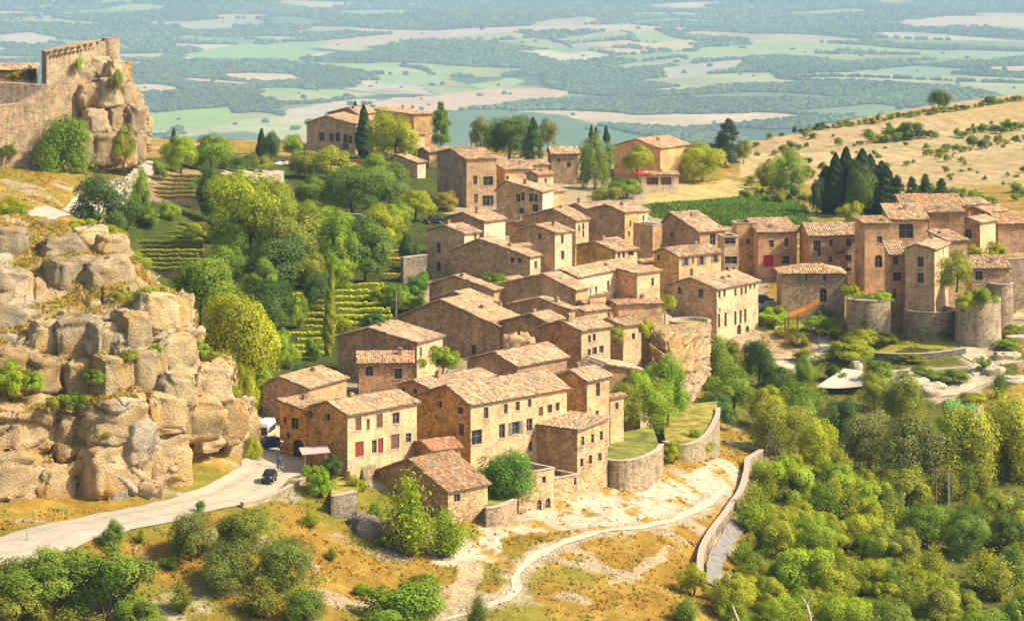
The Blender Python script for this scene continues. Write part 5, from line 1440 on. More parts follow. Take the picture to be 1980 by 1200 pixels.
plant(1530,375,72,80,'round',MID,'green tree at the foot of the ochre hill')
plant(1490,365,60,50,'round',OLIVE,'olive bush tree left of the hill-foot tree')
plant(1580,418,30,66,'bush',DEEP,'dark clipped column hedge beside the crops')
plant(1648,440,44,46,'round',LIME,'small lime tree behind the inn roof')
plant(1205,385,78,44,'bush',MID,'spreading bush above the core roofs')
plant(1170,395,60,34,'bush',OLIVE,'low bush beside the spreading one')
for i, (u, v, h) in enumerate([(1602,412,118),(1617,414,132),(1633,412,140),(1650,414,136),(1667,416,142),(1684,414,138),(1700,416,134),(1714,418,122)]):
    plant(u, v, 58, h * (.80 + .08 * (i % 3) / 2), 'cypress', DEEP, 'dark cypress in the tall block at the foot of the hill')
plant(1668,420,70,108,'round',(.06,.10,.035),'grey green tree in front of the cypress block')
for u, v, w, h in [(1735,418,50,86),(1762,415,50,80),(1790,410,50,70),(1818,405,44,58)]:
    plant(u, v, w, h, 'cedar', (.03,.06,.028), 'dark tree in the row right of the cypress block')
plant(1760,268,60,32,'bush',(.05,.08,.03),'single dark round thicket on the ochre hill')
plant(1815,212,48,42,'round',(.07,.11,.04),'lone round tree on the ridge of the ochre hill')

# below the village on the right
W = [
 (1232,822,130,115,'oak',(.14,.21,.025),'large bright tree under the stone bastion',381),(1292,815,95,112,'round',(.11,.19,.022),'second bright tree right under the bastion',385),(1200,828,80,80,'round',OLIVE,'olive tree against the square block',376),
 (1310,870,90,40,'bush',MID,'low bush on the grassy walled terrace'),(1340,880,60,50,'bush',BRIGHT,'leafy bush under the second curved terrace wall'),(1300,895,50,40,'bush',LIME,'yellowish bush beside the curved terrace wall'),
 (1395,760,85,90,'round',MID,'tree below the tall cream house'),(1466,748,72,98,'oak',(.045,.085,.022),'dark domed tree below the tall cream house'),(1415,700,50,40,'bush',OLIVE,'bush at the foot of the tall cream house'),
 (1558,750,48,58,'round',MID,'small tree by the shade sail'),(1500,765,80,66,'round',DARK,'dark tree left of the shade sail'),(1420,800,90,80,'round',MID,'green tree at the top of the chalk gully'),(1385,830,70,80,'round',(.06,.13,.05),'blue green tree behind the second curved terrace'),
 (1480,830,100,86,'round',(.22,.24,.02),'yellowish tree above the tripod pole'),(1545,820,110,84,'oak',MID,'broad green tree below the shade sail'),(1500,880,110,90,'oak',OLIVE,'olive tree beside the tripod pole'),
 (1572,918,110,110,'oak',(.42,.36,.02),'bright yellow tree on the wooded slope'),(1630,860,80,80,'round',DARK,'dark tree between yellow tree and oaks'),
 (1682,915,125,140,'oak',GREYG,'tall grey green oak, left of two'),(1765,945,145,150,'oak',(.10,.12,.05),'tall grey green oak, right of two'),(1742,818,95,90,'oak',(.12,.15,.025),'olive oak above the two grey oaks'),
 (1690,790,70,60,'round',OLIVE,'olive tree right of the shade sail'),(1870,940,150,160,'oak',(.17,.20,.025),'large green tree at the right wood edge'),(1960,930,130,170,'oak',(.20,.22,.025),'tallest tree at the right picture edge'),
 (1820,900,80,80,'round',MID,'tree between the oaks and the large edge tree'),(1935,770,46,60,'loose',(.09,.15,.04),'thin feathery tree beside the white path'),(1700,745,60,50,'bush',MID,'bush beside the shade sail, right end'),
 (1640,700,90,46,'bush',(.19,.21,.03),'long shrub below the garden bastion'),(1600,650,70,34,'bush',BRIGHT,'garden shrub below the long barn'),(1500,625,60,34,'bush',BRIGHT,'garden shrub left of the orange canopy'),(1540,670,50,30,'bush',OLIVE,'garden shrub beside the white path bend'),
 (1690,655,60,40,'bush',(.18,.22,.03),'light shrub at the bastion foot'),(1790,655,40,20,'bush',BRIGHT,'ivy tuft at the rounded stone base'),(1820,655,30,18,'bush',MID,'small tuft at the rounded stone base'),
 (1560,730,36,30,'bush',BRIGHT,'light tuft left of the shade sail'),(1610,735,40,28,'bush',DARK,'dark shrub behind the sail'),(1790,735,90,24,'bush',(.09,.14,.03),'long low hedge under the thin path'),(1850,740,60,26,'bush',MID,'low hedge at the path fork'),(1880,780,60,24,'bush',LIME,'yellow low scrub by the green tarp'),
]
for t in W: plant(*t)
plant(1850,560,70,70,'round',(.17,.18,.04),'olive tree beside the square house on its rounded base', y=474)
plant(1650,580,36,30,'bush',YELL,'yellow flowering bush on the garden bastion', y=473)
plant(1700,580,50,18,'bush',BRIGHT,'low green bush on the garden bastion', y=471)
plant(1862,600,46,36,'bush',(.32,.26,.03),'yellow flowering shrub on the flowered wall', y=468)
plant(1895,596,60,40,'bush',BRIGHT,'green shrub on the flowered wall', y=468)
plant(1925,505,40,34,'bush',LIME,'light bush above the low house with square window', y=500)
plant(1880,502,50,28,'bush',(.30,.26,.03),'yellow bush at the right back gardens', y=505)
plant(1270,612,64,50,'loose',(.34,.34,.05),'pale flowering bush beside the tall cream house', y=462)
plant(1292,600,36,30,'bush',LIME,'lime bush on the wall by the tall cream house', y=460)
plant(955,560,60,32,'bush',MID,'leafy roof garden bush below the pergola house', y=460)
plant(1190,660,46,30,'bush',OLIVE,'dusty bush on the small corner house', y=414)
plant(1245,650,36,30,'bush',LIME,'lime bush beside the small corner house', y=418)
plant(920,335,40,30,'bush',MID,'bush beside the big crest house roof', y=660)

# the dense wood on the slope right of the curved wall
wood = [(1460,1010,120,130),(1530,970,130,120),(1610,990,120,110),(1500,1075,130,130),(1580,1080,140,130),(1660,1060,120,110),(1450,1120,110,110),(1540,1150,150,130),(1640,1150,130,120),(1420,1195,130,120),
 (1520,1225,150,120),(1620,1235,150,120),(1720,1010,110,90),(1750,1090,120,110),(1720,1170,130,120),(1720,1245,150,120),(1800,1130,130,130),(1830,1210,150,130),(1870,1080,120,120),(1930,1160,140,140),
 (1900,1250,160,130),(1980,1230,140,140),(1970,1060,110,120),(1930,1010,110,100),(1850,1020,90,70),(1340,1150,90,80),(1330,1205,110,90),(1400,1260,120,100),(1490,945,90,70),(1680,965,90,60),(1790,1000,80,60),(1880,985,90,60),(1450,1060,70,60),(1960,1130,100,90)]
wc = [BRIGHT, (.16,.23,.025), (.2,.22,.03), (.24,.27,.03), BRIGHT, LIME, (.10,.16,.03), BRIGHT, (.2,.21,.04), (.22,.26,.03)]
_r = random.Random(5)
_more = []
for k in range(150):
    u = _r.uniform(1400, 1990) if k < 70 else _r.uniform(1400, 1740); v = _r.uniform(920, 1240)
    if u < 1400 + max(0, (1150 - v)) * .35: continue
    s = _r.uniform(46, 92) if k < 70 else _r.uniform(34, 62); _more.append((u, v, s * _r.uniform(1, 1.3), s))
wood = [(u, v, w * .74, h * .68) for u, v, w, h in wood] + _more
for i, (u, v, w, h) in enumerate(wood):
    if u > 1690: col = [(.075,.12,.028), OLIVE, MID, (.10,.15,.03), LIME, (.15,.19,.03)][i % 6]
    else: col = wc[i % len(wc)]
    kd = ['loose', 'bush', 'loose', 'round', 'loose', 'oak'][(i * 7) % 6] if u < 1700 else ['oak', 'loose', 'bush', 'round', 'loose'][i % 5]
    nm = {'oak': 'crowded tree', 'round': 'crowded tree', 'loose': 'feathery shrub', 'bush': 'rounded shrub'}[kd]
    cn = 'olive' if col == OLIVE else 'dark green' if col[1] < .115 else 'yellow green' if col[0] > .18 else 'mid green' if col == MID else 'fresh green'
    plant(u, v, w, h, kd, col, f'{cn} {nm} in the wood right of the curved wall', group='wood right of the curved wall')

# foreground bank
FG = [(90,1160,180,110,'oak',(.09,.14,.025),'dark green thicket in the bottom corner, left part'),(205,1190,190,130,'bush',(.085,.14,.022),'largest dense bush in the bottom corner'),(30,1215,120,90,'bush',OLIVE,'olive bush at the lower left picture corner'),(270,1225,120,70,'bush',MID,'green bush at the bottom edge right of the largest one'),
 (130,1235,140,70,'loose',OLIVE,'feathery scrub at the bottom edge of the corner thicket'),(213,1058,48,46,'round',(.08,.15,.035),'small lone tree on the road verge'),(272,1048,36,36,'loose',LIME,'yellowish sapling on the road verge'),(388,988,22,24,'round',(.07,.14,.05),'tiny blue green tree on the road edge'),
 (370,1085,110,105,'oak',(.10,.12,.04),'grey leaved shrub below the road, first of the line'),(470,1055,150,80,'oak',(.115,.145,.035),'broad shrub below the road bend'),(395,1065,50,50,'bush',(.26,.19,.15),'dead pinkish bush among the grey leaved shrubs'),(330,1100,60,46,'loose',MID,'small shrub left of the grey leaved one'),
 (440,1140,120,90,'oak',(.075,.10,.03),'dark shrub on the lower bank'),(545,1145,110,96,'oak',(.075,.11,.025),'dark shrub beside the dry gully'),(500,1190,130,80,'loose',(.20,.15,.04),'rusty scrub on the lower bank'),(590,1210,90,80,'oak',(.09,.15,.03),'green shrub at the bottom edge of the bank'),(350,1180,80,70,'loose',OLIVE,'olive scrub beside the pale soil'),
 (768,1222,180,90,'bush',(.09,.16,.022),'fresh green bush at the bottom edge beside the path'),(920,1215,60,80,'loose',(.08,.12,.03),'slender dark shrub at the start of the path'),
 (790,1075,150,180,'loose',(.18,.25,.025),'tall airy tree before the low brown roofed house'),(858,1078,120,112,'loose',(.15,.23,.022),'second airy tree leaning right'),(725,1020,70,70,'loose',(.13,.19,.03),'small leafy shrub left of the airy trees'),
 (972,982,140,112,'oak',(.06,.14,.02),'dense fig tree on the lower terrace'),(618,962,60,56,'bush',(.12,.20,.02),'bush below the kiosk at the road bend'),(645,925,60,44,'bush',(.05,.09,.03),'dark bush beside the kiosk'),(688,960,40,40,'bush',YELL,'yellow bush on the stone planter'),(700,950,16,44,'cypress',MID,'thin spiky plant beside the yellow bush'),
 (745,1058,50,34,'bush',MID,'bush at the gully edge'),(600,1020,60,40,'loose',LIME,'grassy scrub below the road end'),(700,1150,46,24,'bush',BRIGHT,'small fresh tuft on the dry bank'),(640,1080,46,28,'loose',OLIVE,'sparse tuft on the dry bank'),(478,830,46,120,'bush',(.20,.24,.02),'bright creeper at the end of the cliff')]
for t in FG: plant(*t)
plant(488,900,40,60,'bush',LIME,'ivy bush at the foot of the cliff end', y=338)

# shrubs of the lower gardens
for u, v, w, h, c, l in [(1488,632,60,26,BRIGHT,'bright ground shrub under the tall cream house end'),(1520,650,50,24,LIME,'lime shrub left of the white path'),(1575,640,60,30,BRIGHT,'bright shrub behind the canopy posts'),(1625,655,60,34,LIME,'lime shrub beside the wooden post'),(1660,672,70,40,(.2,.23,.03),'wide olive shrub under the garden bastion'),(1620,690,50,30,MID,'green shrub on the path inside bend'),
    (1650,640,50,26,BRIGHT,'bright shrub against the bastion wall'),(1710,668,50,28,OLIVE,'olive shrub at the lawn corner'),(1590,625,50,30,DARK,'dark shrub standing in for a dark opening below the long barn'),(1555,700,60,24,OLIVE,'low shrub below the white path'),(1760,700,60,16,OLIVE,'flat shrub under the lawn wall'),(1905,715,40,26,MID,'small shrub on the path island'),(1960,650,60,24,OLIVE,'low scrub above the right path'),(1945,672,46,20,MID,'low scrub between the limestone slabs')]:  # the DARK shrub below the long barn stands in for an arched opening
    plant(u, v, w, h, 'bush', c, l)
# fill of the garden slope
for u, v, w, h, k, c, l in [(440,560,90,90,'round',MID,'mid green tree at the foot of the largest lime tree'),(515,640,110,100,'oak',DARK,'dark tree left of the lower hedge rows'),(600,560,80,80,'round',OLIVE,'olive tree above the lower hedge rows'),(575,640,50,60,'bush',BRIGHT,'bright bush among the lower hedge rows'),
    (655,560,50,60,'round',BRIGHT,'bright tree right beside the thin cypress'),(790,520,50,60,'round',DARK,'dark tree beside the golden steps'),(720,640,50,40,'bush',DARK,'dark garden bush behind the tall wooden pole'),(745,585,60,36,'bush',LIME,'lime bush at the end of the bright hedge rows'),(610,700,40,46,'bush',MID,'bush at the lowest hedge row'),(660,650,40,40,'bush',YELL,'yellow bush by the wooden pole'),
    (800,600,60,30,'bush',MID,'flower bed shrub left of the wide dark house'),(380,470,60,40,'bush',OLIVE,'low tree at the right end of the vine rows'),(440,660,80,80,'round',MID,'tree wedged behind the cliff shoulder'),(600,500,70,60,'round',LIME,'lime tree in the upper gardens'),(540,450,80,80,'round',BRIGHT,'fresh tree under the pale terrace'),(640,470,70,60,'oak',OLIVE,'olive tree below the garden path')]:
    plant(u, v, w, h, k, c, l)
# more crowns of the packed garden slope
for u, v, w, h, k, c, l in [(500,585,80,80,'round',MID,'mid green tree left of the broad dark garden tree'),(610,600,70,80,'oak',DARK,'dark tree just left of the thin cypress'),(450,520,90,100,'oak',MID,'green tree hugging the largest lime tree'),(690,500,80,80,'oak',DARK,'dark crown beside the golden steps'),(620,520,80,90,'oak',(.07,.11,.03),'deep green tree over the thin cypress'),
    (570,470,70,70,'oak',DARK,'dark crown between olive and lime garden trees'),(770,450,60,56,'round',MID,'green tree behind the tall plain house'),(420,470,60,60,'round',DARK,'dark tree closing the right end of the vine rows'),(505,700,70,70,'oak',MID,'green crown under the tall yellow green tree'),(640,400,60,46,'round',OLIVE,'olive tree by the upper garden path'),
    (260,430,50,50,'round',DARK,'dark crown left of the vine rows'),(380,400,60,60,'oak',MID,'green tree right of the grey steps'),(450,400,70,70,'oak',OLIVE,'olive crown under the pale terrace end'),(535,690,50,50,'bush',BRIGHT,'bright bush under the garden trees'),(590,745,60,40,'bush',DARK,'dark bush behind the grey barn')]:
    plant(u, v, w, h, k, c, l)
# shrubs on the cliff ledges
for u, v, y, w, h, c in [(280,598,333,66,44,OLIVE),(405,708,344,42,34,OLIVE),(380,725,342,30,22,MID),(75,690,333,70,60,MID),(20,770,322,80,70,(.14,.2,.02)),(60,760,322,50,40,BRIGHT),(75,565,352,60,46,OLIVE),(125,580,350,44,30,MID),(165,490,372,44,28,OLIVE),(240,520,372,80,40,(.28,.27,.03)),
                         (150,455,385,60,30,(.3,.28,.03)),(340,650,338,36,24,LIME),(100,790,320,40,26,OLIVE),(350,800,328,40,22,OLIVE),(200,850,320,40,20,OLIVE),(190,640,330,46,30,MID),(100,612,336,60,30,(.24,.24,.03)),(40,600,340,60,34,OLIVE),(250,790,324,60,24,OLIVE),(140,790,322,56,30,MID),(330,770,330,50,24,(.22,.22,.03)),(60,505,366,46,26,(.26,.25,.03)),(260,605,336,60,30,OLIVE),(390,690,344,40,30,BRIGHT),(100,500,372,40,22,OLIVE),(200,700,326,30,20,OLIVE),(420,760,340,40,26,(.22,.22,.03)),(250,700,326,40,26,OLIVE),(60,520,368,50,34,MID),(215,470,390,60,36,LIME),(110,460,388,50,30,OLIVE),(300,690,328,34,24,BRIGHT),(180,745,322,50,30,MID),(440,770,342,40,30,MID),(150,600,345,60,34,DARK),(230,590,338,50,30,OLIVE),(20,640,338,60,40,DARK),(110,640,334,60,36,DARK),(30,440,400,60,40,MID)]:
    plant(u, v, w, h, 'bush', c, 'scrubby bush rooted on a ledge of the cliff', y=y - 3.6, group='bushes on the cliff ledges')

# hedgerows and bushes of the ochre hill
def hillbush(u, v, s, col, lab, grp): plant(u, v, s * random.uniform(.9, 1.5), s * random.uniform(.7, 1.0), random.choice(['bush', 'round', 'bush']), col, lab, group=grp)
for k in range(46):
    t = k / 45
    u = 1425 + 560 * t; v = 274 - 84 * t ** .95 + random.uniform(-1, 3)
    hillbush(u, v + 2, random.uniform(9, 17), random.choice([MID, OLIVE, DARK]), 'shrub in the hedge along the ridge of the ochre hill', 'ridge hedge shrubs')
for (u0, v0, u1, v1, n, s) in [(1680,276,1800,262,12,20),(1850,262,1980,250,13,18),(1800,300,1980,270,12,16),(1500,300,1560,282,5,14)]:
    for k in range(n):
        t = k / (n - 1)
        hillbush(u0 + (u1 - u0) * t, v0 + (v1 - v0) * t + random.uniform(-4, 5), s * random.uniform(.7, 1.3), random.choice([MID, MID, OLIVE, (.06,.1,.03)]), 'shrub in the green belts crossing the ochre hill', 'hill belt shrubs')
for k in range(95):
    u = random.uniform(1460, 1990); v = random.uniform(215 + (1980 - u) * .12, 370)
    hillbush(u, v, random.uniform(6, 15), random.choice([OLIVE, MID, GREYG, DARK]), 'small scattered shrub on the straw coloured hill slope', 'scattered hill shrubs')
for k in range(30):
    u = random.uniform(1440, 1700); v = random.uniform(350, 395)
    if 1590 < u < 1720: continue
    hillbush(u, v, random.uniform(16, 34), random.choice([OLIVE, MID, LIME, DARK]), 'shrub of the thicket between field and ochre hill', 'thicket at the hill foot')
for k in range(16):
    hillbush(random.uniform(1750, 1985), random.uniform(372, 402), random.uniform(16, 34), random.choice([OLIVE, MID, BRIGHT, DARK]), 'shrub in the green bank above the right roofs', 'bank above the right roofs')

# clipped rows on the terraces
def row(u0, u1, v, hpx, col, label, grp, wall=True, y=None, c2=(.30, .25, .18)):
    p, q = (hit(u0, v), hit(u1, v)) if y is None else (P(u0, v, y), P(u1, v, y))
    if y is None: ym = (p[1] + q[1]) / 2; ym = float(np.clip(ym, p[1] - 4, p[1] + 4)); p, q = P(u0, v, ym), P(u1, v, ym)
    d = q - p; L = float(np.hypot(d[0], d[1])); m = p[1] / F
    o = empty('terrace_hedge', ((p[0] + q[0]) / 2, (p[1] + q[1]) / 2, (p[2] + q[2]) / 2 - .25), math.atan2(d[1], d[0]), label, 'hedge', grp)
    cm, _ = proto('hedge', random.randrange(3))
    h = link('crown', cm, None, o, tuple(k * LEAF_GAIN for k in col)); h.scale = (L, 1.1, hpx * m); h.location = (0, .3, .35)
    if wall:
        mb = MB(); mb.box(-L / 2, L / 2, -.25, .9, -1.2, .40); mb.build('stone_wall', M['stone'], o, c2)
for k in range(11):
    row(262 + k * 1.5 + random.uniform(-6, 6), 410 - k * 3 + random.uniform(-8, 4), 436 + k * 8.6, 4.2, random.choice([(.20,.22,.025), (.25,.26,.025), (.18,.19,.03)]), 'clipped hedge row on the vine terraces below the dark tree', 'left vine terraces', c2=(.16, .13, .08))
for k in range(7):
    row(648 - k * 1.5, 742 + k * 3, 556 + k * 12, 6, (.36, .38, .02), 'bright clipped hedge row right of the thin cypress', 'middle hedge terraces', c2=(.14, .12, .06))
for k in range(10):
    row(568 + random.uniform(-12, 12), 626, 574 + k * 12.5, 5.5, random.choice([(.34,.35,.025), (.28,.29,.03)]), 'clipped hedge row left of the thin cypress', 'lower hedge terraces', c2=(.14, .12, .06))
for k in range(6):
    row(302 - k * 3, 388, 342 + k * 8, 3.5, (.26, .22, .05), 'dry grassy step of the grey terraces by the castle track', 'grey steps')
for k in range(4):
    row(736, 790 - k * 3, 488 + k * 15, 3, (.50, .36, .04), 'golden topped terrace step beside the tall plain house', 'golden steps', c2=(.26, .2, .14))
# ------------------------------------------------------------------ stone bastions, terraces and free walls
def drum(label, u, y, r, vtop, vbase, col=(.46, .38, .27), top='lawn', taper=.06, name='round_bastion', cat='bastion', n=28, parapet=.5):
    c = P(u, vtop, y); zt = c[2]; zb = min(P(u, vbase, y)[2], gz(c[0], c[1])) - 1.5
    o = empty(name, (c[0], c[1], zb), 0, label, cat)
    h = zt - zb
    mb = MB(); mb.lathe([(r * (1 + taper), 0), (r * (1 + taper * .3), h * .6), (r, h)], n); mb.build('wall', M['stone'], o, col, True)
    cp = MB(); cp.lathe([(r + .1, h + .002), (r + .1, h + .15), (r - .4, h + .15), (r - .4, h - parapet)], n); cp.build('coping', M['sill'], o)
    if top:
        tp = MB(); tp.poly([((r - .39) * math.cos(2 * math.pi * k / n), (r - .39) * math.sin(2 * math.pi * k / n), h - parapet * .6) for k in range(n)])
        tp.build('lawn' if 'lawn' in top else 'floor', M[top], o)
    return o

def free_wall(label, pts, height, th=.5, col=(.48, .39, .27), name='stone_wall', cat='wall', lawn=None, level=False, back=None, coping=True, step=1.0, zoff=0):
    """wall along ground points given as pixels (or world points); optional lawn held behind it"""
    W = [np.array(hit(*p)) if len(p) == 2 else P(*p) for p in pts]
    c = resample(W, step)
    t = np.gradient(c[:, :2], axis=0); t /= np.linalg.norm(t, axis=1)[:, None] + 1e-9
    n = np.stack([-t[:, 1], t[:, 0]], -1)
    zb = np.array([gz(x, y) for x, y in c[:, :2]]) if len(pts[0]) == 2 else c[:, 2]
    base = W[len(W) // 2].copy()
    o = empty(name, tuple(base), 0, label, cat)
    zt = np.full(len(c), zb.mean() + height) if level else zb + height
    V, Fc = [], []
    for i in range(len(c)):
        a = c[i, :2] - base[:2]; b = a + n[i] * th
        V += [(a[0], a[1], zb[i] - 2.0 - base[2]), (a[0], a[1], zt[i] - base[2]), (b[0], b[1], zt[i] - base[2]), (b[0], b[1], zb[i] - 2.0 - base[2])]
    for i in range(len(c) - 1):
        for k in range(4):
            p, q = i * 4 + k, i * 4 + (k + 1) % 4
            Fc.append((p, q, q + 4, p + 4))
    Fc += [(0, 1, 2, 3), tuple(len(V) - 4 + k for k in (3, 2, 1, 0))]
    mb = MB(); mb.v = V; mb.f = Fc; mb.build('wall', M['stone'], o, col)
    if coping:
        V, Fc = [], []
        for i in range(len(c)):
            a = c[i, :2] - base[:2] - n[i] * .08; b = a + n[i] * (th + .16); z = zt[i] - base[2]
            V += [(a[0], a[1], z + .003), (a[0], a[1], z + .14), (b[0], b[1], z + .14), (b[0], b[1], z + .003)]
        for i in range(len(c) - 1):
            for k in range(4):
                p, q = i * 4 + k, i * 4 + (k + 1) % 4
                Fc.append((p, q, q + 4, p + 4))
        Fc += [(0, 1, 2, 3), tuple(len(V) - 4 + k for k in (3, 2, 1, 0))]
        mb = MB(); mb.v = V; mb.f = Fc; mb.build('coping', M['sill'], o)
    if lawn:
        ring = [(c[i, 0] + n[i, 0] * th - base[0], c[i, 1] + n[i, 1] * th - base[1], zt[i] - .25 - base[2]) for i in range(len(c))]
        for q in (back or []):
            w = P(*q); ring.append((w[0] - base[0], w[1] - base[1], zt.mean() - .25 - base[2]))
        mb = MB(); mb.poly(ring); mb.build('lawn', M[lawn], o)
    return o

free_wall('curved stone terrace with grassy top at the edge of the chalk slope', [(1166,936),(1184,948),(1212,954),(1240,949),(1262,937),(1276,924),(1283,910)], 3.6, lawn='lawn', level=True, back=[(1262,850,378),(1178,850,372)], col=(.50,.41,.28), name='terrace_wall')
free_wall('second curved terrace wall ending in a pillar, right of the first', [(1280,872),(1300,884),(1325,893),(1350,893),(1372,888),(1390,878),(1392,865)], 3.7, lawn='dry_lawn', level=True, back=[(1388,815,405),(1280,822,400)], col=(.48,.40,.28), name='terrace_wall')
drum('round garden bastion below the inn with flowers on top', 1679, 478, 3.55, 577, 640, (.46,.38,.28))
drum('rounded stone base under the three storey square house', 1798, 480.5, 4.3, 598, 652, (.46,.38,.28), top=None)
drum('round flowered wall beside the rounded base', 1891, 475, 3.6, 578, 622, (.52,.43,.31))
drum('slim round corner tower of the low right house', 1936, 478, 1.9, 548, 614, (.48,.39,.28), top='sill', name='round_tower', cat='tower')
drum('drum terrace with dry grass beside the tall cream house', 1334, 452, 3.2, 620, 670, (.40,.33,.24), top='dry_lawn')
free_wall('long stone wall at the right picture edge', [(1948,575,486),(1985,572,487),(2040,570,488)], 6.2, coping=True, col=(.46,.36,.26))
free_wall('low dark wall holding the fig tree terrace', [(940,1020),(965,1020),(1000,1010)], 2.4, lawn='lawn', level=True, back=[(1000,940,346),(945,940,340)], col=(.44,.35,.24))
free_wall('dark stepped wall beside the tall plain house', [(780,548),(800,545),(826,542)], 4.2, col=(.30,.25,.20))
free_wall('garden wall under the pale terrace', [(505,388),(530,388),(549,384)], 4.6, col=(.66,.58,.44), level=True)
free_wall('long low garden wall above the hedge terraces', [(606,408),(640,420),(700,426)], 1.0, col=(.5,.42,.3))
free_wall('low parapet along the road end', [(470,982),(520,968),(560,950),(592,932)], .5, th=.35, col=(.55,.44,.3))
free_wall('dark lawn edge wall below the oval lawn', [(1690,694),(1740,696),(1800,694),(1868,684)], .9, col=(.24,.23,.2))
free_wall('pale garden wall left of the service building', [(1180,342),(1205,340),(1236,340)], 1.6, col=(.62,.5,.36))
free_wall('stone wall retaining the house below the fig tree, left of the door', [(640,1000),(655,1004),(690,1000)], 2.6, lawn='dry_lawn', level=True, back=[(700,940,345),(645,940,345)], col=(.36,.31,.25))
free_wall('retaining wall under the road corner house', [(676,938),(720,925),(770,908),(822,888)], 1.6, col=(.58,.45,.29), coping=False)
# curved wall with the sunk grey lane behind it
CW = [(1358,1132),(1362,1085),(1382,1045),(1412,1005),(1438,965),(1448,930),(1452,905),(1476,889)]
free_wall('long curved parapet with pale coping beside the meadow', CW, 1.3, th=.6, col=(.42,.34,.24), name='parapet')
lane = [hit(u + o_, v + 2) for (u, v), o_ in zip(CW, (20,22,23,23,22,20,18,10))]
ROADS['lane'] = ([], 1.7); ROADW['lane'] = lane
ribbon('lane', 'lane', M['asphalt'], .25, .15, 'grey sunken lane behind the curved parapet')
# pale rock bastion under the drum terrace
SR = [
 [P(1262,770,418), P(1285,800,414), P(1312,800,414), P(1340,775,417), P(1362,735,424), P(1372,700,436)],
 [P(1262,720,420), P(1285,730,416), P(1312,735,416), P(1340,720,419), P(1364,695,426), P(1372,670,438)],
 [P(1262,665,424), P(1285,672,420), P(1312,675,420), P(1340,668,423), P(1366,655,429), P(1370,640,440)],
 [P(1262,630,428), P(1285,640,425), P(1312,642,425), P(1340,640,427), P(1364,632,432), P(1368,625,442)],
 [P(1262,622,440), P(1285,626,440), P(1312,626,440), P(1340,624,442), P(1362,620,446), P(1366,615,452)],
]
rock_patch('rock_bastion', 'rough pale rock face under the drum terrace', SR, 150, 140, (4.0, 2.6), .5, 33, grass=.5, orange=.15, tint=(1.1, 1.0, .88))
# collapsed roofs between the corner house and the long building
house('collapsed low roofs between the corner house and the long building', 795, 836, 890, 872, 340, 35, roof='gx', r=.4, pitch=14, cL=(.42,.30,.18), cR=(.60,.46,.29), hz=3.0, b=5, tint=(1.1,.85,.75), name='ruined_shed', cat='shed')
house('small roof below the pink plastered house by the bastion', 1185, 1228, 1262, 640, 432, 35, roof='gx', pitch=11, cL=BROWN, cR=(.70,.58,.41), hz=6, b=6, tint=(1.05,.92,.85), wins=[('R',1225,648,.6,.9,'w')])

# ------------------------------------------------------------------ the castle
cs = empty('ruined_castle', tuple(P(90, 230, 556)), 0, 'ruined castle with sunlit bastion and round turret on the crag', 'castle')
cb = np.array(cs.location)
def cpoly(name, front, thick, col, mat='stone'):
    """wall slab from front outline of (u, v, y)"""
    f = [P(*q) - cb for q in front]
    g = [p + np.array(thick) for p in f]
    mb = MB(); mb.prism(f, g); return mb.build(name, M[mat], cs, col)
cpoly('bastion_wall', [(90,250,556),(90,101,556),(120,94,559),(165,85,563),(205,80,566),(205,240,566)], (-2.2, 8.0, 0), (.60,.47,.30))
tur = MB(); tc_ = P(214, 76, 569) - cb
tur.lathe([(2.1, tc_[2] - 9), (1.75, tc_[2] - 4.6), (1.7, tc_[2] + .3), (1.3, tc_[2] + .3), (1.3, tc_[2] - .6)], 20, (tc_[0], tc_[1]))
tur.build('turret', M['stone'], cs, (.50,.37,.25), True)
for k in range(9):                                      # stubs of the fallen battlement
    q = P(96 + k * 11.5, 100 - k * 2.15, 556 + k * 1.05) - cb
    mb = MB(); mb.box(q[0] - .33, q[0] + .33, q[1] - .05, q[1] + .9, q[2] - .1, q[2] + random.choice((.1, .18, .28))); mb.build('merlon', M['stone'], cs, (.56,.43,.27))
for k in range(14):                                     # putlog holes under the top, dark stone stubs
    q = P(100 + k * 7.3, 108 - k * 1.36, 556.6 + k * .68) - cb
    mb = MB(); mb.box(q[0] - .16, q[0] + .16, q[1] - .25, q[1] + .4, q[2] - .16, q[2] + .16); mb.build('corbel', M['stone'], cs, (.30,.22,.14))
cpoly('shaded_wall', [(-70,230,549),(-70,158,549),(0,158,551),(92,164,553),(92,235,553)], (0, 1.2, 0), (.42,.33,.25))  # shade painted in: the castle masonry in a darker tone
cpoly('lower_wall', [(-90,330,536),(-90,215,536),(0,205,540),(40,200,542),(62,190,543),(90,173,544.5),(120,158,546),(138,150,547),(140,345,547)], (-1.2, 2.2, 0), (.60,.46,.30))
house('low tiled building inside the castle yard', -60, -30, 68, 138, 575, 4, roof='sx', pitch=10, cL=BROWN, cR=(.45,.33,.22), hz=4, b=5, zb=gz(-98, 575) + 4)
plant(30,158,40,20,'bush',RUSSET,'rusty shrub inside the castle yard', y=562)
plant(62,156,30,26,'bush',DARK,'dark shrub against the castle bastion', y=561)

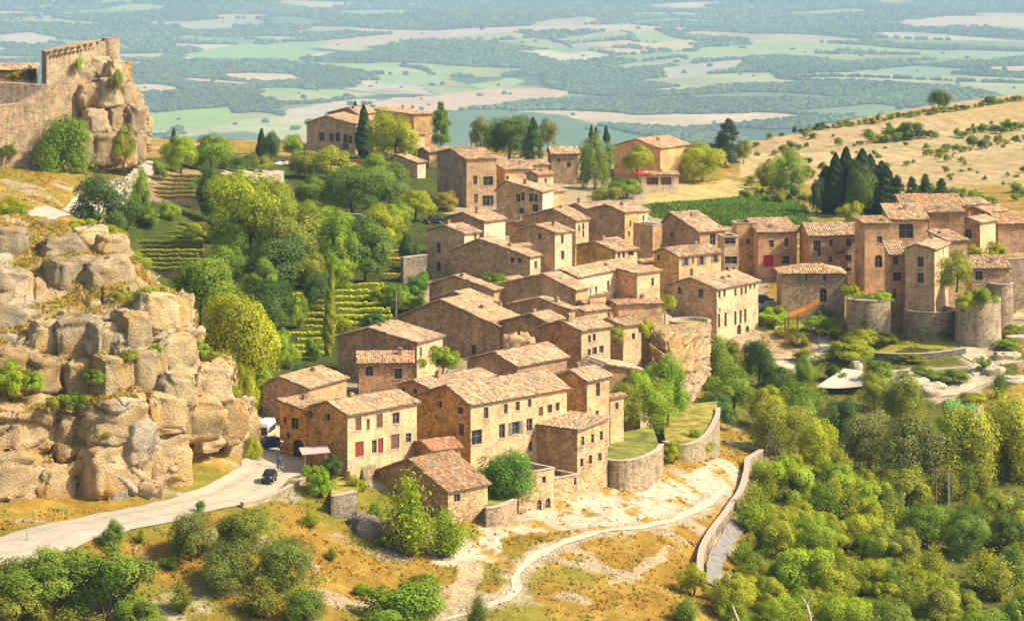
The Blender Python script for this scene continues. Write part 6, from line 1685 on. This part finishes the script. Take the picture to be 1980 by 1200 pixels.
# ------------------------------------------------------------------ vehicles
def car(label, u, v, rz, body, L=3.6, Wd=1.6, Ht=1.45):
    p = hit(u, v)
    o = empty('parked_car', (p[0], p[1], p[2] + .1), rz, label, 'car')
    hw = Wd / 2
    prof = [(-L / 2, .3), (-L / 2, .72), (-L / 2 + .15, .85), (-L * .26, .92), (-L * .12, Ht), (L * .25, Ht), (L * .40, .95), (L / 2 - .05, .88), (L / 2, .6), (L / 2, .3)]
    mb = MB()
    ins = lambda z: hw - (.14 if z > 1.1 else 0)
    mb.prism([(x, -ins(z), z) for x, z in prof], [(x, ins(z), z) for x, z in prof]); b = mb.build('body', M[body], o)
    mb = MB(); mb.prism([(-L * .255, -hw + .16, .96), (-L * .255, hw - .16, .96), (-L * .135, hw - .22, Ht - .06), (-L * .135, -hw + .22, Ht - .06)], [(-L * .275, -hw + .16, .97), (-L * .275, hw - .16, .97), (-L * .155, hw - .22, Ht - .05), (-L * .155, -hw + .22, Ht - .05)]); mb.build('windscreen', M['glass'], o)
    for s in (-1, 1):
        mb = MB(); mb.box(-L * .1, L * .24, s * (hw - .13), s * (hw - .10), .98, Ht - .08); mb.build('side_window', M['glass'], o)
        mb = MB(); mb.box(-L / 2 - .02, -L / 2 + .03, s * hw * .72 - .13, s * hw * .72 + .13, .62, .76); mb.build('headlight', M['white'], o)
        for x in (-L * .31, L * .31):
            w = MB(); w.tube((x, s * (hw - .18), .31), (x, s * (hw + .01), .31), .31, n=14); wo = w.build('wheel', M['rubber'], o)
            w = MB(); w.tube((x, s * (hw - .02), .31), (x, s * (hw + .03), .31), .17, n=10); w.build('rim', M['zinc'], wo)
    return o
car('small dark brown car driving down the road bend', 521, 932, math.radians(82), 'black', 2.5, 1.25, 1.3)
car('dark blue car parked under the bus', 522, 870, math.radians(30), 'blue_cloth')
car('grey car parked left of the orange canopy', 1487, 600, math.radians(10), 'zinc')
car('black car at the wall by the tall cream house', 1476, 588, math.radians(170), 'black')
car('dark car on the drive behind the orchard', 838, 432, math.radians(20), 'black')
p = hit(506, 860)
bus = empty('small_bus', (p[0], p[1], p[2] + .1), math.radians(-8), 'white and yellow minibus standing at the top of the road', 'bus')
mb = MB(); bw = .92
mb.prism([(-bw, 0, .35), (bw, 0, .35), (bw, 0, 1.0), (bw, .03, 1.05), (-bw, .03, 1.05), (-bw, 0, 1.0)], [(-bw, 5.2, .35), (bw, 5.2, .35), (bw, 5.2, 1.0), (bw, 5.2, 1.05), (-bw, 5.2, 1.05), (-bw, 5.2, 1.0)]); mb.build('lower_body', M['yellow'], bus)
mb = MB(); mb.prism([(-bw, .03, 1.052), (bw, .03, 1.052), (bw * .94, .3, 2.25), (bw * .75, .45, 2.62), (-bw * .75, .45, 2.62), (-bw * .94, .3, 2.25)], [(-bw, 5.2, 1.052), (bw, 5.2, 1.052), (bw * .94, 5.15, 2.25), (bw * .75, 5.1, 2.62), (-bw * .75, 5.1, 2.62), (-bw * .94, 5.15, 2.25)]); mb.build('upper_body', M['white'], bus)
mb = MB(); mb.prism([(-.74, .06, 1.15), (.74, .06, 1.15), (.70, .27, 2.1), (-.70, .27, 2.1)], [(-.74, .0, 1.16), (.74, .0, 1.16), (.70, .21, 2.12), (-.70, .21, 2.12)]); mb.build('windscreen', M['glass'], bus)
for s in (-1, 1):
    for k in range(4):
        mb = MB(); mb.box(s * .93, s * .90, .7 + k * 1.1, 1.65 + k * 1.1, 1.25, 2.0); mb.build('side_window', M['glass'], bus)
    mb = MB(); mb.box(s * .65 - .14, s * .65 + .14, -.03, .03, .62, .82); mb.build('headlight', M['white'], bus)
    mb = MB(); mb.box(s * 1.0 - .06, s * 1.0 + .06, .05, .15, 1.5, 1.85); mb.build('mirror', M['black'], bus)
    for y_ in (.9, 4.2):
        w = MB(); w.tube((s * .70, y_, .38), (s * .93, y_, .38), .38, n=14); wo = w.build('wheel', M['rubber'], bus); w = MB(); w.tube((s * .9, y_, .38), (s * .95, y_, .38), .2, n=10); w.build('rim', M['zinc'], wo)
mb = MB(); mb.box(-.9, .9, -.06, .1, .28, .46); mb.build('bumper', M['black'], bus)
bus.scale = (.84, .84, .92)

# ------------------------------------------------------------------ street furniture
def pole(label, u, v, hpx, r=.06, mat='dark_metal', name='lamp_post', cat='lamp post', head=True, y=None, lean=0):
    p = hit(u, v) if y is None else P(u, v, y)
    h = hpx * p[1] / F
    o = empty(name, tuple(p), 0, label, cat)
    mb = MB(); mb.tube((0, 0, -.5), (0, 0, .25), r * 2, r * 1.6, 10); mb.tube((0, 0, .25), (lean, 0, h), r * 1.2, r * .7, 10); mb.build('post', M[mat], o)
    if head:
        mb = MB(); mb.tube((lean, 0, h - .05), (lean + .45, 0, h + .1), r * .6, n=8); mb.build('arm', M[mat], o)
        mb = MB(); mb.lathe([(.05, h + .12), (.17, h + .05), (.17, h - .02), (.02, h - .06)], 12, (lean + .5, 0)); mb.build('lamp_head', M['white'], o)
    else:
        mb = MB(); mb.tube((lean, 0, h), (lean, 0, h + .1), r * .9, r * .2, 8); mb.build('cap', M['zinc'], o)
    return o
pole('dark lamp post beside the archway annex', 536, 905, 52)
pole('grey wooden pole beside the hedge terraces', 687, 668, 60, .09, 'frame', 'wooden_pole', 'pole', False)
pole('pink garden pole among the flower beds', 766, 606, 42, .09, 'sill', 'wooden_pole', 'pole', False)
pole('orange trunk-like pillar before the drum terrace', 1286, 645, 42, .25, 'sill', 'stone_pillar', 'pillar', False, y=440)
pole('wooden post beside the white path bend', 1603, 662, 24, .08, 'frame', 'wooden_pole', 'post', False)
pole('thin pole standing on the road verge', 52, 1044, 34, .04, 'zinc', 'marker_pole', 'pole', False)
pole('thin grey pole left of the grey barn', 487, 800, 60, .06, 'zinc', 'wooden_pole', 'pole', False)

def frame_pole():
    a, b = hit(1808, 1000), hit(1833, 1006)
    a = P(1810, 1000, a[1] - 2); b = P(1834, 1006, a[1])
    o = empty('power_pole', tuple(a), 0, 'twin posted power pole with crossbar standing in the wood', 'power pole')
    h = 90 * a[1] / F; d = b - a
    for q, mt in ((np.zeros(3), 'rust'), (d, 'zinc')):
        mb = MB(); mb.tube((q[0], q[1], q[2] - 4), (q[0], q[1], h), .14, .10, 10); mb.build('post', M[mt], o)
    mb = MB(); mb.box(-.15, d[0] + .9, -.1, .1, h - .1, h + .1); mb.build('crossbar', M['rust'], o)
    for k in range(3):
        mb = MB(); mb.lathe([(.07, h - .1), (.1, h - .25), (.06, h - .3), (.1, h - .42), (.03, h - .5)], 10, (d[0] * (.25 + .3 * k), 0)); mb.build('insulator', M['sill'], o)
    mb = MB(); mb.tube((d[0] * .55, 0, h - .5), (d[0] * .8, 0, h - 2.6), .03, n=6); mb.tube((d[0] * .8, 0, h - 2.6), (d[0], 0, h - 3.2), .03, n=6); mb.build('cable', M['dark_metal'], o)
frame_pole()
def tripod():
    p = hit(1490, 888)
    o = empty('tripod_pole', tuple(p), 0, 'leaning tripod of bare poles at the curved parapet', 'tripod')
    h = 58 * p[1] / F
    for a, b in (((-.9, 0), (-.05, 0)), ((1.0, .2), (.05, 0)), ((.1, .9), (0, .05))):
        mb = MB(); mb.tube((a[0], a[1], -.4), (b[0], b[1], h), .08, .05, 8); mb.build('leg', M['frame'], o)
    mb = MB(); mb.tube((-.5, .05, h * .45), (.55, .12, h * .45), .045, n=6); mb.build('crosspiece', M['frame'], o)
tripod()
def hoop():
    p = P(1496, 915, hit(1496, 915)[1]); m = p[1] / F
    o = empty('pipe_rail', tuple(p), 0, 'pale curved pipe rail with one upright beside the tripod', 'rail')
    pts = [(0, 0), (1, 8), (4, 14), (10, 17), (22, 17), (36, 16), (44, 16)]
    mb = MB()
    for (x0, z0), (x1, z1) in zip(pts[:-1], pts[1:]): mb.tube((x0 * m, 0, z0 * m - .3), (x1 * m, 0, z1 * m - .3), .10, n=8)
    mb.build('rail', M['cream_cloth'], o)
    mb = MB(); mb.tube((40 * m, 0, -.6), (47 * m, 0, 50 * m), .12, .05, 8); mb.build('upright', M['cream_cloth'], o)
hoop()
def bare_trunk(label, pts, r):
    W = [P(u, v, y) for u, v, y in pts]; o = empty('bare_trunk', tuple(W[0]), 0, label, 'trunk')
    mb = MB()
    for k in range(len(W) - 1): mb.tube(W[k] - W[0], W[k + 1] - W[0], r * (1 - k / len(W)), r * (1 - (k + 1) / len(W)), 8)
    mb.build('trunk', M['cream_cloth'], o)
    q = W[len(W) // 2] - W[0]; mb = MB(); mb.tube(q, q + np.array((.7, 0, 1.1)), r * .5, .03, 6); mb.build('branch', M['cream_cloth'], o)
bare_trunk('white bare trunk rising from the bottom of the wood', [(1568,1215,322),(1566,1188,322),(1560,1168,323),(1550,1152,324)], .22)
bare_trunk('pale bare branch at the foot of the curved parapet', [(1428,1200,318),(1416,1170,320),(1410,1140,322),(1412,1100,326)], .14)

def parasol(label, u, v, r, h, mat, y=None):
    p = hit(u, v) if y is None else P(u, v, y)
    o = empty('parasol', tuple(p), 0, label, 'parasol')
    mb = MB(); mb.tube((0, 0, -.3), (0, 0, h + .1), .04, n=8); mb.build('pole', M['frame'], o)
    mb = MB(); mb.lathe([(.03, h + .12), (r * .5, h - .12), (r, h - .45), (r, h - .62)], 8); mb.build('canopy', M[mat], o)
    mb = MB(); mb.lathe([(.35, -.05), (.35, .1), (.05, .16)], 12); mb.build('base', M['dark_metal'], o)
M['orange_red'] = plain('orange_red_cloth', (.75, .12, .01), .8, vary=.12)
M['pink_cloth'] = plain('pink_cloth', (.75, .45, .38), .8, vary=.12)
parasol('orange red parasol below the manor', 690, 330, 1.7, 2.5, 'orange_red', y=700)
parasol('second orange parasol half behind the domed bush', 575, 330, 1.5, 2.4, 'orange_red', y=690)
parasol('pale pink parasol on the terrace, right one', 556, 332, 1.4, 2.4, 'pink_cloth', y=672)
parasol('white parasol on the terrace, left one', 540, 332, 1.3, 2.3, 'white', y=676)
parasol('red parasol before the service building', 1238, 352, 1.6, 2.3, 'red_cloth', y=652)
parasol('dark red parasol beside the bright red one', 1256, 354, 1.4, 2.2, 'red_wood', y=650)

def kiosk():
    p = P(590, 922, 333.5); o = empty('kiosk', tuple(p), math.radians(12), 'small stall with pink awning and red and yellow goods below the archway', 'kiosk')
    for x, y_ in ((0, 0), (2.4, 0), (0, 2), (2.4, 2)):
        mb = MB(); mb.box(x - .06, x + .06, y_ - .06, y_ + .06, -1.5, 2.6); mb.build('post', M['sill'], o)
    mb = MB(); mb.prism([(-.4, -.5, 2.6), (2.8, -.5, 2.75), (2.8, 2.2, 3.0), (-.4, 2.2, 2.85)], [(-.4, -.5, 2.7), (2.8, -.5, 2.85), (2.8, 2.2, 3.1), (-.4, 2.2, 2.95)]); mb.build('awning', M['pink_cloth'], o)
    mb = MB(); mb.box(.2, 2.2, .6, 1.4, -.6, .55); mb.build('counter', M['brown_wood'], o)
    for x, mt in ((.5, 'yellow'), (.85, 'orange_red'), (1.15, 'orange_red'), (1.6, 'white')):
        mb = MB(); mb.lathe([(.02, .56), (.16, .6), (.2, .8), (.12, .95), (.02, 1.0)], 10, (x, .8)); mb.build('goods', M[mt], o)
kiosk()
def canopy():
    p = P(1518, 640, 470); o = empty('canopy', tuple(p), 0, 'long tilted orange canopy on posts in the lower garden', 'canopy')
    m = 470 / F
    mb = MB()
    A = [(8, 24), (24, 30), (40, 37), (56, 47), (66, 53)]
    for (x0, z0), (x1, z1) in zip(A[:-1], A[1:]):
        mb.prism([(x0 * m, -.5, z0 * m), (x1 * m, -.5, z1 * m), (x1 * m, .9, z1 * m + .5), (x0 * m, .9, z0 * m + .5)], [(x0 * m, -.5, z0 * m + .35), (x1 * m, -.5, z1 * m + .35), (x1 * m, .9, z1 * m + .85), (x0 * m, .9, z0 * m + .85)])
    mb.build('sheet', M['orange_cloth'], o)
    for x, z in ((0, 26), (6, 26), (24, 31)):
        mb = MB(); mb.box(x * m - .12, x * m + .12, -.15, .15, -1.5, z * m); mb.build('post', M['rust'], o)
canopy()
def sail():
    C4 = [P(1576, 748, 446), P(1632, 712, 456), P(1692, 718, 456), P(1668, 746, 446)]
    o = empty('shade_sail', tuple(C4[0] - np.array((0, 0, 2))), 0, 'large cream shade sail stretched above the wood', 'shade sail')
    b0 = np.array(o.location); n = 12
    V, Fc = [], []
    for i in range(n + 1):
        for j in range(n + 1):
            s, t = i / n, j / n
            q = (1 - s) * (1 - t) * C4[0] + (1 - s) * t * C4[1] + s * t * C4[2] + s * (1 - t) * C4[3]
            q = q - b0 + np.array((0, 0, -.9 * 16 * s * (1 - s) * t * (1 - t) * .6 - .25 * math.sin(math.pi * s) * (1 - t)))
            V.append(q)
    for i in range(n):
        for j in range(n): a = i * (n + 1) + j; Fc.append((a, a + 1, a + n + 2, a + n + 1))
    me = npmesh('cloth', V, Fc, None, True); me.materials.append(M['cream_cloth']); link('cloth', me, None, o)
    for c in C4:
        q = c - b0; mb = MB(); mb.tube((q[0], q[1], q[2] - 4.5), (q[0], q[1], q[2] + .1), .07, .05, 8); mb.build('post', M['zinc'], o)
sail()
def tarp():
    p = P(1862, 803, hit(1862, 803)[1]); m = p[1] / F; o = empty('tarpaulin', tuple(p), 0, 'crumpled green tarpaulin lying on the slope', 'tarpaulin')
    V, Fc = [], []; nx, ny = 22, 8
    for i in range(nx + 1):
        for j in range(ny + 1):
            x = (i / nx - .5) * 60 * m; y_ = j / ny * 6.0
            V.append((x, y_ - 1, gz(p[0] + x, p[1] + y_ - 1) - p[2] + .35 + .55 * float(fbm(np.array([x * .6]), np.array([y_ * .6]), oct=2, seed=8)[0]) - (.5 if i in (0, nx) or j in (0, ny) else 0)))
    for i in range(nx):
        for j in range(ny): a = i * (ny + 1) + j; Fc.append((a, a + ny + 1, a + ny + 2, a + 1))
    me = npmesh('sheet', V, Fc, None, True); me.materials.append(M['green_cloth']); link('sheet', me, None, o)
    for x, y_ in ((-1.5, 0), (0, 3), (1.6, .5)):
        mb = MB(); z = gz(p[0] + x, p[1] + y_) - p[2] + .75; mb.box(x - .25, x + .25, y_ - .2, y_ + .2, z, z + .25); mb.build('stone_weight', M['stone'], o, (.5, .42, .3))
    q = P(1890, 806, p[1] - 1); t = empty('tent', tuple(q), .3, 'little white tent beside the green tarpaulin', 'tent')
    mb = MB(); mb.prism([(-.8, -.8, -.5), (.8, -.8, -.5), (.8, -.8, .9), (0, -.8, 1.6), (-.8, -.8, .9)], [(-.8, .9, -.5), (.8, .9, -.5), (.8, .9, .9), (0, .9, 1.6), (-.8, .9, .9)]); mb.build('cloth', M['white'], t)
    mb = MB(); mb.prism([(-.25, -.82, -.4), (.25, -.82, -.4), (0, -.82, .9)], [(-.25, -.805, -.4), (.25, -.805, -.4), (0, -.805, .9)]); mb.build('door_flap', M['zinc'], t)
tarp()
def sign():
    t0, a, b, h, zb = HOUSES['INN']
    k = (1624 - CX) / F; al = t0.rotation_euler.z
    C = t0.location; s = (k * C.y - C.x) / (math.cos(al) - k * math.sin(al)); y = C.y + s * math.sin(al)
    z = H - (487 - VH) * y / F - zb
    mb = MB(); mb.box(s - .68, s + .68, -.09, -.02, z - .2, z + .2); mb.build('sign', M['dark_metal'], t0)
sign()

# person beside the archway
def person():
    p = hit(541, 912); o = empty('person', tuple(p), 0, 'person in dark blue clothes standing by the archway annex', 'person')
    v = [(0, 0, .92), (0, 0, 1.15), (0, 0, 1.4), (0, -.02, 1.5), (0, -.03, 1.62), (.1, 0, .88), (.13, -.02, .48), (.13, 0, .08), (.14, -.14, .04), (-.1, 0, .88), (-.13, .03, .48), (-.13, .03, .08), (-.14, -.11, .04),
         (.2, 0, 1.38), (.26, .02, 1.1), (.25, -.08, .85), (-.2, 0, 1.38), (-.26, .02, 1.1), (-.25, -.08, .85), (0, -.03, 1.7)]
    e = [(0, 1), (1, 2), (2, 3), (3, 4), (4, 19), (0, 5), (5, 6), (6, 7), (7, 8), (0, 9), (9, 10), (10, 11), (11, 12), (2, 13), (13, 14), (14, 15), (2, 16), (16, 17), (17, 18)]
    r = [.15, .14, .15, .06, .10, .09, .065, .045, .04, .09, .065, .045, .04, .065, .045, .035, .065, .045, .035, .085]
    me = bpy.data.meshes.new('body'); me.from_pydata(v, e, []); me.update()
    b = link('body', me, M['blue_cloth'], o)
    sk = b.modifiers.new('skin', 'SKIN'); b.modifiers.new('sub', 'SUBSURF').render_levels = 1
    for i, q in enumerate(me.skin_vertices[0].data): q.radius = (r[i], r[i]); q.use_root = (i == 0)
    mb = MB(); mb.lathe([(.01, 1.52), (.07, 1.56), (.095, 1.63), (.09, 1.71), (.05, 1.76), (.01, 1.77)], 12, (0, -.045)); mb.build('head', M['skin'], o, None, True)
    mb = MB(); mb.lathe([(.105, 1.65), (.11, 1.72), (.07, 1.785), (.01, 1.80)], 12, (0, -.02)); mb.build('hair', M['bark'], o, None, True)
person()

# ------------------------------------------------------------------ boulders
def boulder(label, u, v, wpx, hpx, y=None, seed=0, col=(1, 1, 1), grp=None):
    p = hit(u, v) if y is None else P(u, v, y); m = p[1] / F
    nu, nv = 28, 16
    th = np.linspace(0, 2 * np.pi, nu, endpoint=False); ph = np.linspace(.02, np.pi - .02, nv)
    T, Q = np.meshgrid(th, ph)
    d = np.stack([np.sin(Q) * np.cos(T), np.sin(Q) * np.sin(T), np.cos(Q)], -1)
    r = 1 + (fbm(d[..., 0] * 1.7 + seed, d[..., 1] * 1.7, d[..., 2] * 1.7, 4, seed) - .5) * .9
    r = r + (worley(T * 1.1 + seed, Q * 1.3, seed)[2] - .5) * .28
    G = np.sign(d) * np.abs(d) ** .55 * r[..., None] * np.array((wpx * m / 2, wpx * m / 2.2, hpx * m)) 
    idx = np.arange(nu * nv).reshape(nv, nu)
    nx = np.roll(idx, -1, axis=1)
    q = np.stack([idx[:-1], nx[:-1], nx[1:], idx[1:]], -1).reshape(-1, 4)
    a = fbm(G[..., 0].ravel() * .8 + seed, G[..., 1].ravel() * .8, G[..., 2].ravel() * .8, 4, seed + 3)[:, None]
    c = (C_ROCK * (1 - a) + C_GREY * a) * np.array(col)
    me = npmesh('boulder', G.reshape(-1, 3), q, c, True)
    o = link('boulder', me, M['rock']); o.location = (p[0], p[1], p[2]); tag(o, label, 'boulder', grp)
boulder('large orange boulder between the dark houses', 1002, 692, 58, 44, y=392, seed=3, col=(1.15, .95, .75))
for i, (u, v, w, h) in enumerate([(712,1035,46,34),(738,1040,44,40),(690,1020,34,26)]):
    boulder(['grey boulder in the gully, middle one', 'grey boulder in the gully, right one', 'grey boulder in the gully, left one'][i], u, v, w, h, seed=i + 11, col=(.62, .62, .66))
for i, (u, v, w, h) in enumerate([(1760,745,70,14),(1800,755,60,14),(1730,755,40,10),(1945,690,50,10),(1920,720,40,10),(1965,655,50,8),(1960,735,46,8),(1510,640,26,10),(1655,712,24,14)]):
    boulder('flat pale limestone slab beside the white paths', u, v, w, h, seed=i + 31, col=(1.3, 1.35, 1.4), grp='limestone slabs by the paths')

# ------------------------------------------------------------------ loose ground cover (stuff)
def tufts(name, label, x, y, z, col, size, seed, mat):
    rg = np.random.default_rng(seed); m = len(x); B = 6
    th = rg.uniform(0, 6.28, (m, B)); ln = rg.uniform(.5, 1.2, (m, B)) * size[:, None]
    px = x[:, None] + rg.normal(0, .25, (m, B)) * size[:, None]; py = y[:, None] + rg.normal(0, .25, (m, B)) * size[:, None]
    V = np.zeros((m, B, 3, 3))
    wv = ln * .28
    V[..., 0, 0] = px - np.cos(th) * wv; V[..., 0, 1] = py - np.sin(th) * wv; V[..., 0, 2] = z[:, None] - .05
    V[..., 1, 0] = px + np.cos(th) * wv; V[..., 1, 1] = py + np.sin(th) * wv; V[..., 1, 2] = z[:, None] - .05
    V[..., 2, 0] = px + rg.normal(0, .35, (m, B)) * ln; V[..., 2, 1] = py + rg.normal(0, .35, (m, B)) * ln; V[..., 2, 2] = z[:, None] + ln
    c = np.repeat(col * rg.uniform(.7, 1.4, (m, 1)), B * 3, 0)
    me = npmesh(name, V.reshape(-1, 3), np.arange(m * B * 3).reshape(-1, 3), c, False)
    tag(link(name, me, mat), label, 'grass', kind='stuff')
M['grass'] = vcolmat('grass_blades', 1.0, .15, 0)
def scatter_ground():
    rg = np.random.default_rng(77)
    n = 90000
    u = rg.uniform(-120, 2100, n); y = 268 + (rg.random(n) ** 1.3) * 330
    x = (u - CX) * y / F; z = ground(x, y)
    z = z + bump(x, y) * sstep(.5, 6, road_near(x, y))
    v = VH + F * (H - z) / y
    c = zone_color(x, y, z, u, v)
    lime = c[:, 0] > .50
    vill = inpoly(u, v, ZONES[0][0])
    rn = road_near(x, y)
    clump = fbm(x * .35, y * .35, oct=3, seed=5)
    k = (~lime) & (~vill) & (rn > .5) & (v < 1240) & (clump > .42)
    k &= ~((u < 500) & (v < 985) & (v > 420))
    col = c[k] * (.8 + .5 * rg.random((k.sum(), 1))); g = rg.random(k.sum()) < .14
    col[g] = np.array((.28, .27, .05)) * rg.uniform(.7, 1.2, (g.sum(), 1))
    tufts('dry_grass', 'dry golden grass covering the banks and the meadow', x[k], y[k], z[k], col, rg.uniform(.12, .36, k.sum()), 5, M['grass'])
    # pebbles on the chalk
    n = 26000
    u = rg.uniform(850, 1420, n); v0 = rg.uniform(880, 1200, n)
    y = rg.uniform(300, 385, n); x = (u - CX) * y / F; z = ground(x, y) + bump(x, y) * sstep(.5, 6, road_near(x, y)); v = VH + F * (H - z) / y
    c = zone_color(x, y, z, u, v); k = (c[:, 0] > .46) & (v > 880)
    x, y, z = x[k], y[k], z[k]; m = len(x)
    oc = np.array([(1,0,0),(-1,0,0),(0,1,0),(0,-1,0),(0,0,.7),(0,0,-.7)]); of = np.array([(0,2,4),(2,1,4),(1,3,4),(3,0,4),(2,0,5),(1,2,5),(3,1,5),(0,3,5)])
    s = rg.uniform(.03, .10, m) * np.where(rg.random(m) < .04, 2.8, 1)
    V = oc[None] * s[:, None, None] * rg.uniform(.6, 1.4, (m, 6, 1)) + np.stack([x, y, z + s * .2], -1)[:, None]
    cc = np.repeat(C_LIME * rg.uniform(.6, 1.15, (m, 1)), 6, 0)
    me = npmesh('gravel', V.reshape(-1, 3), (of[None] + (np.arange(m) * 6)[:, None, None]).reshape(-1, 3), cc, False)
    tag(link('gravel', me, M['grass']), 'broken limestone rubble on the chalk slope', 'gravel', kind='stuff')
    # grass on the cliff ledges
    G = CLG; du = np.gradient(G, axis=1); dv = np.gradient(G, axis=0); nn = np.cross(du, dv); nn /= np.linalg.norm(nn, axis=2, keepdims=True) + 1e-9
    up = np.abs(nn[..., 2]).ravel(); p = G.reshape(-1, 3)
    w = sstep(.55, .85, up) * sstep(.42, .55, fbm(p[:, 0] * .3, p[:, 1] * .3, oct=3, seed=85))
    k = np.where(rg.random(len(p)) < w * .30)[0]; m = len(k)
    q = p[k]
    col = np.where(rg.random((m, 1)) < .45, np.array((.30, .28, .04)), np.array((.50, .31, .06)))
    tufts('cliff_grass', 'tufts of dry grass on the cliff ledges', q[:, 0], q[:, 1], q[:, 2], col, rg.uniform(.12, .34, m), 6, M['grass'])
    # crops behind the core
    n = 30000
    poly = ZONES[17][0]
    u = rg.uniform(1240, 1575, n); v = rg.uniform(375, 436, n); k = inpoly(u, v, poly); u, v = u[k], v[k]
    y = rg.uniform(585, 690, n)[:len(u)]; x = (u - CX) * y / F; z = ground(x, y); v2 = VH + F * (H - z) / y
    k = inpoly(u, v2, poly); x, y, z = x[k], y[k], z[k]; m = len(x)
    tufts('crops', 'dense green crop rows behind the village core', x, y, z, np.tile((.15, .24, .03), (m, 1)) * (.6 + .8 * fbm(x * .12, y * .05, oct=3, seed=91))[:, None], rg.uniform(.25, .6, m), 8, M['grass'])
scatter_ground()

# ------------------------------------------------------------------ labels that point to one thing each
_1 = 'first second third fourth fifth sixth seventh eighth ninth'.split()
ORD = _1 + 'tenth eleventh twelfth thirteenth fourteenth fifteenth sixteenth seventeenth eighteenth nineteenth'.split()
for t, te in (('twenty', 'twentieth'), ('thirty', 'thirtieth'), ('forty', 'fortieth'), ('fifty', 'fiftieth'), ('sixty', 'sixtieth'), ('seventy', 'seventieth'), ('eighty', 'eightieth'), ('ninety', 'ninetieth')):
    ORD += [te] + [f'{t}-{w}' for w in _1]
bpy.context.view_layer.update()
by = {}
for o in scene.objects:
    if o.parent is None and 'label' in o and o.get('category'): by.setdefault(o['label'], []).append(o)
for lab, L in by.items():
    if len(L) < 2 or len(L) > 98: continue
    pr = [(proj(*o.location), o) for o in L]
    rows_ = L[0].name.startswith('terrace_hedge')
    pr.sort(key=lambda q: q[0][1] if rows_ else q[0][0])
    for i, (_, o) in enumerate(pr): o['label'] = f"{lab}, {ORD[i]} from {'top' if rows_ else 'left'}"
